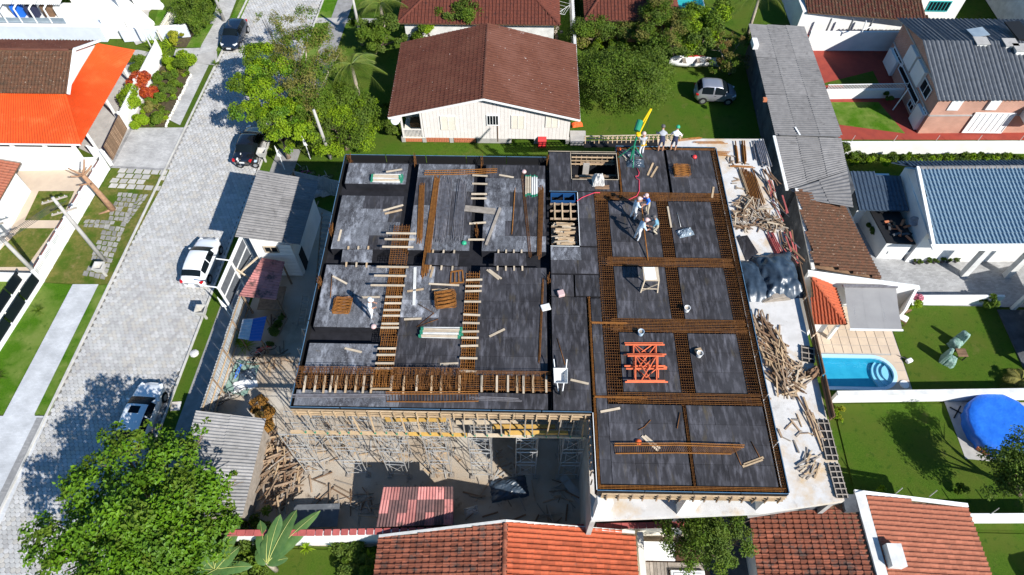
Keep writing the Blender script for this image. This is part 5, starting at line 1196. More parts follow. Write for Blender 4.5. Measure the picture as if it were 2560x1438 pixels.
# ================================================================== trees and plants
def leaf_cloud(parent, name, blobs, n, size, m, up=.5, out=.6, asp=.5, sub=10, subr=.38, flat=.8, shell=.55, extra=None):
    """many folded leaves spread through tufts that sit on and in the given blobs"""
    cs = np.array([b[0] for b in blobs]); rs = np.array([b[1] for b in blobs])
    wts = rs**2; wts = wts/wts.sum(); tc = []; tr = []; oc = []
    for c, r in zip(cs, rs):
        k = max(4, int(sub*(r/1.2)**2+3)); d = RNG.normal(size=(k, 3)); d /= np.linalg.norm(d, axis=1)[:, None]; d[:, 2] = np.where(d[:, 2] < -.35, -d[:, 2], d[:, 2])
        rad = r*(shell+(1-shell)*RNG.random(k))[:, None]*RNG.uniform(.8, 1.12, (k, 1)); q = c+d*rad*np.array([1, 1, flat])
        tc.append(q); tr.append(np.full(k, r*subr)*RNG.uniform(.6, 1.3, k)); oc.append(np.repeat(c[None], k, 0))
    tc, tr, oc = np.concatenate(tc), np.concatenate(tr), np.concatenate(oc)
    p = tr**2; p /= p.sum(); idx = RNG.choice(len(tc), n, p=p)
    g_ = RNG.normal(size=(n, 3)); g_ /= np.maximum(1e-6, np.linalg.norm(g_, axis=1))[:, None]; g_ *= (RNG.random(n)**.4)[:, None]; g_[:, 2] *= .75
    pos = tc[idx]+g_*tr[idx][:, None]*1.15
    o = pos-oc[idx]; o /= np.maximum(1e-6, np.linalg.norm(o, axis=1))[:, None]
    nr = o*out+np.array([0, 0, up])+RNG.normal(size=(n, 3))*.55; nr /= np.linalg.norm(nr, axis=1)[:, None]
    t = np.cross(nr, RNG.normal(size=(n, 3))); t /= np.maximum(1e-6, np.linalg.norm(t, axis=1))[:, None]; b = np.cross(nr, t)
    L = size*RNG.uniform(.65, 1.3, n)[:, None]; W_ = L*asp
    dr = nr*L*.14
    v = np.stack([pos-t*L*.5, pos+b*W_*.5+dr, pos+t*L*.5-dr*.6, pos-b*W_*.5+dr], 1)
    V = v.reshape(-1, 3); F = (np.arange(n)*4)[:, None]+np.array([[0, 1, 2]]); F2 = (np.arange(n)*4)[:, None]+np.array([[0, 2, 3]])
    F = np.concatenate([F, F2])
    org = np.array(wloc(parent)); me = bpy.data.meshes.new(name); V = V-org
    me.vertices.add(len(V)); me.vertices.foreach_set('co', V.ravel()); me.loops.add(F.size); me.loops.foreach_set('vertex_index', F.ravel().astype(np.int32))
    me.polygons.add(len(F)); me.polygons.foreach_set('loop_start', np.arange(0, F.size, 3, dtype=np.int32)); me.polygons.foreach_set('loop_total', np.full(len(F), 3, np.int32))
    ms = m if isinstance(m, (list, tuple)) else [m]
    for q in ms: me.materials.append(M[q])
    if len(ms) > 1:
        # whole tufts share a colour
        tm = RNG.integers(0, len(ms), len(tc)); mi = tm[idx]; me.polygons.foreach_set('material_index', np.concatenate([mi, mi]).astype(np.int32))
    me.update(calc_edges=True); ob = bpy.data.objects.new(name, me); C.objects.link(ob); ob.parent = parent
    KIDS.setdefault(parent.name, []).append(ob); return ob
def tree(label, base, blobs, n, size, m, bark='bark', r=.16, name='broadleaf_tree', cat='tree', limbs=True, group=None, **k):
    """blobs: (u, v, z, radius) read from the survey picture"""
    q = P(*base); t = thing(name, tuple(q), label, cat, group)
    bl = [(np.array(P(u, v, z)), rad) for u, v, z, rad in blobs]
    cen = Vector(np.mean([b[0] for b in bl], 0))
    if limbs:
        zt = max(.4, min(b[0][2] for b in bl)*.55); fork = q.lerp(Vector((cen.x, cen.y, 0)), .3)+Vector((0, 0, zt))
        MB().tube([q, q.lerp(fork, .5)+Vector((jit(.1), jit(.1), 0)), fork], [r*1.3, r, r*.9], 8).build('trunk', M[bark], t, smooth=True)
        for c, rad in bl:
            c = Vector(c); mid = fork.lerp(c, .5)+Vector((jit(.2), jit(.2), -.1*rad))
            lb = MB().tube([fork-Vector((0, 0, .1)), mid, c], [r*.6, r*.36, r*.12], 6)
            for _ in range(3): e = c+Vector((jit(1), jit(1), jit(.7)))*rad*.8; lb.tube([mid.lerp(c, .5), e], [r*.2, r*.05], 4)
            lb.build('limb', M[bark], t, smooth=True)
    leaf_cloud(t, 'crown', bl, n, size, m, **k); return t
tree('large glossy dark green tree filling the lower left corner', (440, 1345), [(130, 1345, 5, 1.3), (225, 1225, 5.4, 1.5), (330, 1130, 6, 1.4), (290, 1085, 6.2, .7), (420, 1150, 6, 1.5), (505, 1085, 6, .7), (475, 1230, 5.8, 1.6), (350, 1270, 6.4, 1.9), (245, 1330, 5.6, 1.6), (420, 1360, 5.6, 1.9), (560, 1245, 4.8, .9), (540, 1330, 4.6, 1.3), (160, 1430, 5, 1.4), (300, 1430, 5.6, 1.9), (470, 1440, 5, 1.5), (380, 1075, 6, .5), (590, 1200, 4.6, .5)], 22000, .24, ['leaf_glossy', 'leaf_glossy', 'leaf_glossy', 'leaf_mid'], r=.28, up=.8, asp=.58, sub=15, subr=.31, shell=.62)
tree('bright yellow-green street tree in tiers beside the black sedan', (722, 396), [(650, 140, 4.7, 1.35), (700, 165, 4.7, 1.2), (612, 215, 4.2, 1.25), (665, 225, 4.5, 1.4), (640, 180, 4.6, 1.2), (615, 280, 3.9, 1.2), (690, 285, 4.1, 1.4), (655, 300, 3.9, 1.1), (700, 335, 3.4, 1.1), (745, 330, 3.3, 1.1), (720, 372, 2.6, .7), (735, 265, 4, 1.0)], 26000, .19, ['leaf_light', 'leaf_light', 'leaf_mid', 'leaf_glossy'], r=.16, up=.9, sub=14, subr=.33, flat=.55, shell=.65)
tree('sparse olive-brown tree reaching over the street, behind the bright tree', (795, 330), [(740, 110, 5, 1.5), (700, 60, 5.6, 1.1), (765, 35, 5.6, 1.0), (655, 50, 5, .7), (800, 105, 5, 1.5), (775, 185, 4.6, 1.6), (835, 150, 4.6, 1.3), (735, 230, 4.3, 1.4), (800, 245, 4.1, 1.4), (715, 150, 4.8, 1.2), (770, 280, 3.6, 1.2), (690, 110, 4.8, .9)], 19000, .15, ['leaf_olive', 'leaf_mid', 'leaf_olive', 'leaf_mid'], 'bark_pale', .2, sub=16, subr=.32)
tree('dense green bush at the foot of the utility pole', (868, 375), [(860, 250, 2.4, 1.5), (905, 295, 2.1, 1.4), (840, 310, 2.2, 1.5), (885, 345, 1.6, 1.4), (800, 275, 2.8, 1.4), (915, 260, 2, 1.0), (820, 365, 1.2, 1.2), (760, 300, 2.8, 1.1), (790, 340, 2, 1.1), (920, 330, 1.2, .9)], 26000, .16, ['leaf_mid', 'leaf_dark', 'leaf_mid', 'leaf_light'], name='bush', cat='bush', sub=14)
tree('round green bush left of the red hip roof, by the palm', (960, 125), [(965, 70, 2.4, 1.3), (925, 95, 1.8, 1.2), (1000, 100, 1.4, .7), (900, 60, 2, 1.0), (945, 120, 1.1, .9)], 11000, .17, ['leaf_mid', 'leaf_dark'], name='bush', cat='bush')
tree('round bush at the left back corner of the cream house', (1075, 105), [(1070, 75, 2.0, 1.1), (1045, 95, 1.2, .7)], 4500, .17, ['leaf_mid', 'leaf_light'], name='bush', cat='bush')
tree('grey-green spreading bush peeking over the brown gable ridge', (1155, 85), [(1120, 45, 2.6, 1.1), (1165, 35, 3, 1.3), (1200, 45, 2.6, .8)], 6500, .18, ['leaf_dark', 'leaf_dark', 'leaf_mid'], name='bush', cat='bush')
tf = tree('flowering shrub with pink blooms right of the gable ridge', (1345, 95), [(1335, 65, 1.8, .8), (1360, 60, 1.7, .6)], 3000, .16, ['leaf_mid', 'leaf_light', 'flower'], name='shrub', cat='shrub')
tree('pale dry shrub behind the right back roof corner', (1390, 100), [(1390, 80, 1.2, .6)], 1200, .12, ['leaf_olive', 'bark_pale'], name='shrub', cat='shrub', subr=.3)
tree('tangled pale green shrub in front of the second red roof', (1470, 118), [(1455, 85, 1.7, 1.4), (1510, 75, 1.8, 1.3), (1475, 60, 2, 1.1), (1560, 85, 1.6, 1.2), (1600, 75, 1.8, 1.1)], 11000, .16, ['leaf_mid', 'leaf_olive', 'leaf_dark'], name='shrub', cat='shrub')
tree('low green ground hedge behind the big dark bush', (1490, 130), [(1450, 115, .6, .7), (1490, 118, .6, .7), (1530, 118, .6, .7), (1560, 112, .7, .7)], 5000, .15, ['leaf_mid', 'leaf_light'], name='hedge', cat='hedge', limbs=False)
tree('huge dark green bush on the lawn right of the cream house', (1560, 262), [(1500, 200, 1.8, 1.9), (1555, 170, 2.3, 2.0), (1605, 210, 2.1, 2.0), (1530, 245, 1.5, 1.5), (1630, 165, 2.1, 1.6), (1478, 160, 1.7, 1.3), (1585, 250, 1.4, 1.4), (1640, 120, 2.3, 1.4)], 30000, .17, ['leaf_dark', 'leaf_dark', 'leaf_mid'], name='bush', cat='bush', sub=16)
tree('loose grey-green tree leaning over the turquoise pool cover', (1690, 150), [(1645, 40, 3.4, 1.5), (1700, 65, 3.2, 1.5), (1675, 110, 2.8, 1.4), (1620, 90, 2.6, 1.3), (1650, 10, 3.6, 1.2)], 15000, .16, ['leaf_dark', 'leaf_mid', 'leaf_olive'], sub=14, subr=.3)
tree('leafy tropical tree right of the loose grey-green tree', (1740, 150), [(1745, 95, 2.6, 1.5), (1730, 50, 3.0, 1.4), (1790, 60, 2.8, 1.4), (1710, 125, 2, 1.1), (1800, 20, 3, 1.2)], 12000, .22, ['leaf_mid', 'leaf_dark', 'leaf_light'])
tree('thorny brown half-bare shrub between the boat and the dark wall', (1825, 185), [(1800, 115, 2.2, 1.2), (1850, 105, 2.2, 1.1), (1835, 160, 1.6, 1.2), (1790, 165, 1.3, .9), (1780, 90, 2.4, .8)], 5500, .14, ['leaf_brown', 'leaf_olive', 'leaf_mid'], 'bark_pale', .14, sub=16, subr=.25, name='shrub', cat='shrub')
tree('small green tree covering the end of the white ledge, bottom centre', (1768, 1402), [(1755, 1285, 3.9, .85), (1695, 1318, 3.5, .9), (1838, 1308, 3.5, .95), (1765, 1345, 4.0, 1.25), (1675, 1350, 3.2, .65), (1795, 1400, 3.5, 1.05), (1855, 1350, 3.3, .8), (1725, 1385, 3.5, .9)], 15000, .125, ['leaf_dark', 'leaf_dark', 'leaf_mid'], sub=14, subr=.36)
tree('dark spreading tree at the right edge above the lower lawn', (2545, 1235), [(2525, 1170, 3, 1.3), (2570, 1215, 3, 1.5), (2500, 1215, 2.2, .9), (2565, 1140, 3.2, 1.2), (2530, 1120, 2.6, .8)], 10500, .15, ['leaf_dark', 'leaf_mid'])
tree('dense clipped dark green hedge beside the footpath, top left', (490, 60), [(470, 50, 1.4, 1.2), (495, 15, 1.5, 1.2), (515, 35, 1.3, 1.0), (470, 15, 1.5, 1.2), (500, 60, 1.1, 1.0), (520, -10, 1.5, 1.2), (440, 25, 1.2, .8)], 17000, .16, ['leaf_mid', 'leaf_mid', 'leaf_dark'], name='hedge', cat='hedge', limbs=False, sub=18)
tree('bright yellow shrub at the foot of the dark hedge', (438, 100), [(440, 90, .9, .7), (432, 108, .6, .5)], 2600, .14, ['leaf_yellow'], name='shrub', cat='shrub', limbs=False)
def rosette(parent, q, n, L, wd, m, tilt=(.3, 1.1), name='leaf', h=0.0, droop=.5, seg=4, joined=True):
    """long pointed leaves springing from one point"""
    b = MB()
    for i in range(n):
        a = 2*math.pi*i/n*2.4+jit(.3); el = random.uniform(*tilt); l = L*random.uniform(.75, 1.15); d = Vector((math.cos(a), math.sin(a), 0)); s = Vector((-d.y, d.x, 0)); vs = []
        for k in range(seg+1):
            t = k/seg; e = el-droop*t*1.5; pt = q+Vector((0, 0, h))+d*l*t*math.cos(el-droop*t*.6)+Vector((0, 0, l*t*math.sin(el-droop*t*.9)))
            w_ = wd*(1-t)**.6*(.35+1.3*min(t*3, 1)*.5) if k < seg else .004
            vs += [pt-s*w_/2+Vector((0, 0, .15*w_)), pt+s*w_/2+Vector((0, 0, .15*w_)), pt]
        fs = []
        for k in range(seg): j = 3*k; fs += [(j, j+3, j+5, j+2), (j+2, j+5, j+4, j+1)]
        bb = b if joined else MB(); bb.add(vs, fs)
        if not joined: bb.build(name, M[m], parent)
    if joined: return b.build(name, M[m], parent)
def palm(label, base, h, n, L, m='palm_leaf', lean=(0, 0), trunk='bark_pale', r=.16):
    q = P(*base); t = thing('palm_tree', tuple(q), label, 'palm tree'); top = q+Vector((lean[0], lean[1], h))
    MB().tube([q, q.lerp(top, .4)+Vector((jit(.08), 0, 0)), top], [r*1.3, r, r*.8], 8).build('trunk', M[trunk], t, smooth=True)
    for i in range(n):
        a = 2*math.pi*i/n+jit(.2); el = random.uniform(.1, 1.0); l = L*random.uniform(.85, 1.15); d = Vector((math.cos(a), math.sin(a), 0)); s = Vector((-d.y, d.x, 0)); fr = MB(); prev = top
        pts = []
        for k in range(13):
            x = k/12; pts.append(top+d*l*x*math.cos(el*.6)+Vector((0, 0, l*(x*math.sin(el)-.75*x*x))))
        fr.tube(pts, [.035*(1-k/13)+.006 for k in range(13)], 4)
        for k in range(2, 13):
            for sg in (-1, 1):
                for jj in range(2):
                    p0 = pts[k].lerp(pts[k-1], jj*.5); ll = l*.30*math.sin(math.pi*(k/12*.8+.12))+.08
                    tip = p0+s*sg*ll*.85+d*ll*.45+Vector((0, 0, -.35*ll+jit(.08))); ww = Vector((0, 0, .012))+d*.03
                    fr.add([p0-ww, p0+ww, tip], [(0, 1, 2)])
        fr.build('frond', M[m], t)
    return t
palm('feathery palm with drooping fronds between the street trees and the roof', (899, 250), 3.7, 20, 2.7); palm('yellow-green palm at the top edge beside the red hip roof', (965, 95), 3.6, 16, 2.5, 'palm_leaf')
palm('yellow-tipped palm at the top edge above the grey corrugated roof', (1866, 95), 4.6, 15, 2.4); palm('slender palm beside the turquoise pool cover', (1760, 95), 2.6, 12, 1.7); palm('small fan of palm fronds in the shaded corner of the pool lawn', (2540, 960), .5, 11, 1.2, 'leaf_olive')
# flower bed in front of the picket fence, plant by plant
bed = [(345, 300, 'leaf_light', .55, 'low bushy plant at the near corner of the flower bed', 1800, 'b'), (395, 300, 'leaf_mid', .5, 'dark low plant at the stone edge of the flower bed', 1500, 'b'), (330, 250, 'leaf_light', .85, 'yellow-green shrub leaning over the white fence', 3000, 'b'), (362, 208, 'leaf_red', .85, 'flame-coloured croton shrub in the flower bed', 2600, 'b'), (372, 236, 'leaf_red', .6, 'smaller red croton beside the flame-coloured one', 1400, 'b'), (395, 250, 'leaf_mid', .5, 'green mounded plant in the middle of the flower bed', 1500, 'b'), (415, 225, 'leaf_dark', .5, 'dark mound near the footpath edge of the flower bed', 1500, 'b'), (400, 195, 'leaf_mid', .45, 'round green plant behind the red crotons', 1300, 'b'), (430, 190, 'leaf_dark', .5, 'round dark shrub in the upper flower bed', 1600, 'b'), (465, 160, 'leaf_light', .75, 'yellow-flecked shrub at the top of the flower bed', 2600, 'b'), (425, 160, 'leaf_light', .55, 'light green shrub below the strappy plants', 1700, 'b'), (350, 155, 'leaf_mid', .7, 'green bush behind the picket fence under the orange eave', 2400, 'b'), (372, 262, 'leaf_olive', .45, 'olive low plant in the lower flower bed', 1200, 'b'), (440, 215, 'leaf_mid', .4, 'small leafy plant beside the footpath', 1000, 'b')]
gc = thing('ground_cover', tuple(P(400, 230)), 'mixed low green ground cover filling the flower bed', 'ground cover'); gc['kind'] = 'stuff'
leaf_cloud(gc, 'foliage', [(np.array(P(u, v, .12)), .55) for u, v in ((350, 305), (380, 305), (405, 300), (360, 275), (390, 275), (415, 275), (375, 245), (400, 245), (425, 245), (390, 215), (415, 215), (440, 212), (405, 185), (430, 185), (455, 185), (420, 160), (445, 165))], 9000, .16, ['leaf_mid', 'leaf_dark', 'leaf_olive', 'leaf_light'], flat=.4)
for i in range(34):
    t_ = i/33; p0 = P(lerp(414, 478, t_), lerp(317, 187, t_), .04); MB().lathe(tuple(p0+Vector((jit(.06), jit(.06), 0))), [(.10, 0), (.12, .06), (.05, .13)], 6).build('edging_stone', M['cream_wall'], gc)
for u, v, m_, rad, lb, n, kd in bed: tree(lb, (u, v+4), [(u, v, rad*.9, rad*1.25)], int(n*1.5), .17, [m_, m_, m_ if m_ == 'leaf_red' else 'leaf_mid'], name='shrub', cat='shrub', limbs=False, group='plants in the flower bed', sub=8, subr=.45)
for u, v, lb, L in ((392, 125, 'strappy green plant behind the flower bed wall', 1.5), (410, 145, 'second strappy plant in front of the yellow-flecked shrub', 1.3), (430, 120, 'strappy plant nearest the footpath', 1.3), (398, 80, 'blue-grey agave on the small lawn, top left', .8)):
    q = P(u, v); t = thing('strappy_plant', tuple(q), lb, 'plant'); rosette(t, q, 26, L, .12, 'leaf_light' if 'agave' not in lb else 'leaf_dark', (.6, 1.4), 'leaf', .05)
for u, v, lb, L, m_ in ((108, 100, 'left of two spiky yuccas beside the white villa wall', .7, 'leaf_mid'), (165, 102, 'right of two spiky yuccas beside the white villa wall', .7, 'leaf_mid'), (98, 780, 'small spiky palm in the lower left lawn', .6, 'leaf_mid'), (-2, 945, 'small plant at the left edge of the lower lawn', .7, 'leaf_dark'), (598, 862, 'bright bushy dracaena beside the blue and white canopy', .9, 'leaf_light'), (617, 870, 'second dracaena at the canopy corner', .8, 'leaf_light'), (2440, 222, 'dark round shrub', .5, 'leaf_dark'), (540, 162, 'tuft of grass at the end of the verge strip', .5, 'leaf_mid')):
    if u == 2440: continue
    q = P(u, v); t = thing('spiky_plant', tuple(q), lb, 'plant'); rosette(t, q, 34, L, .07, m_, (.1, 1.5), 'leaf', .25 if 'dracaena' in lb else .1)
tree('dark shrub at the foot of the picket railing in the red yard', (2222, 248), [(2222, 240, .5, .45)], 1400, .13, ['leaf_dark'], name='shrub', cat='shrub', limbs=False)
tree('light green shrub beside the right end of the awning', (2290, 768), [(2282, 750, .9, .65), (2268, 770, .5, .45)], 2300, .13, ['leaf_light', 'leaf_mid', 'flower'], name='shrub', cat='shrub', limbs=False)
tree('thin leafy shrub in the shaded corner by the tiled porch', (2480, 770), [(2475, 755, .7, .5), (2455, 755, .5, .35)], 1200, .15, ['leaf_mid'], name='shrub', cat='shrub', limbs=False)
tree('tuft of leafy shrub at the left end of the clipped hedge', (2120, 405), [(2122, 380, 1.0, .7), (2135, 395, .7, .5)], 2500, .14, ['leaf_mid', 'leaf_dark'], name='shrub', cat='shrub', limbs=False)
tree('dark leafy shrub squeezed beside the cluttered white shed', (2185, 590), [(2180, 570, 1.0, .6)], 1600, .16, ['leaf_dark'], name='shrub', cat='shrub', limbs=False)
tree('yellow weed at the foot of the plank guard by the lower lawn', (2098, 1035), [(2097, 1030, .3, .35), (2098, 1045, .2, .25)], 700, .13, ['leaf_yellow', 'leaf_light'], name='weed', cat='plant', limbs=False)
tree('yellow-green weed clump above the old tiled roof', (2200, 1250), [(2195, 1240, .4, .5)], 900, .14, ['leaf_yellow', 'leaf_light'], name='weed', cat='plant', limbs=False)
tree('small green plant in the shade near the lawn wall, bottom right', (2410, 1235), [(2410, 1225, .4, .4)], 700, .15, ['leaf_mid'], name='weed', cat='plant', limbs=False)
tree('green creeper below the blue canopy by the site path', (690, 850), [(690, 830, .4, .6), (700, 800, .3, .5), (672, 865, .3, .4)], 2500, .13, ['leaf_dark'], name='creeper', cat='plant', limbs=False)
tree('leafy garden shrubs below the porch corner of the cream house', (990, 330), [(985, 325, .7, .7), (960, 270, .9, .5), (965, 320, .5, .4)], 2600, .15, ['leaf_dark', 'leaf_mid'], name='shrub', cat='shrub', limbs=False)
hg = thing('clipped_hedge', tuple(P(2330, 410)), 'long clipped hedge in front of the white boundary wall', 'hedge')
leaf_cloud(hg, 'foliage', [(np.array(P(2130+i*12, 400-i*.05, .55)), .52) for i in range(38)], 22000, .17, ['leaf_mid', 'leaf_dark', 'leaf_light'], up=.6, sub=10, asp=.35)
mv = thing('straw_heap', tuple(P(660, 1035)), 'heap of orange-brown dry straw beside the low grey hut', 'heap')
leaf_cloud(mv, 'straw', [(np.array(P(648, 1010, .4)), .6), (np.array(P(665, 1040, .4)), .7), (np.array(P(670, 1065, .3)), .6)], 5000, .16, ['straw', 'straw', 'leaf_brown'], asp=.25)
# banana plants and big-leaved plants at the bottom left
def big_leaf(parent, p, tip, wd, sag=.35, m='leaf_banana', lobes=False, name='leaf'):
    p, tip = Vector(p), Vector(tip); d = tip-p; L = d.length; s = d.cross(Vector((0, 0, 1))).normalized(); n = 10; vs = []; rib = []
    for k in range(n+1):
        t = k/n; c = p.lerp(tip, t)+Vector((0, 0, sag*L*(.9*t-t*t))); w_ = wd*(math.sin(math.pi*min(1, t*.93+.07))**.55)*(1-.25*t)
        j = jit(.06)*wd; vs += [c-s*w_*.5+Vector((0, 0, -.12*w_+j)), c, c+s*w_*.5+Vector((0, 0, -.12*w_-j))]; rib.append(c+Vector((0, 0, .012)))
    fs = []
    for k in range(n): q = 3*k; fs += [(q, q+3, q+4, q+1), (q+1, q+4, q+5, q+2)]
    o = MB().add(vs, fs).build(name, M[m], parent, smooth=True); MB().tube(rib, [.03*(1-k/(n+2)) for k in range(n+1)], 4).build('midrib', M['midrib'], o); return o
def banana(label, base, h, leaves, cat='banana plant'):
    q = P(*base); t = thing('banana_plant', tuple(q), label, cat); top = q+Vector((0, 0, h))
    MB().tube([q, q.lerp(top, .5), top], [.16, .13, .09], 8).build('stem', M['bark_pale'], t, smooth=True)
    for u, v, z, wd in leaves: big_leaf(t, top+Vector((jit(.05), jit(.05), 0)), P(u, v, z), wd)
    return t
banana('banana plant with broad leaves spread before the white boundary wall', (690, 1425), 1.7, [(800, 1275, 2.2, .85), (742, 1272, 2.7, 1.0), (700, 1285, 2.7, .95), (650, 1300, 2.3, .95), (765, 1325, 2.0, .8), (640, 1375, 1.7, .8), (720, 1395, 1.3, .6), (670, 1330, 2.4, .8)])
banana('banana plant with broad folded leaves under the big tree', (560, 1440), 1.5, [(600, 1305, 2.2, .9), (525, 1340, 2.1, .9), (480, 1365, 1.8, .9), (600, 1365, 1.9, .8), (630, 1415, 1.5, .8), (500, 1425, 1.5, .8), (560, 1345, 2.3, .8)])
banana('low broad-leaved banana plant at the bottom edge', (500, 1470), 1.2, [(455, 1390, 1.6, .9), (530, 1395, 1.7, .8), (580, 1405, 1.6, .8), (450, 1440, 1.3, .8), (490, 1400, 1.9, .8)])
tree('dark tangle of low shrubs under the banana leaves', (600, 1400), [(520, 1330, .8, 1.0), (580, 1330, .7, 1.0), (640, 1350, .7, .9), (560, 1400, .7, 1.1), (620, 1410, .6, 1.0), (480, 1390, .8, 1.1), (660, 1300, .5, .7), (540, 1290, .6, .8)], 9000, .22, ['leaf_dark', 'leaf_mid'], name='shrub', cat='shrub', limbs=False)
tree('dark leafy bed left of the tiled eave, bottom centre', (880, 1420), [(850, 1385, .3, .6), (890, 1375, .3, .6), (925, 1385, .3, .6), (870, 1425, .3, .7), (915, 1430, .3, .7)], 4500, .18, ['leaf_dark', 'leaf_mid'], name='shrub', cat='shrub', limbs=False)
for i, (u, v, lb, L, m_) in enumerate(((770, 1375, 'yellowish spiky plant before the white wall', .5, 'leaf_light'), (840, 1375, 'left of the spiky bromeliads before the white wall', .5, 'leaf_mid'), (870, 1365, 'upper middle spiky bromeliad before the white wall', .5, 'leaf_mid'), (905, 1370, 'right upper bromeliad next to the tiled eave', .5, 'leaf_mid'), (925, 1400, 'bright agave rosette at the tiled eave', .55, 'leaf_light'), (890, 1410, 'central bromeliad in the bottom bed', .55, 'leaf_dark'), (860, 1400, 'lower left bromeliad in the bottom bed', .5, 'leaf_dark'), (935, 1430, 'agave rosette nearest the bottom edge', .5, 'leaf_light'), (900, 1438, 'dark bromeliad at the bottom edge', .5, 'leaf_dark'), (955, 1385, 'small agave overlapping the tiled eave', .4, 'leaf_light'))):
    q = P(u, v); t = thing('spiky_plant', tuple(q), lb, 'plant', 'spiky plants in the bottom bed'); rosette(t, q, 30, L, .09, m_, (.05, 1.5), 'leaf', .35)
# ================================================================== vehicles
def lofted_car(label, loc, rz, paint, L=4.1, W=1.72, Ht=1.48, kind='hatch', sunroof=False, group='cars parked on the street and lawns', plate=True):
    t = thing('parked_car', (0, 0, 0), label, 'car', group)
    S = dict(
        hatch=([0, .02, .06, .12, .19, .30, .48, .57, .66, .745, .80, .90, .965, 1], [.78, .90, 1.05, 1.26, 1.42, 1.48, 1.48, 1.44, 1.24, 1.02, .97, .88, .74, .55], (.085, .175), (.585, .735), (.16, .66)),
        sedan=([0, .02, .06, .13, .17, .25, .33, .45, .58, .66, .74, .80, .92, 1], [.72, .92, 1.0, 1.02, 1.05, 1.26, 1.42, 1.44, 1.42, 1.22, 1.00, .95, .82, .52], (.175, .315), (.60, .735), (.20, .68)),
        tall=([0, .02, .06, .10, .15, .25, .50, .60, .70, .80, .86, .92, .97, 1], [.85, 1.05, 1.25, 1.42, 1.54, 1.58, 1.56, 1.50, 1.28, 1.06, .98, .86, .72, .55], (.04, .125), (.62, .79), (.10, .74)))[kind]
    ks, kz, rw, ws, sw = S; kz = [z*Ht/1.48 for z in kz]; n = 56; ss = np.linspace(0, 1, n)
    zt = np.interp(ss, ks, kz); zt = np.convolve(np.pad(zt, 2, 'edge'), [.1, .2, .4, .2, .1], 'valid')
    wd = W/2*np.interp(ss, [0, .015, .05, .12, .3, .7, .86, .93, .97, .99, 1], [.62, .80, .91, .97, 1, 1, .97, .89, .76, .60, .48])
    cab = np.interp(ss, [0, .10, .2, .62, .76, 1], [.3, .75, 1, 1, .12, 0]); zs = np.minimum(zt-.03, np.interp(ss, [0, .1, .5, .75, 1], [.86, .95, .93, .90, .58])*Ht/1.48)
    wt = wd*(1-.24*cab-.10*(1-cab)); zb = np.interp(ss, [0, .08, .92, 1], [.38, .22, .22, .32])
    ring = []
    for i in range(n):
        w_, z0, z1, z2, w2 = wd[i], zb[i], zs[i], zt[i], wt[i]; h = [(0, z0), (w_*.86, z0), (w_*.98, z0+.10), (w_, (z0+z1)*.5+.03), (w_*.985, z1-.10), (w_*.95, z1), (lerp(w_*.95, w2, .5), lerp(z1, z2-.05, .52)), (w2, z2-.05), (w2*.86, z2-.005), (w2*.45, z2+.02), (0, z2+.028)]
        full = h+[(-a, b_) for a, b_ in reversed(h[1:-1])]; ring.append([(a, (ss[i]-.5)*L, b_) for a, b_ in full])
    k = len(ring[0]); b = MB(); V = [p for r_ in ring for p in r_]
    F = [(i*k+j, i*k+(j+1) % k, (i+1)*k+(j+1) % k, (i+1)*k+j) for i in range(n-1) for j in range(k)]
    F += [tuple(range(k)), tuple(reversed(range((n-1)*k, n*k)))]
    b.add(V, F).build('body', M[paint], t, smooth=True)
    def skin(name, s0, s1, js, m, off=.012, parent=None):
        i0, i1 = int(round(s0*(n-1))), int(round(s1*(n-1))); vs = []; fs = []; m_ = len(js)
        for i in range(i0, i1+1):
            for j in js:
                x, y, z = ring[i][j % k]; c = Vector((0, y, z-.25 if z > 1 else .6)); d = (Vector((x, y, z))-c).normalized(); vs.append(Vector((x, y, z))+d*off)
        for i in range(i1-i0):
            for j in range(m_-1): fs.append((i*m_+j, i*m_+j+1, (i+1)*m_+j+1, (i+1)*m_+j))
        return MB().add(vs, fs).build(name, M[m], parent or t, smooth=True)
    top = [8, 9, 10, 11, 12]; skin('windscreen', ws[0], ws[1], [7]+top+[13], 'glass_dark'); skin('rear_window', rw[0], rw[1], [7]+top+[13], 'glass_dark')
    md = (sw[0]+sw[1])/2
    for a, c in ((sw[0]+.02, md-.012), (md+.012, sw[1]-.03)):
        skin('side_window', a, c, [5, 6, 7], 'glass_dark', .008); skin('side_window', a, c, [13, 14, 15], 'glass_dark', .008)
    if sunroof: skin('sunroof', .44, .54, [9, 10, 11], 'glass_dark', .01)
    for y in (-.305*L, .31*L):
        for sx in (-1, 1):
            x = sx*(W/2-.10)
            def disc(r_, w_, xx, seg=18):
                vs = []; 
                for e in (-w_/2, w_/2):
                    for q in range(seg): a = 2*math.pi*q/seg; vs.append((xx+e, y+r_*math.cos(a), .31+r_*math.sin(a)))
                fs = [(q, (q+1) % seg, seg+(q+1) % seg, seg+q) for q in range(seg)]+[tuple(range(seg)), tuple(reversed(range(seg, 2*seg)))]
                return vs, fs
            MB().add(*disc(.36, .16, x+sx*.018)).build('wheel_arch', M['black'], t)
            wl = MB().add(*disc(.305, .20, x+sx*.03)).build('wheel', M['tyre'], t, bevel=.02)
            MB().add(*disc(.20, .03, x+sx*.128, 12)).build('rim', M['rim'], wl)
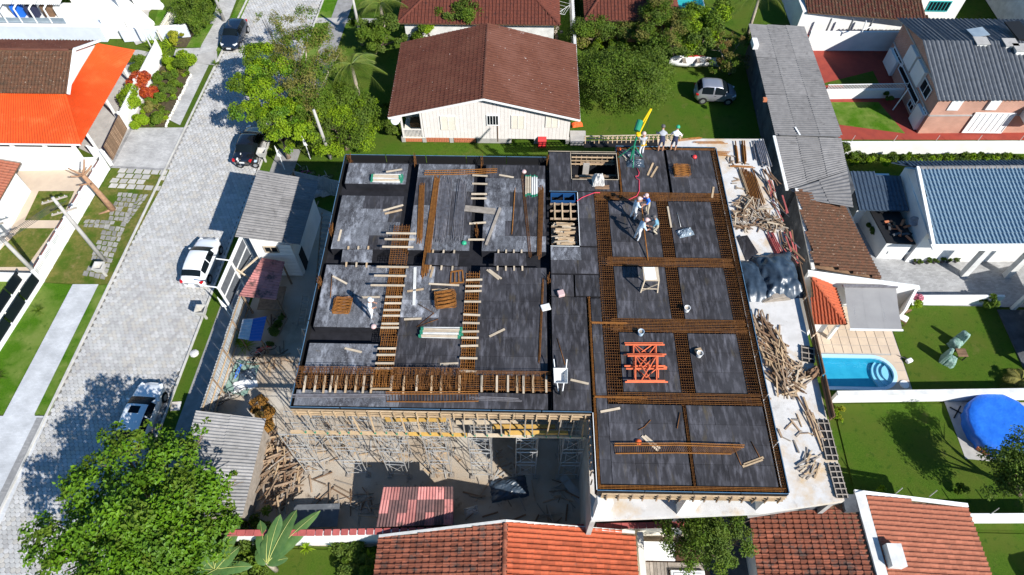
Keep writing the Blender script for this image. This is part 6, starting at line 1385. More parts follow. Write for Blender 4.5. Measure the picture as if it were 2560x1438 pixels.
    for sx in (-1, 1):
        MB().box((sx*W*.355, L/2-.30, .73*Ht/1.48), (.24, .40, .12), sx*.45).build('headlight', M['lamp_clear'], t, bevel=.03)
        MB().box((sx*W*.395, -L/2+.14, .84*Ht/1.48), (.20, .26, .17), sx*-.35).build('tail_light', M['lamp_red'], t, bevel=.03)
        MB().box((sx*(W/2+.07), L*.19, .98*Ht/1.48), (.18, .10, .13)).build('mirror', M[paint], t, bevel=.03)
        MB().box((sx*(W/2-.005), -.04*L, .80*Ht/1.48), (.03, .16, .03)).build('door_handle', M['black' if paint != 'car_white' else 'rim'], t)
    if plate: MB().box((0, -L/2-.012, .72), (.40, .03, .13)).build('number_plate', M['plastic_white'], t); MB().box((0, L/2+.0, .45), (.40, .04, .12)).build('number_plate', M['plastic_white'], t)
    MB().box((0, L/2-.045, .34), (W*.6, .12, .10)).build('grille', M['black'], t)
    t.location = loc; t.rotation_euler = (0, 0, rz); return t
ra = math.atan(.046)
c = (P(529, 700)+P(553, 634))/2; lofted_car('white hatchback parked by the kerb beside the billboard', (c.x-.86, c.y, 0), -ra*1.0, 'car_white', 4.2, 1.78, 1.5)
c = P(414, 1000); lofted_car('white car with sunroof half under the big tree', (c.x-.88, c.y-1.30, 0), -ra, 'car_white', 4.4, 1.8, 1.48, sunroof=True)
c = (P(605.5, 118)+P(620.5, 82))/2; lofted_car('dark blue hatchback parked on the verge at the top of the street', (c.x-.84, c.y, 0), math.pi-ra, 'car_navy', 3.95, 1.72, 1.5)
c = P(650, 400); lofted_car('black sedan parked by the kerb under the bright green tree', (c.x-.90, c.y+1.15, 0), -ra, 'car_black', 4.4, 1.74, 1.46, 'sedan')
c = (P(1754, 258)+P(1820, 264))/2; lofted_car('small silver car parked on the lawn beside the dark wall', (c.x, c.y+.82, 0), -math.pi/2-.04, 'car_silver', 3.55, 1.68, 1.6, 'tall')
lofted_car('white car nose at the lower right edge on the grass', (29.75, 7.2, 0), math.pi+.25, 'car_white', 4.2, 1.76, 1.5)
def ring_(b, c, r_, ax, th=.03, n=18):
    pts = [Vector(c)+Vector(ax)*r_*math.cos(2*math.pi*i/n)+Vector((0, 0, 1))*r_*math.sin(2*math.pi*i/n) for i in range(n+1)]; b.tube(pts, th, 5, cap=False)
def bicycle(label, loc, rz, m, lean=.15):
    t = thing('bicycle', (0, 0, 0), label, 'bicycle', 'bicycles left on the building plot')
    for x in (-.52, .52):
        b = MB(); ring_(b, (x, 0, .33), .32, (1, 0, 0), .022); w_ = b.build('wheel', M['tyre'], t); s_ = MB()
        for k in range(6): a = math.pi*k/6; s_.rod((x-.3*math.cos(a), 0, .33-.3*math.sin(a)), (x+.3*math.cos(a), 0, .33+.3*math.sin(a)), .006)
        s_.build('spokes', M['steel'], w_)
    f = MB()
    for p, q in (((-.52, .33), (-.15, .75)), ((-.15, .75), (.35, .72)), ((-.52, .33), (-.05, .32)), ((-.05, .32), (.38, .66)), ((-.05, .32), (-.18, .85)), ((.35, .72), (.52, .33)), ((.35, .72), (.32, .95))): f.tube([(p[0], 0, p[1]), (q[0], 0, q[1])], .024, 6)
    f.build('frame', M[m], t); MB().box((-.2, 0, .90), (.24, .13, .06)).build('saddle', M['black'], t, bevel=.02); MB().tube([(.30, -.26, 1.0), (.33, 0, .95), (.30, .26, 1.0)], .018, 5).build('handlebar', M['steel'], t)
    t.location = loc; t.rotation_euler = (lean, 0, rz); return t
for (u, v, rz, m, lb) in ((765, 442, .3, 'magenta', 'magenta bicycle in the shade behind the site hut'), (745, 438, .9, 'black', 'dark bicycle leaning on the tin fence behind the hut'), (645, 905, 1.1, 'black', 'dark bicycle nearest the green sheet by the tin fence'), (600, 935, 1.25, 'tarp_blue', 'blue-framed bicycle against the lower tin fence'), (590, 990, .6, 'steel', 'grey bicycle in the row below the green sheet'), (572, 1003, .5, 'black', 'black bicycle at the hut end of the row'), (662, 880, .4, 'red_plastic', 'red bicycle below the blue canopy'), (810, 455, .5, 'steel', 'grey bicycle beside the deck corner')):
    bicycle(lb, tuple(P(u, v)), rz, m)
mc = thing('motorcycle', tuple(P(622, 420)), 'dark motorcycle parked across the kerb behind the black sedan', 'motorcycle'); mc.location.z = 0
mo = Vector(mc.location)
for x in (-.62, .62):
    b = MB(); ring_(b, (mo.x+x, mo.y, .3), .27, (1, 0, 0), .055); wl = b.build('wheel', M['tyre'], mc); MB().tube([(mo.x+x, mo.y-.04, .3), (mo.x+x, mo.y+.04, .3)], .16, 10).build('hub', M['rim'], wl)
MB().box((mo.x, mo.y, .52), (.62, .26, .34)).build('engine', M['rebar_grey'], mc, bevel=.05); MB().box((mo.x-.12, mo.y, .80), (.5, .28, .22)).build('tank', M['car_navy'], mc, bevel=.08); MB().box((mo.x+.38, mo.y, .80), (.65, .26, .12)).build('seat', M['black'], mc, bevel=.05); MB().box((mo.x+.75, mo.y, .78), (.25, .22, .10)).build('tail', M['cloth_pale_blue'], mc, bevel=.03)
MB().tube([(mo.x-.62, mo.y, .3), (mo.x-.42, mo.y, .98)], .04, 6).build('fork', M['steel'], mc); MB().tube([(mo.x-.36, mo.y-.36, 1.04), (mo.x-.44, mo.y, .98), (mo.x-.36, mo.y+.36, 1.04)], .025, 6).build('handlebar', M['black'], mc); MB().box((mo.x-.62, mo.y, .92), (.12, .22, .24)).build('headlight', M['lamp_clear'], mc, bevel=.03)
for s in (-1, 1): MB().box((mo.x-.38, mo.y+s*.40, 1.16), (.04, .14, .09)).build('mirror', M['plastic_white'], mc)

# ================================================================== people at work
def person(label, foot, z, face, shirt, pants, hat, lean=.15, hands=((.32, .35, 1.15), (-.32, .35, 1.15)), shoes='hat_dark', crouch=0.0, stride=.0, shorts=False, harness=False, hatm=None, h=1.0):
    q = P(foot[0], foot[1], z); t = thing('person', tuple(q), label, 'person', None)
    pz = .93-crouch*.42; cl = lean
    sp = Vector((0, .10*cl-.15*crouch, pz)); che = sp+Vector((0, .45*math.sin(cl), .46*math.cos(cl))); nk = che+Vector((0, .14*math.sin(cl*1.1), .13*math.cos(cl))); hd = nk+Vector((0, .05+.10*math.sin(cl), .13)); ht_ = hd+Vector((0, .02, .10))
    V = [sp, sp.lerp(che, .5), che, nk, hd, ht_]; RA = [.15, .145, .16, .062, .095, .075]; E = [(0, 1), (1, 2), (2, 3), (3, 4), (4, 5)]; B = ['p', 's', 's', 'k', 'k']
    for sx, hnd in ((1, hands[0]), (-1, hands[1])):
        sh = che+Vector((sx*.20, 0, -.03)); H_ = Vector(hnd); el = sh.lerp(H_, .52)+Vector((sx*.07, -.05, -.10)); i = len(V)
        V += [sh, el, H_]; RA += [.075, .05, .036]; E += [(2, i), (i, i+1), (i+1, i+2)]; B += ['s', 's', 'k']
        hp = sp+Vector((sx*.10, 0, -.06)); kn = Vector((sx*.14, .06+.34*crouch+sx*stride*.25, .48-crouch*.12)); an = Vector((sx*.13, -.03-.12*crouch+sx*stride*.4, .09)); to = an+Vector((sx*.02, .17, -.05)); i = len(V)
        V += [hp, kn, an, to]; RA += [.095, .065, .048, .04]; E += [(0, i), (i, i+1), (i+1, i+2), (i+2, i+3)]; B += ['p', 'p', 'k' if shorts else 'p', 'h']
    me = bpy.data.meshes.new('body'); me.from_pydata([tuple(v*h) for v in V], E, []); ob = bpy.data.objects.new('tmp', me); C.objects.link(ob)
    md = ob.modifiers.new('s', 'SKIN'); md.use_smooth_shade = True; sb = ob.modifiers.new('d', 'SUBSURF'); sb.levels = 1; sb.render_levels = 1
    for k, sv in enumerate(me.skin_vertices[0].data): sv.radius = (RA[k]*h, RA[k]*h); sv.use_root = (k == 0)
    dg = bpy.context.evaluated_depsgraph_get(); ev = ob.evaluated_get(dg); m2 = ev.to_mesh()
    b = MB(); b.v = [tuple(v.co) for v in m2.vertices]; b.f = [tuple(p.vertices) for p in m2.polygons]
    cols = {'p': 0, 's': 1, 'k': 2, 'h': 3}; seg = [(V[a]*h, V[c_]*h, B[k]) for k, (a, c_) in enumerate(E)]
    for p in m2.polygons:
        best = 9; kd = 's'; cc = p.center
        for a, c_, nm in seg:
            d = c_-a; tt = max(0, min(1, (cc-a).dot(d)/d.length_squared)); dist = (cc-(a+d*tt)).length
            if dist < best: best = dist; kd = nm
        b.mi.append(cols[kd])
    ev.to_mesh_clear(); bpy.data.objects.remove(ob)
    b.cm = 2
    for sx, hnd in ((1, hands[0]), (-1, hands[1])):      # fingers and thumb closing round what is held
        H_ = Vector(hnd)*h; 
        for k in range(4): o_ = Vector(((k-1.5)*.021, 0, 0)); l_ = (.075, .09, .085, .065)[k]; b.tube([H_+o_+Vector((0, .02, 0)), H_+o_+Vector((0, .02+l_*.6, -.02)), H_+o_+Vector((0, .01+l_*.6, -.06))], [.010, .009, .007], 5)
        b.tube([H_+Vector((-sx*.03, .0, 0)), H_+Vector((-sx*.055, .035, -.02)), H_+Vector((-sx*.05, .06, -.04))], [.012, .010, .008], 5)
    hd_ = hd*h; b.tube([hd_+Vector((0, .085, .02)), hd_+Vector((0, .12, -.01))], [.016, .012], 5)
    for sx in (-1, 1): b.tube([hd_+Vector((sx*.085, 0, .02)), hd_+Vector((sx*.105, -.01, .0))], [.022, .014], 5)
    b.v = [tuple(Vector(v)+q) for v in b.v]
    b.build('body', [M[pants], M[shirt], M['skin'], M[shoes]], t, smooth=True)
    top = ht_*h+q
    if hat:
        hb = MB().lathe(tuple(top+Vector((0, -.01, -.075))), [(.135, 0), (.132, .05), (.115, .10), (.075, .14), (.02, .155)], 14); hb.box(top+Vector((0, .13, -.07)), (.17, .10, .015)); hb.build('helmet', M[hat], t, smooth=True)
    else: MB().lathe(tuple(top+Vector((0, -.02, -.08))), [(.105, 0), (.108, .04), (.09, .09), (.03, .115)], 12).build('hair', M['hat_dark'], t, smooth=True)
    if harness:
        hb = MB()
        for sx in (-1, 1): hb.bar(che*h+q+Vector((sx*.14, -.17, .02)), sp*h+q+Vector((sx*.05, -.165, .0)), .05, .02)
        hb.box(sp*h+q+Vector((0, 0, .02)), (.34, .33, .05)); hb.build('harness', M['harness'], t)
    t.rotation_euler = (0, 0, face); return t
person('worker in white with pale helmet holding a red tool on the left deck', (931, 793), ZD, -math.pi/2, 'cloth_white', 'cloth_white', 'hat_pale', .12, ((.16, .36, 1.22), (-.10, .36, 1.24)))
person('worker in yellow harness and white trousers reaching up to the hoist', (1602, 388), ZD, .35, 'cloth_grey', 'cloth_white', 'hat_pink', .1, ((.30, .2, 1.0), (-.20, .32, 1.75)), harness=True, stride=.2)
person('worker in grey shirt and dark shorts bending over the back edge', (1650, 379), ZD+.05, .0, 'cloth_grey', 'cloth_navy', 'hat_dark', .75, ((.30, .75, 1.0), (-.30, .75, 1.0)), shorts=True)
person('worker in white shirt and green helmet at the back edge', (1681, 377), ZD+.05, -.2, 'cloth_white', 'cloth_navy', 'hat_green', .4, ((.38, .50, 1.0), (-.26, .45, 1.05)), shorts=True)
person('worker in white with pink helmet gripping the long rusty bar', (1581, 547), ZD, -math.pi/2+.35, 'cloth_pale_blue', 'cloth_white', 'hat_pink', .14, ((.12, .46, 1.15), (-.16, .44, 1.22)), stride=.15)
person('worker in bright blue shirt and khaki trousers facing the long bar', (1616, 534), ZD, math.pi/2+.3, 'cloth_blue', 'cloth_khaki', 'hat_pink', .28, ((.12, .52, 1.1), (-.14, .50, 1.15)))
person('worker in pale blue shirt leaning forward over the rusty bar', (1590, 600), ZD, -math.pi/3-.2, 'cloth_pale_blue', 'cloth_white', 'hat_pink', .42, ((.20, .56, 1.0), (-.02, .54, 1.05)), stride=.1)
person('worker in dark teal shirt and khaki trousers crouching beside the cage', (1638, 583), ZD, math.pi/2, 'cloth_teal', 'cloth_khaki', 'hat_dark', .4, ((.16, .50, .70), (-.12, .50, .78)), crouch=.45)
# ================================================================== things lying about on the building
PLK = {}
def plank_mesh(L, w_, h, m):
    key = (round(L, 1), w_, h, m)
    if key not in PLK:
        o = MB().box((0, 0, h/2), (L, w_, h)).build('plank', M[m], base=(0, 0, 0)); PLK[key] = o.data; bpy.data.objects.remove(o)
    return PLK[key]
def plank(u0, v0, u1, v1, label, z=None, w_=.11, h=.035, m='timber_pale', group=None, name='plank', cat='plank'):
    z = ZD+.012 if z is None else z; a, b_ = P(u0, v0, z), P(u1, v1, z); d = b_-a; L = d.length
    o = bpy.data.objects.new(name, plank_mesh(L, w_, h, m)); C.objects.link(o); o.location = a.lerp(b_, .5); o.location.z = z; o.rotation_euler = (0, 0, math.atan2(d.y, d.x))
    return tag(o, label, cat, group)
PL = [(958, 527, 1008, 513, 'upper of two pale planks on the second left deck field'), (962, 535, 1005, 525, 'lower of two pale planks on the second left deck field'), (846, 603, 853, 575, 'short pale plank near the left deck edge'), (832, 691, 867, 710, 'short pale plank above the left heap of stirrups'), (905, 744, 949, 743, 'pale plank just above the white-clad worker'), (862, 871, 904, 881, 'pale plank on the lower left deck field'), (1010, 799, 1054, 797, 'pale plank right of the left rebar cage'), (1018, 729, 1059, 723, 'pale plank crossing the long white board'), (1079, 726, 1122, 724, 'pale plank just above the bright orange stirrup heap'), (1076, 694, 1083, 668, 'short upright plank left of the rusty square frame'), (1217, 675, 1247, 699, 'left of two slanting planks below the right ramp'), (1223, 675, 1253, 697, 'right of two slanting planks below the right ramp'), (1223, 842, 1262, 823, 'slanting plank alone on the right middle field'), (1101, 911, 1145, 909, 'pale plank left of the second rebar cage foot'), (1427, 950, 1471, 960, 'slanting plank right of the wheelbarrow'), (1249, 438, 1283, 444, 'plank right of the upper trench boards'), (1628, 443, 1643, 418, 'wider slanting plank on the upper right deck'), (1619, 439, 1633, 408, 'thin slanting batten on the upper right deck'), (1558, 388, 1567, 403, 'short plank at the foot of the hoist'), (1780, 495, 1784, 468, 'plank on the right end of the top rebar band'), (1502, 1030, 1549, 1021, 'pale plank at the upper left of the front field'), (1605, 1091, 1644, 1127, 'lower of two crossed planks on the front field'), (1612, 1090, 1650, 1122, 'upper of two crossed planks on the front field'), (1856, 1167, 1906, 1149, 'front plank of the pair at the right front'), (1860, 1162, 1908, 1144, 'rear plank of the pair at the right front'), (1570, 918, 1590, 912, 'scrap of pale wood below the orange frames')]
for p in PL[:-1]: plank(*p, group='loose planks on the deck', m=random.choice(('timber_pale', 'timber', 'timber_pale')))
plank(1035, 763, 1038, 669, 'long white board beside the left rebar cage', m='white_wall_old', w_=.16); plank(1215, 613, 1250, 521, 'long grey board slanting across the upper right field', m='timber_grey', w_=.14, h=.08); plank(1162, 521, 1238, 529, 'wide grey board bridging the upper trench', m='timber_grey', w_=.45, h=.03, z=ZD+.03)
for (a, b_) in (((1669, 517), (1678, 569)), ): plank(*a, *b_, 'green and white board beside the middle rebar band', m='timber_pale', w_=.10)
plank(1072, 710, 1148, 714, 'pale green board above the orange stirrup heap', m='timber_pale', w_=.10)
for i, (u0, v0, u1, v1) in enumerate(((1181, 439, 1219, 441), (1182, 460, 1217, 461), (1179, 486, 1217, 486), (1178, 497, 1216, 497), (1173, 560, 1215, 557), (1170, 600, 1211, 600))): plank(u0, v0, u1, v1, 'short board bridging the upper trench, %s from the back' % ordn[i], z=ZD+.02, w_=.10, h=.06, group='boards bridging the upper trench')
for i, v in enumerate((584, 599, 618, 668, 690, 714)): plank(966-(v-584)*.3, v, 1041-(v-584)*.22, v+1, 'long green-tipped board across the left cage, %s from the back' % ordn[i], z=ZD+.40, w_=.09, h=.07, m='timber_pale', group='boards across the left rebar cage')
for i, v in enumerate((743, 759, 776, 790, 810, 820, 872, 888, 909, 922)): plank(964-(v-743)*.16, v, 1006-(v-743)*.115, v, 'short board across the left cage, %s from the middle trench' % ordn[i], z=ZD+.25, w_=.10, h=.05, group='boards across the left rebar cage')
for i, v in enumerate((701, 716, 729, 755, 787, 808, 830, 845, 866, 896, 928)): plank(1166-(v-701)*.085, v, 1205-(v-701)*.06, v+jit(2), 'short board across the right-hand cage, %s from the back' % ordn[i], z=ZD+.13, w_=.10, h=.05, group='boards across the right-hand rebar cage')
for i, u in enumerate((759, 786, 808, 825, 838, 863, 888, 907, 927, 977, 1008, 1041, 1078, 1102, 1148, 1204, 1242, 1270, 1293, 1309, 1333, 1366)): plank(u+(1280-u)*.012, 940, u, 982+jit(3), 'short board across the front cage, %s from the left' % ordn[i], z=ZD+.10, w_=.10, h=.05, group='boards across the front rebar cage', m=random.choice(('timber_pale', 'timber')))
plank(927, 973, 980, 973, 'small timber lintel on the front cage', z=ZD+.16, w_=.08, h=.06, m='timber')
# formwork ramps over the middle trench
def ramp(pts, label, n, m):
    q = [P(u, v, ZD+.12) for u, v in pts]; c = sum(q, Vector())/4; t = thing('ramp', (c.x, c.y, ZD), label, 'ramp', 'plywood ramps over the middle trench')
    MB().add([p for p in q]+[p-Vector((0, 0, .03)) for p in q], [(3, 2, 1, 0), (4, 5, 6, 7), (0, 1, 5, 4), (1, 2, 6, 5), (2, 3, 7, 6), (3, 0, 4, 7)]).build('board', M[m], t)
    for i in range(n):
        s = (i+.5)/n; a, b_ = q[0].lerp(q[3], s), q[1].lerp(q[2], s); d = (b_-a)*.32; MB().bar(a-d-Vector((0, 0, .07)), b_+d-Vector((0, 0, .07)), .09, .07).build('bearer', M[random.choice(('timber', 'timber_pale', 'timber_pale'))], t)
ramp([(853, 654), (857, 624), (932, 624), (929, 656)], 'dusty plywood ramp over the left end of the middle trench', 3, 'form_ply_dusty'); ramp([(1063, 661), (1068, 632), (1148, 634), (1145, 665)], 'dark plywood ramp over the centre of the middle trench', 3, 'form_ply'); ramp([(1234, 664), (1236, 633), (1314, 633), (1316, 664)], 'dark plywood ramp over the right end of the middle trench', 4, 'form_ply')
# bundles of steel bars
def bundle(u0, v0, u1, v1, wpx, n, label, m, z=None, group='bundles of steel bars', r=.018, stack=2):
    z = ZD+.03 if z is None else z; a, b_ = P(u0, v0, z), P(u1, v1, z); d = (b_-a).normalized(); s = Vector((-d.y, d.x, 0)); w_ = (P(u0+wpx, v0, z)-a).length
    t = thing('rebar_bundle', tuple(a.lerp(b_, .5)), label, 'steel bars', group)
    for i in range(n):
        o = s*((i+.5)/n-.5)*w_; zz = Vector((0, 0, (i % stack)*r*1.7)); e = jit(.25)
        MB().tube([a+o*random.uniform(.8, 1.1)+zz+d*jit(.3), a.lerp(b_, .5)+o+zz, b_+o*random.uniform(.7, 1.15)+zz+d*e], r, 4).build('bar', M[m], t)
bundle(1055, 462, 1048, 602, 15, 12, 'bundle of orange rusty bars leftmost on the middle field', 'rebar_bright'); bundle(1092, 445, 1060, 690, 16, 14, 'long orange bar bundle reaching over the centre ramp', 'rebar_bright'); bundle(1115, 450, 1099, 600, 34, 26, 'wide bundle of grey steel bars', 'rebar_grey'); bundle(1156, 454, 1141, 597, 24, 18, 'narrower bundle of grey steel bars', 'rebar_grey')
bundle(1353, 469, 1348, 641, 13, 12, 'brown bar bundle along the right joint of the upper field', 'rebar'); bundle(1305, 434, 1326, 645, 8, 3, 'three thin dark bars fanning across the right field', 'rebar', r=.014); bundle(1287, 473, 1280, 580, 3, 3, 'single rusty bar lying alone on the right field', 'rebar_bright'); bundle(1357, 705, 1348, 900, 6, 5, 'thin bar bundle along the joint of the lower field', 'rebar', r=.014)
bundle(736, 990, 964, 990, 10, 8, 'grey bars lying along the front strip', 'rebar_grey', r=.016); bundle(1187, 995, 1308, 1000, 12, 5, 'thin loose bars at the right of the front strip', 'rebar_grey', r=.012)
bundle(1617, 560, 1622, 645, 3, 2, 'foot of the rusty bar', 'rebar_bright') if False else None
a, b_ = P(1604, 515, ZD+1.05), P(1620, 652, ZD+.03); o = MB().tube([a, a.lerp(b_, .5)-Vector((0, 0, .05)), b_], .04, 6).build('steel_bar', M['rebar_bright']); tag(o, 'long rusty bar held by the four workers', 'steel bar')
def ladder_cage(pts0, pts1, label, n, m='rebar_bright', z=None, r=.02):
    z = ZD+.05 if z is None else z; A = [P(u, v, z) for u, v in pts0]; B = [P(u, v, z) for u, v in pts1]; t = thing('rebar_ladder', tuple(A[0].lerp(B[-1], .5)), label, 'rebar cage'); MB().tube(A, r*1.5, 5).build('rail', M[m], t); MB().tube(B, r*1.5, 5).build('rail', M[m], t)
    MB().tube([p+Vector((0, .06, .12)) for p in A], r*1.3, 5).build('rail', M[m], t); b = MB()
    def at(L_, s): k = min(len(L_)-2, int(s*(len(L_)-1))); return L_[k].lerp(L_[k+1], s*(len(L_)-1)-k)
    for i in range(n): s = i/(n-1); p, q = at(A, s), at(B, s); b.rod(p, q, r*.6); b.rod(p+Vector((0, .06, .12)), p, r*.6)
    b.build('ties', M['rebar'], t)
ladder_cage([(1536, 1114), (1700, 1113), (1860, 1118)], [(1539, 1134), (1690, 1132), (1828, 1135)], 'long rusty ladder cage lying across the front field', 60); ladder_cage([(1061, 437), (1150, 436), (1242, 431)], [(1063, 427), (1150, 425), (1243, 422)], 'rusty ladder cage lying at the back of the middle field', 30); ladder_cage([(965, 985), (1080, 985), (1195, 984)], [(967, 1004), (1080, 1005), (1196, 1003)], 'orange ladder cage lying on the front strip', 30)
def frame_stack(u, v, wpx, hpx, n, label, m, hz_=.30, ang_=0.0):
    c = P(u, v, ZD); w_ = (P(u+wpx/2, v, ZD)-P(u-wpx/2, v, ZD)).length; d_ = (P(u, v-hpx/2, ZD)-P(u, v+hpx/2, ZD)).length; t = thing('stirrup_stack', tuple(c), label, 'rebar stirrups')
    for i in range(n):
        zz = ZD+.02+hz_*i/n; o = Vector((jit(.07), jit(.07), 0)); ra_ = ang_+jit(.16); ca, sa = math.cos(ra_), math.sin(ra_); L_ = [Vector((c.x+ca*x*w_/2-sa*y*d_/2, c.y+sa*x*w_/2+ca*y*d_/2, zz+jit(.02)))+o for x, y in ((-1, -1), (1, -1), (1, 1), (-1, 1))]; b = MB()
        for k in range(4): b.rod(L_[k], L_[(k+1) % 4], .013)
        for k in range(3): s = (k+1)/4; b.rod(L_[0].lerp(L_[3], s), L_[1].lerp(L_[2], s), .013)
        b.build('stirrup', M[m], t)
frame_stack(857, 768, 40, 32, 14, 'heap of rusty stirrups near the left deck edge', 'rebar_bright'); frame_stack(1114, 752, 46, 36, 16, 'bright orange stirrup heap between the two cages', 'rebar_bright', .38, .15); frame_stack(1704, 430, 36, 22, 12, 'neat stack of rusty stirrups on the top right deck', 'rebar_bright', .3)
t = thing('rebar_grid', tuple(P(1142, 692, ZD)), 'square rusty frame of three panes beside the right-hand cage', 'rebar frame')
L_ = [P(u, v, ZD+.05) for u, v in ((1126, 709), (1128, 680), (1156, 676), (1159, 706))]
for k in range(4): MB().bar(L_[k], L_[(k+1) % 4], .07, .05).build('bar', M['rebar_bright'], t)
for s in (.33, .66): MB().bar(L_[0].lerp(L_[3], s), L_[1].lerp(L_[2], s), .06, .045).build('bar', M['rebar_bright'], t)
def prop_stack(u, v, wpx, n, label, vertical=False, rows=2, L=1.9):
    c = P(u, v, ZD); t = thing('prop_stack', tuple(c), label, 'timber props')
    for i in range(n):
        k = i % (n//rows+1); z = ZD+.05+.10*(i//(n//rows+1)); o = (k-(n//rows)/2)*.13; l_ = L*random.uniform(.92, 1.04); s_ = jit(.06)
        p, q = ((c.x+o, c.y-l_/2+s_, z), (c.x+o, c.y+l_/2+s_, z)) if vertical else ((c.x-l_/2+s_, c.y+o, z), (c.x+l_/2+s_, c.y+o+jit(.04), z)); p, q = Vector(p), Vector(q)
        b = MB().bar(p.lerp(q, .07), p.lerp(q, .93), .09, .09).build('post', M[random.choice(('timber_pale', 'white_wall_old'))], t); MB().bar(p, p.lerp(q, .07), .092, .092).build('painted_end', M['green_paint'], b); MB().bar(p.lerp(q, .93), q, .092, .092).build('painted_end', M['green_paint'], b)
prop_stack(967, 447, 80, 9, 'stack of green-ended props on the upper left deck'); prop_stack(1102, 833, 90, 9, 'stack of green-ended props on the centre deck', L=2.2); prop_stack(1331, 466, 20, 6, 'short upright row of green-ended props by the right joint', True, 1, 1.7)
for u0, v0, u1, v1 in ((966, 430, 1005, 424),): plank(u0, v0, u1, v1, 'pale plank lying on the upper prop stack', z=ZD+.3)
# wheelbarrow
c = P(1400, 955, ZD); wb = thing('wheelbarrow', tuple(c), 'light grey wheelbarrow standing on the middle strip', 'wheelbarrow')
b = MB(); o4 = [(-1, -1), (1, -1), (1, 1), (-1, 1)]; lo = [(c.x+x*.20, c.y+y*.26+.05, ZD+.34) for x, y in o4]; hi = [(c.x+x*(.36 if y > 0 else .33), c.y+y*.42+.02, ZD+.66) for x, y in o4]; li = [(x*.94+c.x*.06, y*.94+c.y*.06, z+.03) for x, y, z in lo]; hi2 = [(x*.93+c.x*.07, y*.93+c.y*.07, z) for x, y, z in hi]
b.add(lo+hi+hi2+li, [(3, 2, 1, 0)]+[(i, (i+1) % 4, 4+(i+1) % 4, 4+i) for i in range(4)]+[(4+i, 4+(i+1) % 4, 8+(i+1) % 4, 8+i) for i in range(4)]+[(8+i, 8+(i+1) % 4, 12+(i+1) % 4, 12+i) for i in range(4)]+[(12, 13, 14, 15)]).build('tray', M['white_wall_old'], wb)
for s in (-1, 1): MB().tube([(c.x+s*.33, c.y+.95, ZD+.62), (c.x+s*.26, c.y+.3, ZD+.42), (c.x+s*.10, c.y-.62, ZD+.24)], .028, 6).build('handle', M['plastic_white'], wb); MB().tube([(c.x+s*.26, c.y+.3, ZD+.4), (c.x+s*.28, c.y+.35, ZD)], .025, 6).build('leg', M['plastic_white'], wb)
b = MB(); ring_(b, (c.x, c.y-.62, ZD+.2), .16, (0, 1, 0), .045, 14); b.build('wheel', M['tyre'], wb)
# drawing table
c = P(1622, 726, ZD); tb = thing('work_table', tuple(c), 'white-topped timber work table standing on the right deck', 'table')
MB().b2(c.x-.42, c.x+.42, c.y-.05, c.y+.85, ZD+.95, ZD+1.0).build('table_top', M['timber_pale'], tb); MB().box((c.x-.06, c.y+.42, ZD+1.006), (.6, .8, .01), .04).build('paper', M['plastic_white'], tb)
for sx in (-1, 1):
    for y in (-.02, .82): MB().bar((c.x+sx*.46, c.y+y+(-.12 if y < .3 else .1), ZD), (c.x+sx*.38, c.y+y, ZD+.95), .06).build('leg', M['timber_pale'], tb)
MB().bar((c.x-.44, c.y-.12, ZD+.1), (c.x+.42, c.y-.05, ZD+.75), .05, .03).build('brace', M['timber_pale'], tb); MB().bar((c.x-.44, c.y-.11, ZD+.3), (c.x+.44, c.y-.11, ZD+.3), .05, .03).build('rail', M['timber_pale'], tb)
# stacked orange scaffold frames
def oframe(u0, v0, u1, v1, z, label, rot=0.0):
    a, b_, c, d = [P(u, v, z) for u, v in ((u0, v1), (u0, v0), (u1, v0), (u1, v1))]; t = thing('steel_trestle', tuple((a+c)/2), label, 'scaffold frame', 'orange scaffold frames stacked on the right deck')
    for p, q in ((a.lerp(d, -.08), a.lerp(d, 1.08)), (b_.lerp(c, -.06), b_.lerp(c, 1.06))): MB().tube([p, q], .045, 6).build('leg', M['paint_orange'], t)
    for s in (.18, .82): MB().tube([a.lerp(d, s), b_.lerp(c, s)], .036, 6).build('rung', M['paint_orange'], t)
    MB().tube([a.lerp(d, .35), b_.lerp(c, .82)], .028, 5).build('brace', M['paint_orange'], t); MB().tube([a.lerp(d, .65), b_.lerp(c, .18)], .028, 5).build('brace', M['paint_orange'], t)
for k, (u0, v0, u1, v1, dz, lb) in enumerate(((1566, 858, 1652, 886, .06, 'top orange scaffold frame of the stack, farthest back'), (1568, 862, 1656, 915, .16, 'orange scaffold frame second from the back'), (1572, 886, 1660, 922, .26, 'middle orange scaffold frame of the stack'), (1570, 918, 1662, 955, .10, 'nearest orange scaffold frame of the stack'), (1574, 890, 1656, 952, .36, 'uppermost orange scaffold frame on the stack'))): oframe(u0, v0, u1, v1, ZD+dz, lb)
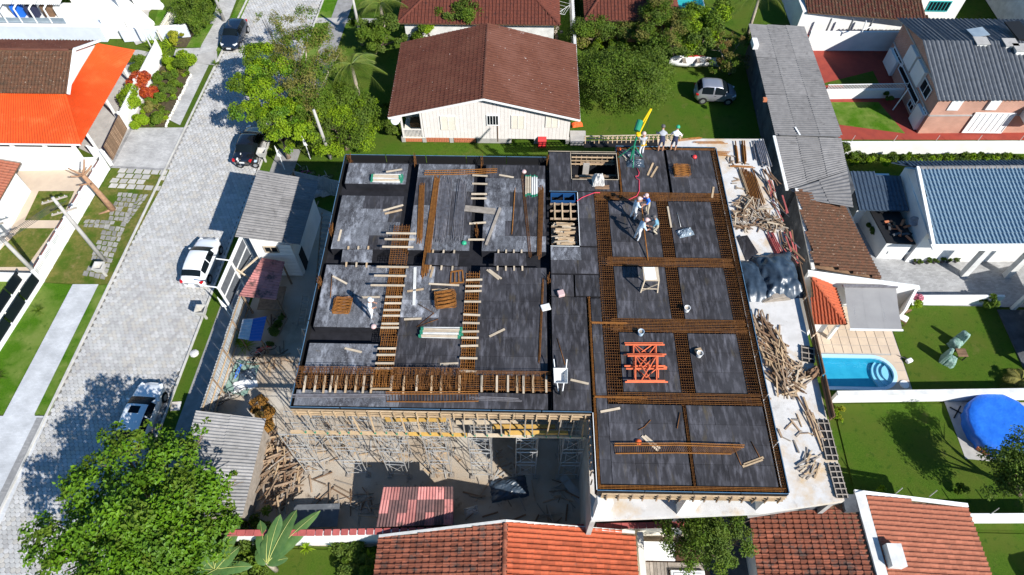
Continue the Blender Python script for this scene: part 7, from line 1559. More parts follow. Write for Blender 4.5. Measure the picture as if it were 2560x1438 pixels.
# buckets, boxes, sheets, hats
def bucket(u, v, label, m='plastic_white', z=ZD, r=.16):
    c = P(u, v, z); t = thing('bucket', tuple(c), label, 'bucket'); MB().lathe(tuple(c), [(r*.8, 0), (r, .30), (r*1.05, .31), (r*.93, .31), (r*.8, .04)], 14).build('pail', M[m], t); MB().lathe((c.x, c.y, c.z+.2), [(r*.86, 0), (r*.86, .02)], 12).build('contents', M['sand'], t)
bucket(1716, 777, 'white bucket beside the middle rebar band'); bucket(1747, 890, 'white bucket next to a cardboard box on the lower right field'); bucket(1601, 836, 'pale blue bucket above the orange frames', 'cloth_pale_blue')
for u, v, s, lb, m_, nm, ct in ((1745, 879, (.34, .26, .16), 'open cardboard box beside the white bucket', 'timber', 'cardboard_box', 'box'), (1402, 737, (.36, .36, .22), 'pinkish paper sack standing on the middle strip', 'hat_pink', 'paper_sack', 'sack'), (1364, 770, (.5, .4, .10), 'torn white and red paper sack beside the joint', 'white_wall_old', 'paper_sack', 'sack')):
    c = P(u, v, ZD); o = MB().box((c.x, c.y, ZD+s[2]/2+.01), s, .3).build(nm, M[m_], bevel=.03); tag(o, lb, ct)
def crumple(u, v, w_, d_, h, label, m, z=ZD, seed=1, rz=0, name='plastic_sheet', cat='plastic sheet', n=14, rough=.5):
    """a crumpled, draped sheet or bag"""
    c = P(u, v, z); rs = np.random.default_rng(seed); vs = []; fs = []; ca, sa = math.cos(rz), math.sin(rz); F_ = rs.normal(size=(n+1, n+1)); 
    for _ in range(1 if rough > .45 else 3): F_ = (F_+np.roll(F_, 1, 0)+np.roll(F_, 1, 1)+np.roll(F_, -1, 0)+np.roll(F_, -1, 1))/3
    for i in range(n+1):
        for j in range(n+1):
            x, y = i/n*2-1, j/n*2-1; e = max(0, 1-max(abs(x), abs(y))**2.5); px, py = x*w_/2*(1+.08*F_[i, j]*rough), y*d_/2*(1+.08*F_[j, i]*rough)
            vs.append((c.x+px*ca-py*sa, c.y+px*sa+py*ca, c.z+.006+max(0, h*e**.7+h*rough*.28*F_[i, j]*min(1, e*3))))
    for i in range(n):
        for j in range(n): k = i*(n+1)+j; fs.append((k, k+n+1, k+n+2, k+1))
    o = MB().add(vs, fs).build(name, M[m], smooth=rough < .45); return tag(o, label, cat)
crumple(1713, 583, .95, .55, .22, 'crumpled silver-blue plastic sheet on the upper right field', 'plastic_sheet', seed=3, rz=.3); crumple(1495, 455, .75, .8, .55, 'grey plastic bag bulging beside the stair opening', 'bag', seed=4, name='plastic_bag', cat='bag'); crumple(1588, 410, 1.1, .6, .25, 'dark blue plastic heap at the foot of the hoist', 'tarp_black', seed=5); crumple(1578, 385, 1.0, .5, .12, 'flat dark plastic behind the hoist mast', 'tarp_black', seed=6)
crumple(1505, 468, .9, .35, .04, 'flat tray of scraps below the stair opening', 'timber_brown', seed=8, name='scrap_tray', cat='tray', rough=.2)
for u, v, m_, lb in ((1160, 608, 'hat_green', 'green hard hat lying near the centre ramp'), (1596, 1106, 'orange_cloth', 'orange hard hat on the front field'), (934, 817, 'hat_pink', 'pinkish hard hat at the edge of the left field'), (1736, 393, 'red_plastic', 'red tool lying on the top right deck'), (1547, 373, 'orange_cloth', 'orange hard hat at the corner behind the hoist'), (1310, 430, 'hat_pink', 'pink hard hat beside the thin bars')):
    c = P(u, v, ZD+.01); o = MB().lathe(tuple(c), [(.16, 0), (.15, .05), (.12, .10), (.06, .135), (.01, .14)], 12).build('hard_hat' if 'hat' in lb else 'tool', M[m_], smooth=True); tag(o, lb, 'hard hat' if 'hat' in lb else 'tool')
t = P(1560, 1080, ZD+.02)
def cord(pts, label, m, z, r=.022): o = MB().tube([P(u, v, z) for u, v in pts], r, 5).build('cord', M[m], smooth=True); tag(o, label, 'cord')
cord([(1592, 420), (1598, 432), (1596, 440), (1588, 441), (1592, 447), (1598, 450), (1598, 478), (1592, 490), (1570, 500)], 'pink cord trailing from the hoist to the rebar band', 'pink_cord', ZD+.05); cord([(1442, 503), (1455, 494), (1470, 488), (1486, 482), (1500, 482)], 'pink cord beside the lift opening', 'pink_cord', ZD+.05)
cord([(1693, 532), (1702, 568)], 'thin steel rod lying on the upper right field', 'steel', ZD+.03); cord([(1393, 846), (1413, 912)], 'thin dark rod on the middle strip', 'rebar', ZD+.03); cord([(1596, 1075), (1610, 1068), (1627, 1050)], 'bent thin rod on the front field', 'rebar', ZD+.03); cord([(1693, 1071), (1700, 1032)], 'thin rod left of the front centre cage', 'rebar', ZD+.05); cord([(1830, 1108), (1853, 1163)], 'left of two thin rods at the front right', 'rebar', ZD+.03); cord([(1878, 1104), (1901, 1146)], 'right of two thin rods at the front right', 'rebar', ZD+.03)
cord([(1045, 760), (1085, 783), (1042, 818), (1095, 798)], 'bent stirrup wire right of the left cage', 'rebar', ZD+.04); cord([(830, 685), (826, 745)], 'thin upright bar mark left of the stirrup heap', 'rebar', ZD+.04)
# hoist
c = P(1576, 398, ZD); ho = thing('hoist', tuple(c), 'green and yellow hoist with long yellow jib at the back edge', 'hoist'); top = c+Vector((.15, .1, 2.3))
MB().tube([c, top], .06, 8).build('mast', M['paint_green'], ho); 
for dx, dy in ((-.75, .15), (.75, .2), (.1, -.75), (.1, .9)): MB().tube([c.lerp(top, .5), c+Vector((dx, dy, 0))], .035, 6).build('strut', M['paint_green'], ho)
tip = P(1628, 272, ZD+3.3); j0 = top+Vector((0, 0, -.3))
for s in (-1, 1): MB().tube([j0+Vector((s*.13, 0, .15 if s > 0 else 0)), tip+Vector((s*.02, 0, 0))], .045, 6).build('jib_arm', M['paint_yellow'], ho)
MB().tube([top+Vector((-.1, -.1, .05)), top+Vector((.1, .45, .35))], .20, 12).build('motor', M['paint_green'], ho); MB().lathe(tuple(top+Vector((.02, -.15, -.28))), [(.12, 0), (.17, .1), (.12, .2)], 10).build('drum', M['paint_yellow'], ho); MB().tube([tip, tip+Vector((0, 0, -1.5))], .012, 4).build('rope', M['wire'], ho)
# beams resting on the scaffold
for (u0, u1, v, m_, lb) in ((962, 1115, 1049, 'timber_yellow', 'yellow beam pair resting on the scaffold at the left'), (975, 1100, 1044, 'timber_pale', 'pale plank on top of the left yellow beams'), (1140, 1295, 1056, 'timber_pale', 'pale beam resting on the scaffold in the middle'), (1232, 1388, 1067, 'timber_yellow', 'yellow beam resting on the scaffold at the right'), (1262, 1420, 1082, 'timber_yellow', 'bright yellow beam lowest on the scaffold')):
    a, b_ = P(u0, v, ZS+.3), P(u1, v, ZS+.3); o = MB().bar(a, b_, .16, .22).build('beam', M[m_]); tag(o, lb, 'beam')
# stored offcuts in the lift opening
t = thing('offcut_stack', (2.6, 25, ZD-.9), 'stack of short pale offcuts filling the lift opening', 'timber'); MB().b2(1.85, 3.4, 24.3, 26.2, ZD-1.6, ZD-.62).build('pile_base', M['timber_old'], t)
for i in range(60):
    x, y, z = random.uniform(2.3, 2.9), random.uniform(24.5, 26.1), ZD-.55+random.random()*.45; th = jit(.15); l_ = random.uniform(.6, 1.0); d = Vector((math.cos(th), math.sin(th), jit(.06)))*l_/2; MB().bar(Vector((x, y, z))-d, Vector((x, y, z))+d, .09, .05).build('offcut', M[random.choice(('timber_pale', 'timber', 'timber_pale'))], t)
t = thing('blue_form', (2.6, 27.8, ZD-.2), 'blue-painted steel form box in the lift opening', 'form'); 
for y in (27.65, 28.25): MB().b2(1.82, 3.3, y-.03, y+.03, ZD-.35, ZD-.02).build('side', M['car_blue_dim'], t)
for x in (1.85, 2.6, 3.28): MB().b2(x-.03, x+.03, 27.7, 28.2, ZD-.3, ZD-.03).build('rib', M['car_blue_dim'], t)

# ------------------------------------------------------------------ piles on the lower slab and the plot
def pile(label, cx, n, L=(.6, 1.8), h=.5, ms=('timber_old', 'timber', 'timber_grey', 'timber_pale'), z=ZS, ang_=None, w_=(.035, .10), name='scrap_wood_pile', cat='wood pile', spread=.6):
    """cx: list of (u, v, radius)"""
    cs = [(P(u, v, z), r_) for u, v, r_ in cx]; c0 = sum((c for c, _ in cs), Vector())/len(cs); t = thing(name, (c0.x, c0.y, z), label, cat)
    for i in range(n):
        c, r_ = random.choice(cs); a = 2*math.pi*random.random(); q = math.sqrt(random.random())*r_; p = Vector((c.x+q*math.cos(a), c.y+q*math.sin(a), z+.03+random.random()*h*(1-q/r_*.7))); th = (ang_ if ang_ is not None else 0)+(jit(spread) if ang_ is not None else jit(3.2)); l_ = random.uniform(*L)
        d = Vector((math.cos(th), math.sin(th), jit(.16)))*l_/2; e1, e2 = p-d, p+d; e1.z = max(e1.z, z+.02); e2.z = max(e2.z, z+.02)
        MB().bar(e1, e2, random.uniform(*w_), random.uniform(.03, .06)).build('board', M[random.choice(ms)], t)
    return t
pile('jumbled scrap wood heap below the rusty bars on the east slab', [(1870, 520, .8), (1900, 545, .9), (1850, 555, .7), (1930, 560, .6)], 190, (.4, 1.3), .5, ('timber_old', 'timber_grey', 'timber_pale', 'timber_old', 'timber_brown'), z=ZS); pile('long scrap plank heap beside the pool wall on the east slab', [(1905, 825, .6), (1925, 860, .75), (1940, 905, .8), (1955, 945, .7)], 125, (.7, 1.9), .5, ('timber_old', 'timber', 'timber_old', 'timber_brown'), ang_=2.0, spread=.7)
pile('tangle of short sticks at the lower end of the plank heap', [(1975, 925, .6), (1995, 950, .6), (1968, 970, .5)], 110, (.25, 1.0), .4, ('timber_grey', 'timber', 'timber_old', 'timber_pale')); pile('small scrap pile on the white slab near the black edge forms', [(2022, 1163, .55)], 22, (.4, .9), .25, ('timber', 'timber_grey', 'timber_pale'), ang_=.7)
pile('dark boards dumped along the slab edge above the scrap heap', [(1935, 480, .5), (1950, 520, .5), (1965, 600, .5), (1975, 640, .5), (1920, 450, .5)], 46, (.8, 2.0), .25, ('timber_brown', 'timber_old', 'dark_wall', 'timber_brown', 'coping_red'), ang_=1.85, spread=.4); pile('boards strung along the slab edge near the plank guard', [(2010, 1010, .4), (2030, 1060, .4), (2040, 1100, .4)], 14, (.6, 1.7), .15, ('timber_brown', 'timber_old', 'timber'), ang_=1.8, spread=.2); pile('scattered sticks across the white slab', [(1960, 1010, 1.2), (1990, 1090, 1.0), (1850, 455, .8), (1840, 400, .7)], 30, (.25, .8), .02, ('timber_old', 'timber', 'timber_grey'))
pile('great heap of broken boards left of the scaffold', [(690, 1150, .9), (680, 1200, 1.0), (700, 1240, .9), (670, 1120, .7), (730, 1190, .8), (650, 1170, .6)], 290, (.4, 1.7), .8, ('timber_old', 'timber', 'timber_old', 'timber_grey', 'timber_brown'), z=0, ang_=1.1, spread=1.0, w_=(.04, .11)); pile('strewn boards in the shade before the red coping wall', [(820, 1230, 1.2), (900, 1260, .8), (1220, 1270, 1.4), (1350, 1265, 1.4), (1420, 1240, 1.0)], 70, (.4, 1.6), .12, ('timber_brown', 'timber_old', 'timber_grey'), z=0); pile('litter of sticks and blocks under the scaffold', [(800, 1120, 1.5), (950, 1130, 1.5), (1100, 1140, 1.5), (1250, 1150, 1.3), (1000, 1090, 2.0), (850, 1080, 2)], 150, (.15, .9), .05, ('timber_grey', 'timber_old', 'concrete', 'timber'), z=0)
pile('boards and laths on the site path beside the tin fence', [(700, 800, .8), (690, 900, .9), (640, 900, .6), (770, 520, .8)], 40, (.4, 1.6), .1, ('timber_old', 'timber_brown', 'timber'), z=0)
def bars_on_slab(u0, v0, u1, v1, wpx, n, label, m, r=.03): bundle(u0, v0, u1, v1, wpx, n, label, m, z=ZS+.05, r=r, group='bars stored on the east slab')
bars_on_slab(1868, 425, 1893, 508, 34, 18, 'broad bundle of bright rusty bars on the east slab', 'rebar_bright'); bars_on_slab(1848, 422, 1868, 480, 8, 5, 'pale timber battens beside the rusty bars', 'timber', .04); bars_on_slab(1742, 357, 1815, 357, 6, 4, 'rusty bars lying along the back edge of the slab', 'rebar_bright'); bars_on_slab(1770, 382, 1820, 385, 16, 9, 'short rusty bar stack behind the deck corner', 'rebar_bright'); bars_on_slab(1838, 358, 1844, 408, 7, 3, 'pair of rusty channels, left of the pipe stack', 'rebar_bright', .05); bars_on_slab(1857, 360, 1862, 410, 10, 4, 'rusty channels in front of the pipe stack', 'rebar_bright', .05); bars_on_slab(1880, 360, 1888, 402, 4, 2, 'blue-grey channel beside the pipe stack', 'rebar_grey', .05); bars_on_slab(1895, 355, 1912, 412, 26, 12, 'stack of grey pipes at the slab corner', 'rebar_grey', .06); bars_on_slab(1820, 415, 1880, 418, 5, 3, 'rusty angle irons lying crosswise on the slab', 'rebar_bright', .04); bars_on_slab(1926, 590, 1950, 640, 18, 8, 'dark red bundle of props beside the tarpaulin', 'coping_red', .05); bars_on_slab(1690, 352, 1755, 345, 6, 4, 'rusty bars sloping over the back formwork', 'rebar_bright', .03)
crumple(1942, 692, 2.5, 3.3, .75, 'black tarpaulin over the taller stack beside the deck', 'tarp_black', ZS, 21, .12, 'tarpaulin', 'tarpaulin', 30, .22); crumple(1882, 702, 1.75, 3.0, .42, 'black tarpaulin over the low stack next to the deck edge', 'tarp_black', ZS, 22, .1, 'tarpaulin', 'tarpaulin', 26, .2)
for i in range(9): plank(1905+i*3, 752-i*1.2, 1975-i*2, 745-i*1.2, 'plywood sheet end under the tarpaulin, %s from the front' % ordn[i], z=ZS+.02+i*.03, w_=.3, h=.025, m='timber_grey', group='sheet ends under the tarpaulin')
q = [P(u, v, ZS+z) for u, v, z in ((1842, 592, .05), (1868, 588, .35), (1896, 632, .35), (1866, 652, .05))]; o = MB().add(q+[p-Vector((0, 0, .03)) for p in q], [(0, 1, 2, 3), (7, 6, 5, 4), (0, 4, 5, 1), (1, 5, 6, 2), (2, 6, 7, 3), (3, 7, 4, 0)]).build('plywood_sheet', M['form_ply']); tag(o, 'single dark plywood sheet leaning beside the tarpaulin', 'plywood sheet')
crumple(2030, 935, .8, .6, .45, 'brown broken carton beside the plank heap', 'timber_brown', ZS, 31, .5, 'carton', 'carton', 8, .7)
crumple(1272, 1222, 2.2, 1.3, .35, 'black plastic heap in front of the scaffold', 'tarp_black', 0, 32, .2); crumple(1178, 1278, .8, .5, .18, 'torn white sack right of the pink striped shed', 'bag', 0, 33, .3, 'sack', 'sack'); crumple(612, 962, 1.5, .9, .18, 'white sheet draped over bicycles by the tin fence', 'plastic_white', 0, 34, .4); crumple(618, 940, 1.2, 1.0, .22, 'black and teal plastic beside the white sheet', 'tarp_black', 0, 35, .2)
o = MB().box((*PX(605, 945), .05), (1.6, 2.4, .03), -.15).build('green_sheet', M['paint_green'] if False else M['cover_green']); tag(o, 'flat green sheet lying by the tin fence', 'sheet')
for i, (u, v, h_, lb) in enumerate(((805, 462, .6, 'big pale sand bag behind the site hut'), (820, 478, .5, 'pale sand bag slumped beside the stair'), (800, 480, .45, 'smaller pale sand bag near the hut roof corner'))): crumple(u, v, 1.2, 1.0, h_, lb, 'bag', 0, 40+i, .4, 'sand_bag', 'bag', 12, .6)
t = thing('ladder', tuple(P(760, 800)), 'short ladder leaning on the deck foot beside the path', 'ladder'); a, b_ = P(752, 815), P(772, 770)+Vector((.2, 0, 1.6))
for s in (-1, 1): MB().bar(a+Vector((s*.22, 0, 0)), b_+Vector((s*.22, 0, 0)), .05).build('rail', M['timber_grey'], t)
for i in range(9): v = a.lerp(b_, (i+.5)/9); MB().bar(v-Vector((.22, 0, 0)), v+Vector((.22, 0, 0)), .035).build('rung', M['timber_grey'], t)
t = thing('ladder', tuple(P(712, 1150)), 'short yellow timber ladder standing in the broken boards', 'ladder'); a, b_ = P(706, 1175), P(712, 1130)+Vector((0, 0, .9))
for s in (-1, 1): MB().bar(a+Vector((s*.2, 0, 0)), b_+Vector((s*.2, 0, 0)), .06).build('rail', M['timber'], t)
for i in range(4): v = a.lerp(b_, (i+.5)/4); MB().bar(v-Vector((.2, 0, 0)), v+Vector((.2, 0, 0)), .05).build('rung', M['timber'], t)
for i in range(5): plank(742-i*2, 890+i*7, 765-i*2, 889+i*7, 'pallet board beside the deck foot, %s from the back' % ordn[i], z=.1, w_=.25, h=.04, m='timber_grey', group='pallet boards beside the deck')
plank(1405, 1190, 1490, 1300, 'long grey plank path along the concrete wall foot', z=.03, w_=.5, h=.05, m='concrete'); plank(895, 1290, 960, 1296, 'single thin pole across the dark sheet, bottom left', z=.9, w_=.06, h=.05, m='timber')
o = MB().box((*PX(790, 1290, .5), .55), (2.6, 1.3, .04), .05).build('flat_sheet', M['fibre_dark']); tag(o, 'dark flat sheet beside the banana leaves', 'sheet')

# ------------------------------------------------------------------ gardens
# swimming pool
pl = thing('swimming_pool', ((PX0+PX1)/2, 21.2, 0), 'turquoise swimming pool with rounded end and white steps', 'pool')
def pool_outline(ins): 
    x0, x1, y0, y1 = PX0+.02+ins*0, PX1-.12-ins, PY0+.02+ins, PY1-.04-ins; r_ = (y1-y0)/2; pts = [(x0, y0)]; cx, cy = x1-r_*1.1, (y0+y1)/2
    for k in range(15): a = -math.pi/2+math.pi*k/14; pts.append((cx+r_*1.1*math.cos(a), cy+r_*math.sin(a)))
    pts.append((x0, y1)); return pts
oi, ii = pool_outline(-.04), pool_outline(.18)
n = len(oi); vs = [(x, y, .05) for x, y in oi]+[(x, y, .05) for x, y in ii]+[(x, y, -.1) for x, y in oi]+[(x, y, -.25) for x, y in ii]
fs = [(i, (i+1) % n, n+(i+1) % n, n+i) for i in range(n)]+[(2*n+i, 2*n+(i+1) % n, (i+1) % n, i) for i in range(n)]+[(n+i, n+(i+1) % n, 3*n+(i+1) % n, 3*n+i) for i in range(n)]
MB().add(vs, fs).build('rim', M['pool_rim'], pl)
sv = [(x, y) for x, y in oi[1:-1]]; cv = []; cf = []
for x, y in sv: cv += [(x, y, .012), (PX1+.0, y, .012)]
MB().add(cv, [(2*i, 2*i+1, 2*i+3, 2*i+2) for i in range(len(sv)-1)]).build('surround', M['terrace'], pl)
vs = [(x, y, -.1) for x, y in ii]+[(x*.98+22*.02, y*.97+21.2*.03, -.62) for x, y in ii]; MB().add(vs, [tuple(range(n, 2*n))]+[(n+i, n+(i+1) % n, (i+1) % n, i) for i in range(n)]).build('basin', M['pool_liner'], pl)
for k in range(3):
    r0 = 1.05-.24*k if False else .55+.26*k; cx, cy = 24.45, 21.2; pts = [(cx-r0*math.cos(a), cy+r0*1.15*math.sin(a)) for a in np.linspace(-1.15, 1.15, 12)]+[(cx, cy+.9), (cx, cy-.9)]
    MB().prism(pts, -.6, -.16-.13*k).build('step', M['pool_rim'], pl)
wm = bpy.data.materials.new('water'); wm.use_nodes = True; nn = wm.node_tree.nodes; ll = wm.node_tree.links; out = nn['Material Output']; nn.remove(nn['Principled BSDF'])
tr = nn.new('ShaderNodeBsdfTransparent'); tr.inputs[0].default_value = (.72, .95, .98, 1); gl_ = nn.new('ShaderNodeBsdfGlossy'); gl_.inputs['Roughness'].default_value = .05; fr = nn.new('ShaderNodeFresnel'); fr.inputs[0].default_value = 1.33; mx = nn.new('ShaderNodeMixShader'); nz = nn.new('ShaderNodeTexNoise'); nz.inputs['Scale'].default_value = 5; bp = nn.new('ShaderNodeBump'); bp.inputs['Strength'].default_value = .25; bp.inputs['Distance'].default_value = .1
ll.new(nz.outputs[0], bp.inputs['Height']); ll.new(bp.outputs[0], gl_.inputs['Normal']); ll.new(bp.outputs[0], fr.inputs['Normal']); mx.inputs[0].default_value = .05; ll.new(tr.outputs[0], mx.inputs[1]); ll.new(gl_.outputs[0], mx.inputs[2]); ll.new(mx.outputs[0], out.inputs[0])
MB().add([(x, y, -.05) for x, y in ii], [tuple(range(n))]).build('water', wm, pl)
c = P(2270, 905); t = thing('pool_cleaner', tuple(c), 'small white pool cleaner beside the rounded pool end', 'pool cleaner'); MB().box((c.x, c.y, .16), (.42, .28, .26), .4).build('housing', M['plastic_white'], t, bevel=.06); MB().tube([(c.x-.1, c.y+.1, .2), (c.x-.6, c.y+.5, .03)], .02, 5).build('hose', M['rebar_grey'], t)
o = MB().lathe((*PX(2260, 962), .03), [(.3, 0), (.28, .05), (.1, .07)], 14).build('drain_cover', M['plastic_white']); tag(o, 'round white drain cover on the shaded terrace corner', 'cover')
# covered round pool
c = Vector((29.75, 17.3, .03)); cp = thing('covered_pool', tuple(c), 'round above-ground pool under a bright blue tarpaulin', 'pool'); n = 40; rs = np.random.default_rng(3)
vs = []; rows = [(2.06, 0), (2.1, .25), (2.14, .55), (2.12, .85), (2.0, .95), (1.5, .93), (1.0, .90), (.5, .89), (.02, .88)]
for r_, z in rows:
    for k in range(n):
        a = 2*math.pi*k/n; w_ = .05*math.sin(a*17)*(1 if z < .9 and r_ > 2 else .15)+rs.normal()*.006; vs.append((c.x+(r_+w_)*math.cos(a), c.y+(r_+w_)*math.sin(a), c.z+z+(.02*math.sin(r_*math.cos(a)*2.2+1)*math.cos(r_*math.sin(a)*1.6) if r_ < 2.05 and z > .86 else 0)))
fs = [(i*n+k, i*n+(k+1) % n, (i+1)*n+(k+1) % n, (i+1)*n+k) for i in range(len(rows)-1) for k in range(n)]; MB().add(vs, fs).build('tarpaulin', M['tarp_blue'], cp, smooth=True)
for i, (u, v, lb) in enumerate(((2446, 1122, 'terracotta pot with a plant, left of the pair below the blue pool'), (2461, 1132, 'terracotta pot with a plant, right of the pair below the blue pool'))):
    c = P(u, v, .03); t = thing('flower_pot', tuple(c), lb, 'flower pot'); MB().lathe(tuple(c), [(.16, 0), (.22, .32), (.24, .36), (.2, .36)], 14).build('pot', M['terracotta'], t); leaf_cloud(t, 'foliage', [(np.array(c)+np.array([0, 0, .42]), .18)], 220, .1, ['leaf_dark'], sub=4)
for i, (u, lb) in enumerate(((2286, 'first'), (2298, 'second'), (2317, 'third'), (2334, 'fourth'), (2354, 'fifth'), (2368, 'sixth'), (2388, 'seventh'))):
    c = P(u, 660-i*.8, .02); t = thing('potted_plant', tuple(c), 'small potted plant at the blue-roofed house, %s from the left' % lb, 'potted plant', 'row of potted plants at the blue-roofed house'); MB().lathe(tuple(c), [(.10, 0), (.14, .2), (.11, .2)], 10).build('pot', M['hat_dark'], t); leaf_cloud(t, 'foliage', [(np.array(c)+np.array([0, 0, .3]), .2+.08*(i in (2, 4, 6)))], 260, .1, ['leaf_mid' if i in (2, 4, 5) else 'leaf_dark'], sub=5)
def draped(u, v, label, rz, seed):
    c = P(u, v); t = thing('covered_chair', (0, 0, 0), label, 'garden chair')
    for nm, cx, dm in (('cover', (0, .28, .62), (.62, .30, 1.2)), ('seat_cover', (0, -.12, .30), (.66, .62, .56))):
        b = MB(); n = 24; rs = np.random.default_rng(seed); vs = []
        for k, (sc_, z) in enumerate(((1.15, -.5), (1.05, -.2), (.98, .1), (.92, .38), (.80, .5), (.4, .53), (.02, .53))):
            for j in range(n):
                a = 2*math.pi*j/n; q = .07*math.sin(a*7+seed)*(1 if k < 3 else .35)+rs.normal()*.015
                vs.append((cx[0]+(sc_+q)*dm[0]/2*math.copysign(abs(math.cos(a))**.5, math.cos(a)), cx[1]+(sc_+q)*dm[1]/2*math.copysign(abs(math.sin(a))**.5, math.sin(a)), cx[2]+z*dm[2]+rs.normal()*.01))
        b.add(vs, [(i*n+k, i*n+(k+1) % n, (i+1)*n+(k+1) % n, (i+1)*n+k) for i in range(6) for k in range(n)]).build(nm, M['cover_green'], t, smooth=True)
    t.location = c; t.rotation_euler = (0, 0, rz)
draped(2386, 862, 'garden chair under a green and white cover, farther from the pool', -.9, 1); draped(2366, 905, 'garden chair under a green and white cover, nearer the pool', 1.0, 2)
c = P(2392, 893); t = thing('garden_table', tuple(c), 'small dark slatted garden table between the covered chairs', 'table'); 
for i in range(5): MB().b2(c.x-.32, c.x+.32, c.y-.3+i*.125, c.y-.2+i*.125, .6, .64).build('slat', M['timber_brown'], t)
for sx in (-.26, .26):
    for sy in (-.24, .24): MB().bar((c.x+sx, c.y+sy, 0), (c.x+sx, c.y+sy, .6), .05).build('leg', M['black'], t)
for i, (u, v, rz_, lb) in enumerate(((2258, 780, .5, 'brown timber garden chair beside the awning'), (2252, 805, .9, 'brown garden chair with white cushion at the awning corner'))):
    c = P(u, v); t = thing('garden_chair', (c.x, c.y, 0), lb, 'garden chair'); MB().b2(c.x-.28, c.x+.28, c.y-.28, c.y+.28, .38, .44).build('seat', M['timber_brown'], t); MB().b2(c.x-.28, c.x+.28, c.y+.24, c.y+.3, .44, .95).build('backrest', M['timber_brown'], t)
    for sx in (-.25, .25):
        for sy in (-.25, .25): MB().bar((c.x+sx, c.y+sy, 0), (c.x+sx, c.y+sy, .38), .06).build('leg', M['timber_brown'], t)
    if i: MB().b2(c.x-.24, c.x+.24, c.y-.24, c.y+.22, .445, .54).build('cushion', M['plastic_white'], t, bevel=.03)
    t.rotation_euler = (0, 0, rz_)
c = P(2238, 638); t = thing('wash_trough', (c.x, c.y, 0), 'white double wash trough beside the cluttered white shed', 'trough')
for x in (-.5, .5):
    MB().b2(c.x+x-.48, c.x+x+.48, c.y-.35, c.y+.35, .55, .62).build('tray', M['white_wall'], t)
    for a_, b2_ in (((-.48, -.35), (.48, -.35)), ((-.48, .35), (.48, .35)), ((-.48, -.35), (-.48, .35)), ((.48, -.35), (.48, .35))): MB().bar((c.x+x+a_[0], c.y+a_[1], .75), (c.x+x+b2_[0], c.y+b2_[1], .75), .06, .27).build('side', M['white_wall'], t)
for x in (-.95, 0, .95): MB().b2(c.x+x-.05, c.x+x+.05, c.y-.3, c.y+.3, 0, .55).build('leg', M['white_wall'], t)
c = P(2285, 553, 2.6); t = thing('satellite_dish', tuple(PXW(2285, 553, 28.0)), 'small dark satellite dish on the gable of the blue-roofed house', 'satellite dish'); q = Vector(t.location); MB().lathe((0, 0, 0), [(.02, 0), (.2, .03), (.32, .09), (.34, .1), (.31, .105), (.2, .05), (.02, .02)], 16)
def dish(t, q, dirv, r_, m, label=None):
    b = MB().lathe((0, 0, 0), [(.02*r_, 0), (.5*r_, .06*r_), (.85*r_, .17*r_), (r_, .24*r_), (.97*r_, .26*r_), (.5*r_, .09*r_), (.02*r_, .03*r_)], 20); R_ = Vector(dirv).to_track_quat('Z', 'Y').to_matrix(); b.v = [tuple(R_@Vector(v)+q) for v in b.v]; b.build('reflector', M[m], t, smooth=True)
    MB().tube([q, q+Vector(dirv).normalized()*r_*.9], .02, 5).build('feed_arm', M['steel'], t)
dish(t, q, (-.4, -.6, .6), .36, 'rebar_grey'); MB().tube([q, q+Vector((.25, 0, -.1))], .03, 5).build('bracket', M['steel'], t)
q = PY(990, 300, 41.5); t = thing('satellite_dish', tuple(q), 'white satellite dish at the porch corner of the cream house', 'satellite dish'); dish(t, q, (-.3, -.6, .75), .42, 'plastic_white'); MB().tube([q, q+Vector((.3, .3, -.4))], .03, 5).build('bracket', M['steel'], t)
# boat hull under the shrubs
c = P(1730, 165); t = thing('old_boat', tuple(c), 'old white boat hull lying under the thorny shrub', 'boat'); secs = []; 
for k in range(13):
    s = k/12; x = (s-.5)*4.2; w_ = .62*math.sin(math.pi*min(1, s*.75+.20))**.8 if s < .97 else .3; w_ *= (1 if s > .1 else .3+s*7); secs.append([(c.x+x, c.y+y*w_, .05+z*(.6+.15*abs(s-.5))) for y, z in ((-1, 1), (-.85, .45), (-.4, .05), (0, 0), (.4, .05), (.85, .45), (1, 1), (.85, .98), (.3, .25), (-.3, .25), (-.85, .98))])
k = len(secs[0]); MB().add([p for s in secs for p in s], [(i*k+j, i*k+(j+1) % k, (i+1)*k+(j+1) % k, (i+1)*k+j) for i in range(12) for j in range(k)]+[tuple(range(k)), tuple(reversed(range(12*k, 13*k)))]).build('hull', M['white_wall_old'], t, smooth=True)
for x in (-.8, .5): MB().b2(c.x+x-.15, c.x+x+.15, c.y-.5, c.y+.5, .5, .54).build('thwart', M['timber_grey'], t)
MB().box((c.x+.3, c.y+.55, .62), (1.6, .12, .18)).build('gunwale_stripe', M['red_plastic'], t)
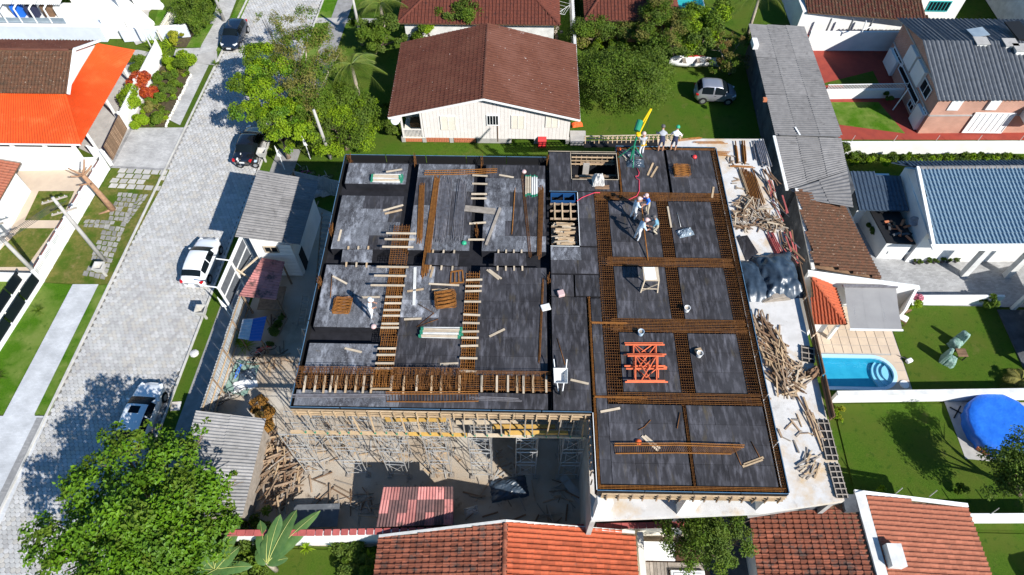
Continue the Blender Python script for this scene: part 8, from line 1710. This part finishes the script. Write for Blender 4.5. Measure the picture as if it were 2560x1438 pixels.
# small things round the cream house
c = P(1355, 366); t = thing('plastic_slide', tuple(c), 'red curved plastic panel leaning at the cream house base', 'plastic panel'); vs = []
for i in range(9):
    s = i/8; y, z = .55*math.cos(math.pi*.5*s)*-1+.3, .75*math.sin(math.pi*.5*s)
    for x in (-.34, .34): vs += [(c.x+x, c.y+y, .05+z), (c.x+x, c.y+y+.03, .05+z-.02)]
MB().add(vs, [(4*i, 4*i+2, 4*i+6, 4*i+4) for i in range(8)]+[(4*i+1, 4*i+5, 4*i+7, 4*i+3) for i in range(8)]+[(4*i, 4*i+4, 4*i+5, 4*i+1) for i in range(8)]+[(4*i+2, 4*i+3, 4*i+7, 4*i+6) for i in range(8)]).build('panel', M['red_plastic'], t, smooth=False)
crumple(1443, 313, .9, .5, .25, 'bright orange cloth at the right corner of the cream house', 'orange_cloth', .35, 51, .2, 'cloth', 'cloth'); o = MB().b2(P(1430, 330).x-.2, P(1430, 330).x+1.1, 41.9, 43.3, 0, .33).build('step_block', M['concrete']); tag(o, 'concrete step at the right corner of the cream house', 'step')
c = P(1394, 60); t = thing('clothes_dryer', tuple(c), 'pale rotary clothes dryer between the red-roofed houses', 'clothes dryer'); MB().tube([c, c+Vector((0, 0, 1.7))], .03, 6).build('post', M['plastic_white'], t)
for a in (0, 1.57, 3.14, 4.71): d = Vector((math.cos(a+.4), math.sin(a+.4), 0)); MB().tube([c+Vector((0, 0, 1.2)), c+d*1.3+Vector((0, 0, 1.8))], .022, 5).build('arm', M['plastic_white'], t)
b = MB()
for r_ in (.5, .9, 1.3):
    for k in range(4): a0, a1 = k*1.57+.4, (k+1)*1.57+.4; b.rod(c+Vector((r_*math.cos(a0), r_*math.sin(a0), 1.2+.6*r_/1.3)), c+Vector((r_*math.cos(a1), r_*math.sin(a1), 1.2+.6*r_/1.3)), .01)
b.build('lines', M['plastic_white'], t)
c = P(1700, 12); t = thing('pool_cover', tuple(c), 'turquoise tarpaulin stretched over a garden pool at the top', 'pool cover'); MB().b2(c.x-2.4, c.x+2.2, c.y-1.6, c.y+3, .05, .55).build('pool_side', M['white_wall'], t); MB().b2(c.x-2.3, c.x+2.1, c.y-1.5, c.y+2.9, .552, .6).build('cover', M['teal'], t)
c = P(2165, 60, 3.6); t = thing('roof_antenna', (c.x, c.y, 3.0), 'white bent aerial on the brown outbuilding roof', 'aerial'); MB().tube([(c.x, c.y, 2.8), (c.x-.1, c.y, 3.9)], .05, 6).build('mast', M['white_paint'], t); MB().tube([(c.x-.05, c.y, 3.0), (c.x+.7, c.y+.1, 3.3)], .05, 6).build('arm', M['white_paint'], t)
c = P(2232, 275); t = thing('thin_pole', tuple(c), 'leaning white pole in the red yard of the brick house', 'pole'); MB().tube([c, c+Vector((.35, .15, 2.2))], .05, 6).build('shaft', M['white_paint'], t)

xx = thing('crossed_battens', tuple(P(2392, 1030, .03)), 'two dark battens crossed on the pad left of the blue pool', 'battens')
for a_, b2_ in (((2375, 1018), (2412, 1038)), ((2385, 1045), (2402, 1015))): MB().bar(P(*a_, .06), P(*b2_, .06), .07, .04).build('batten', M['black'], xx)
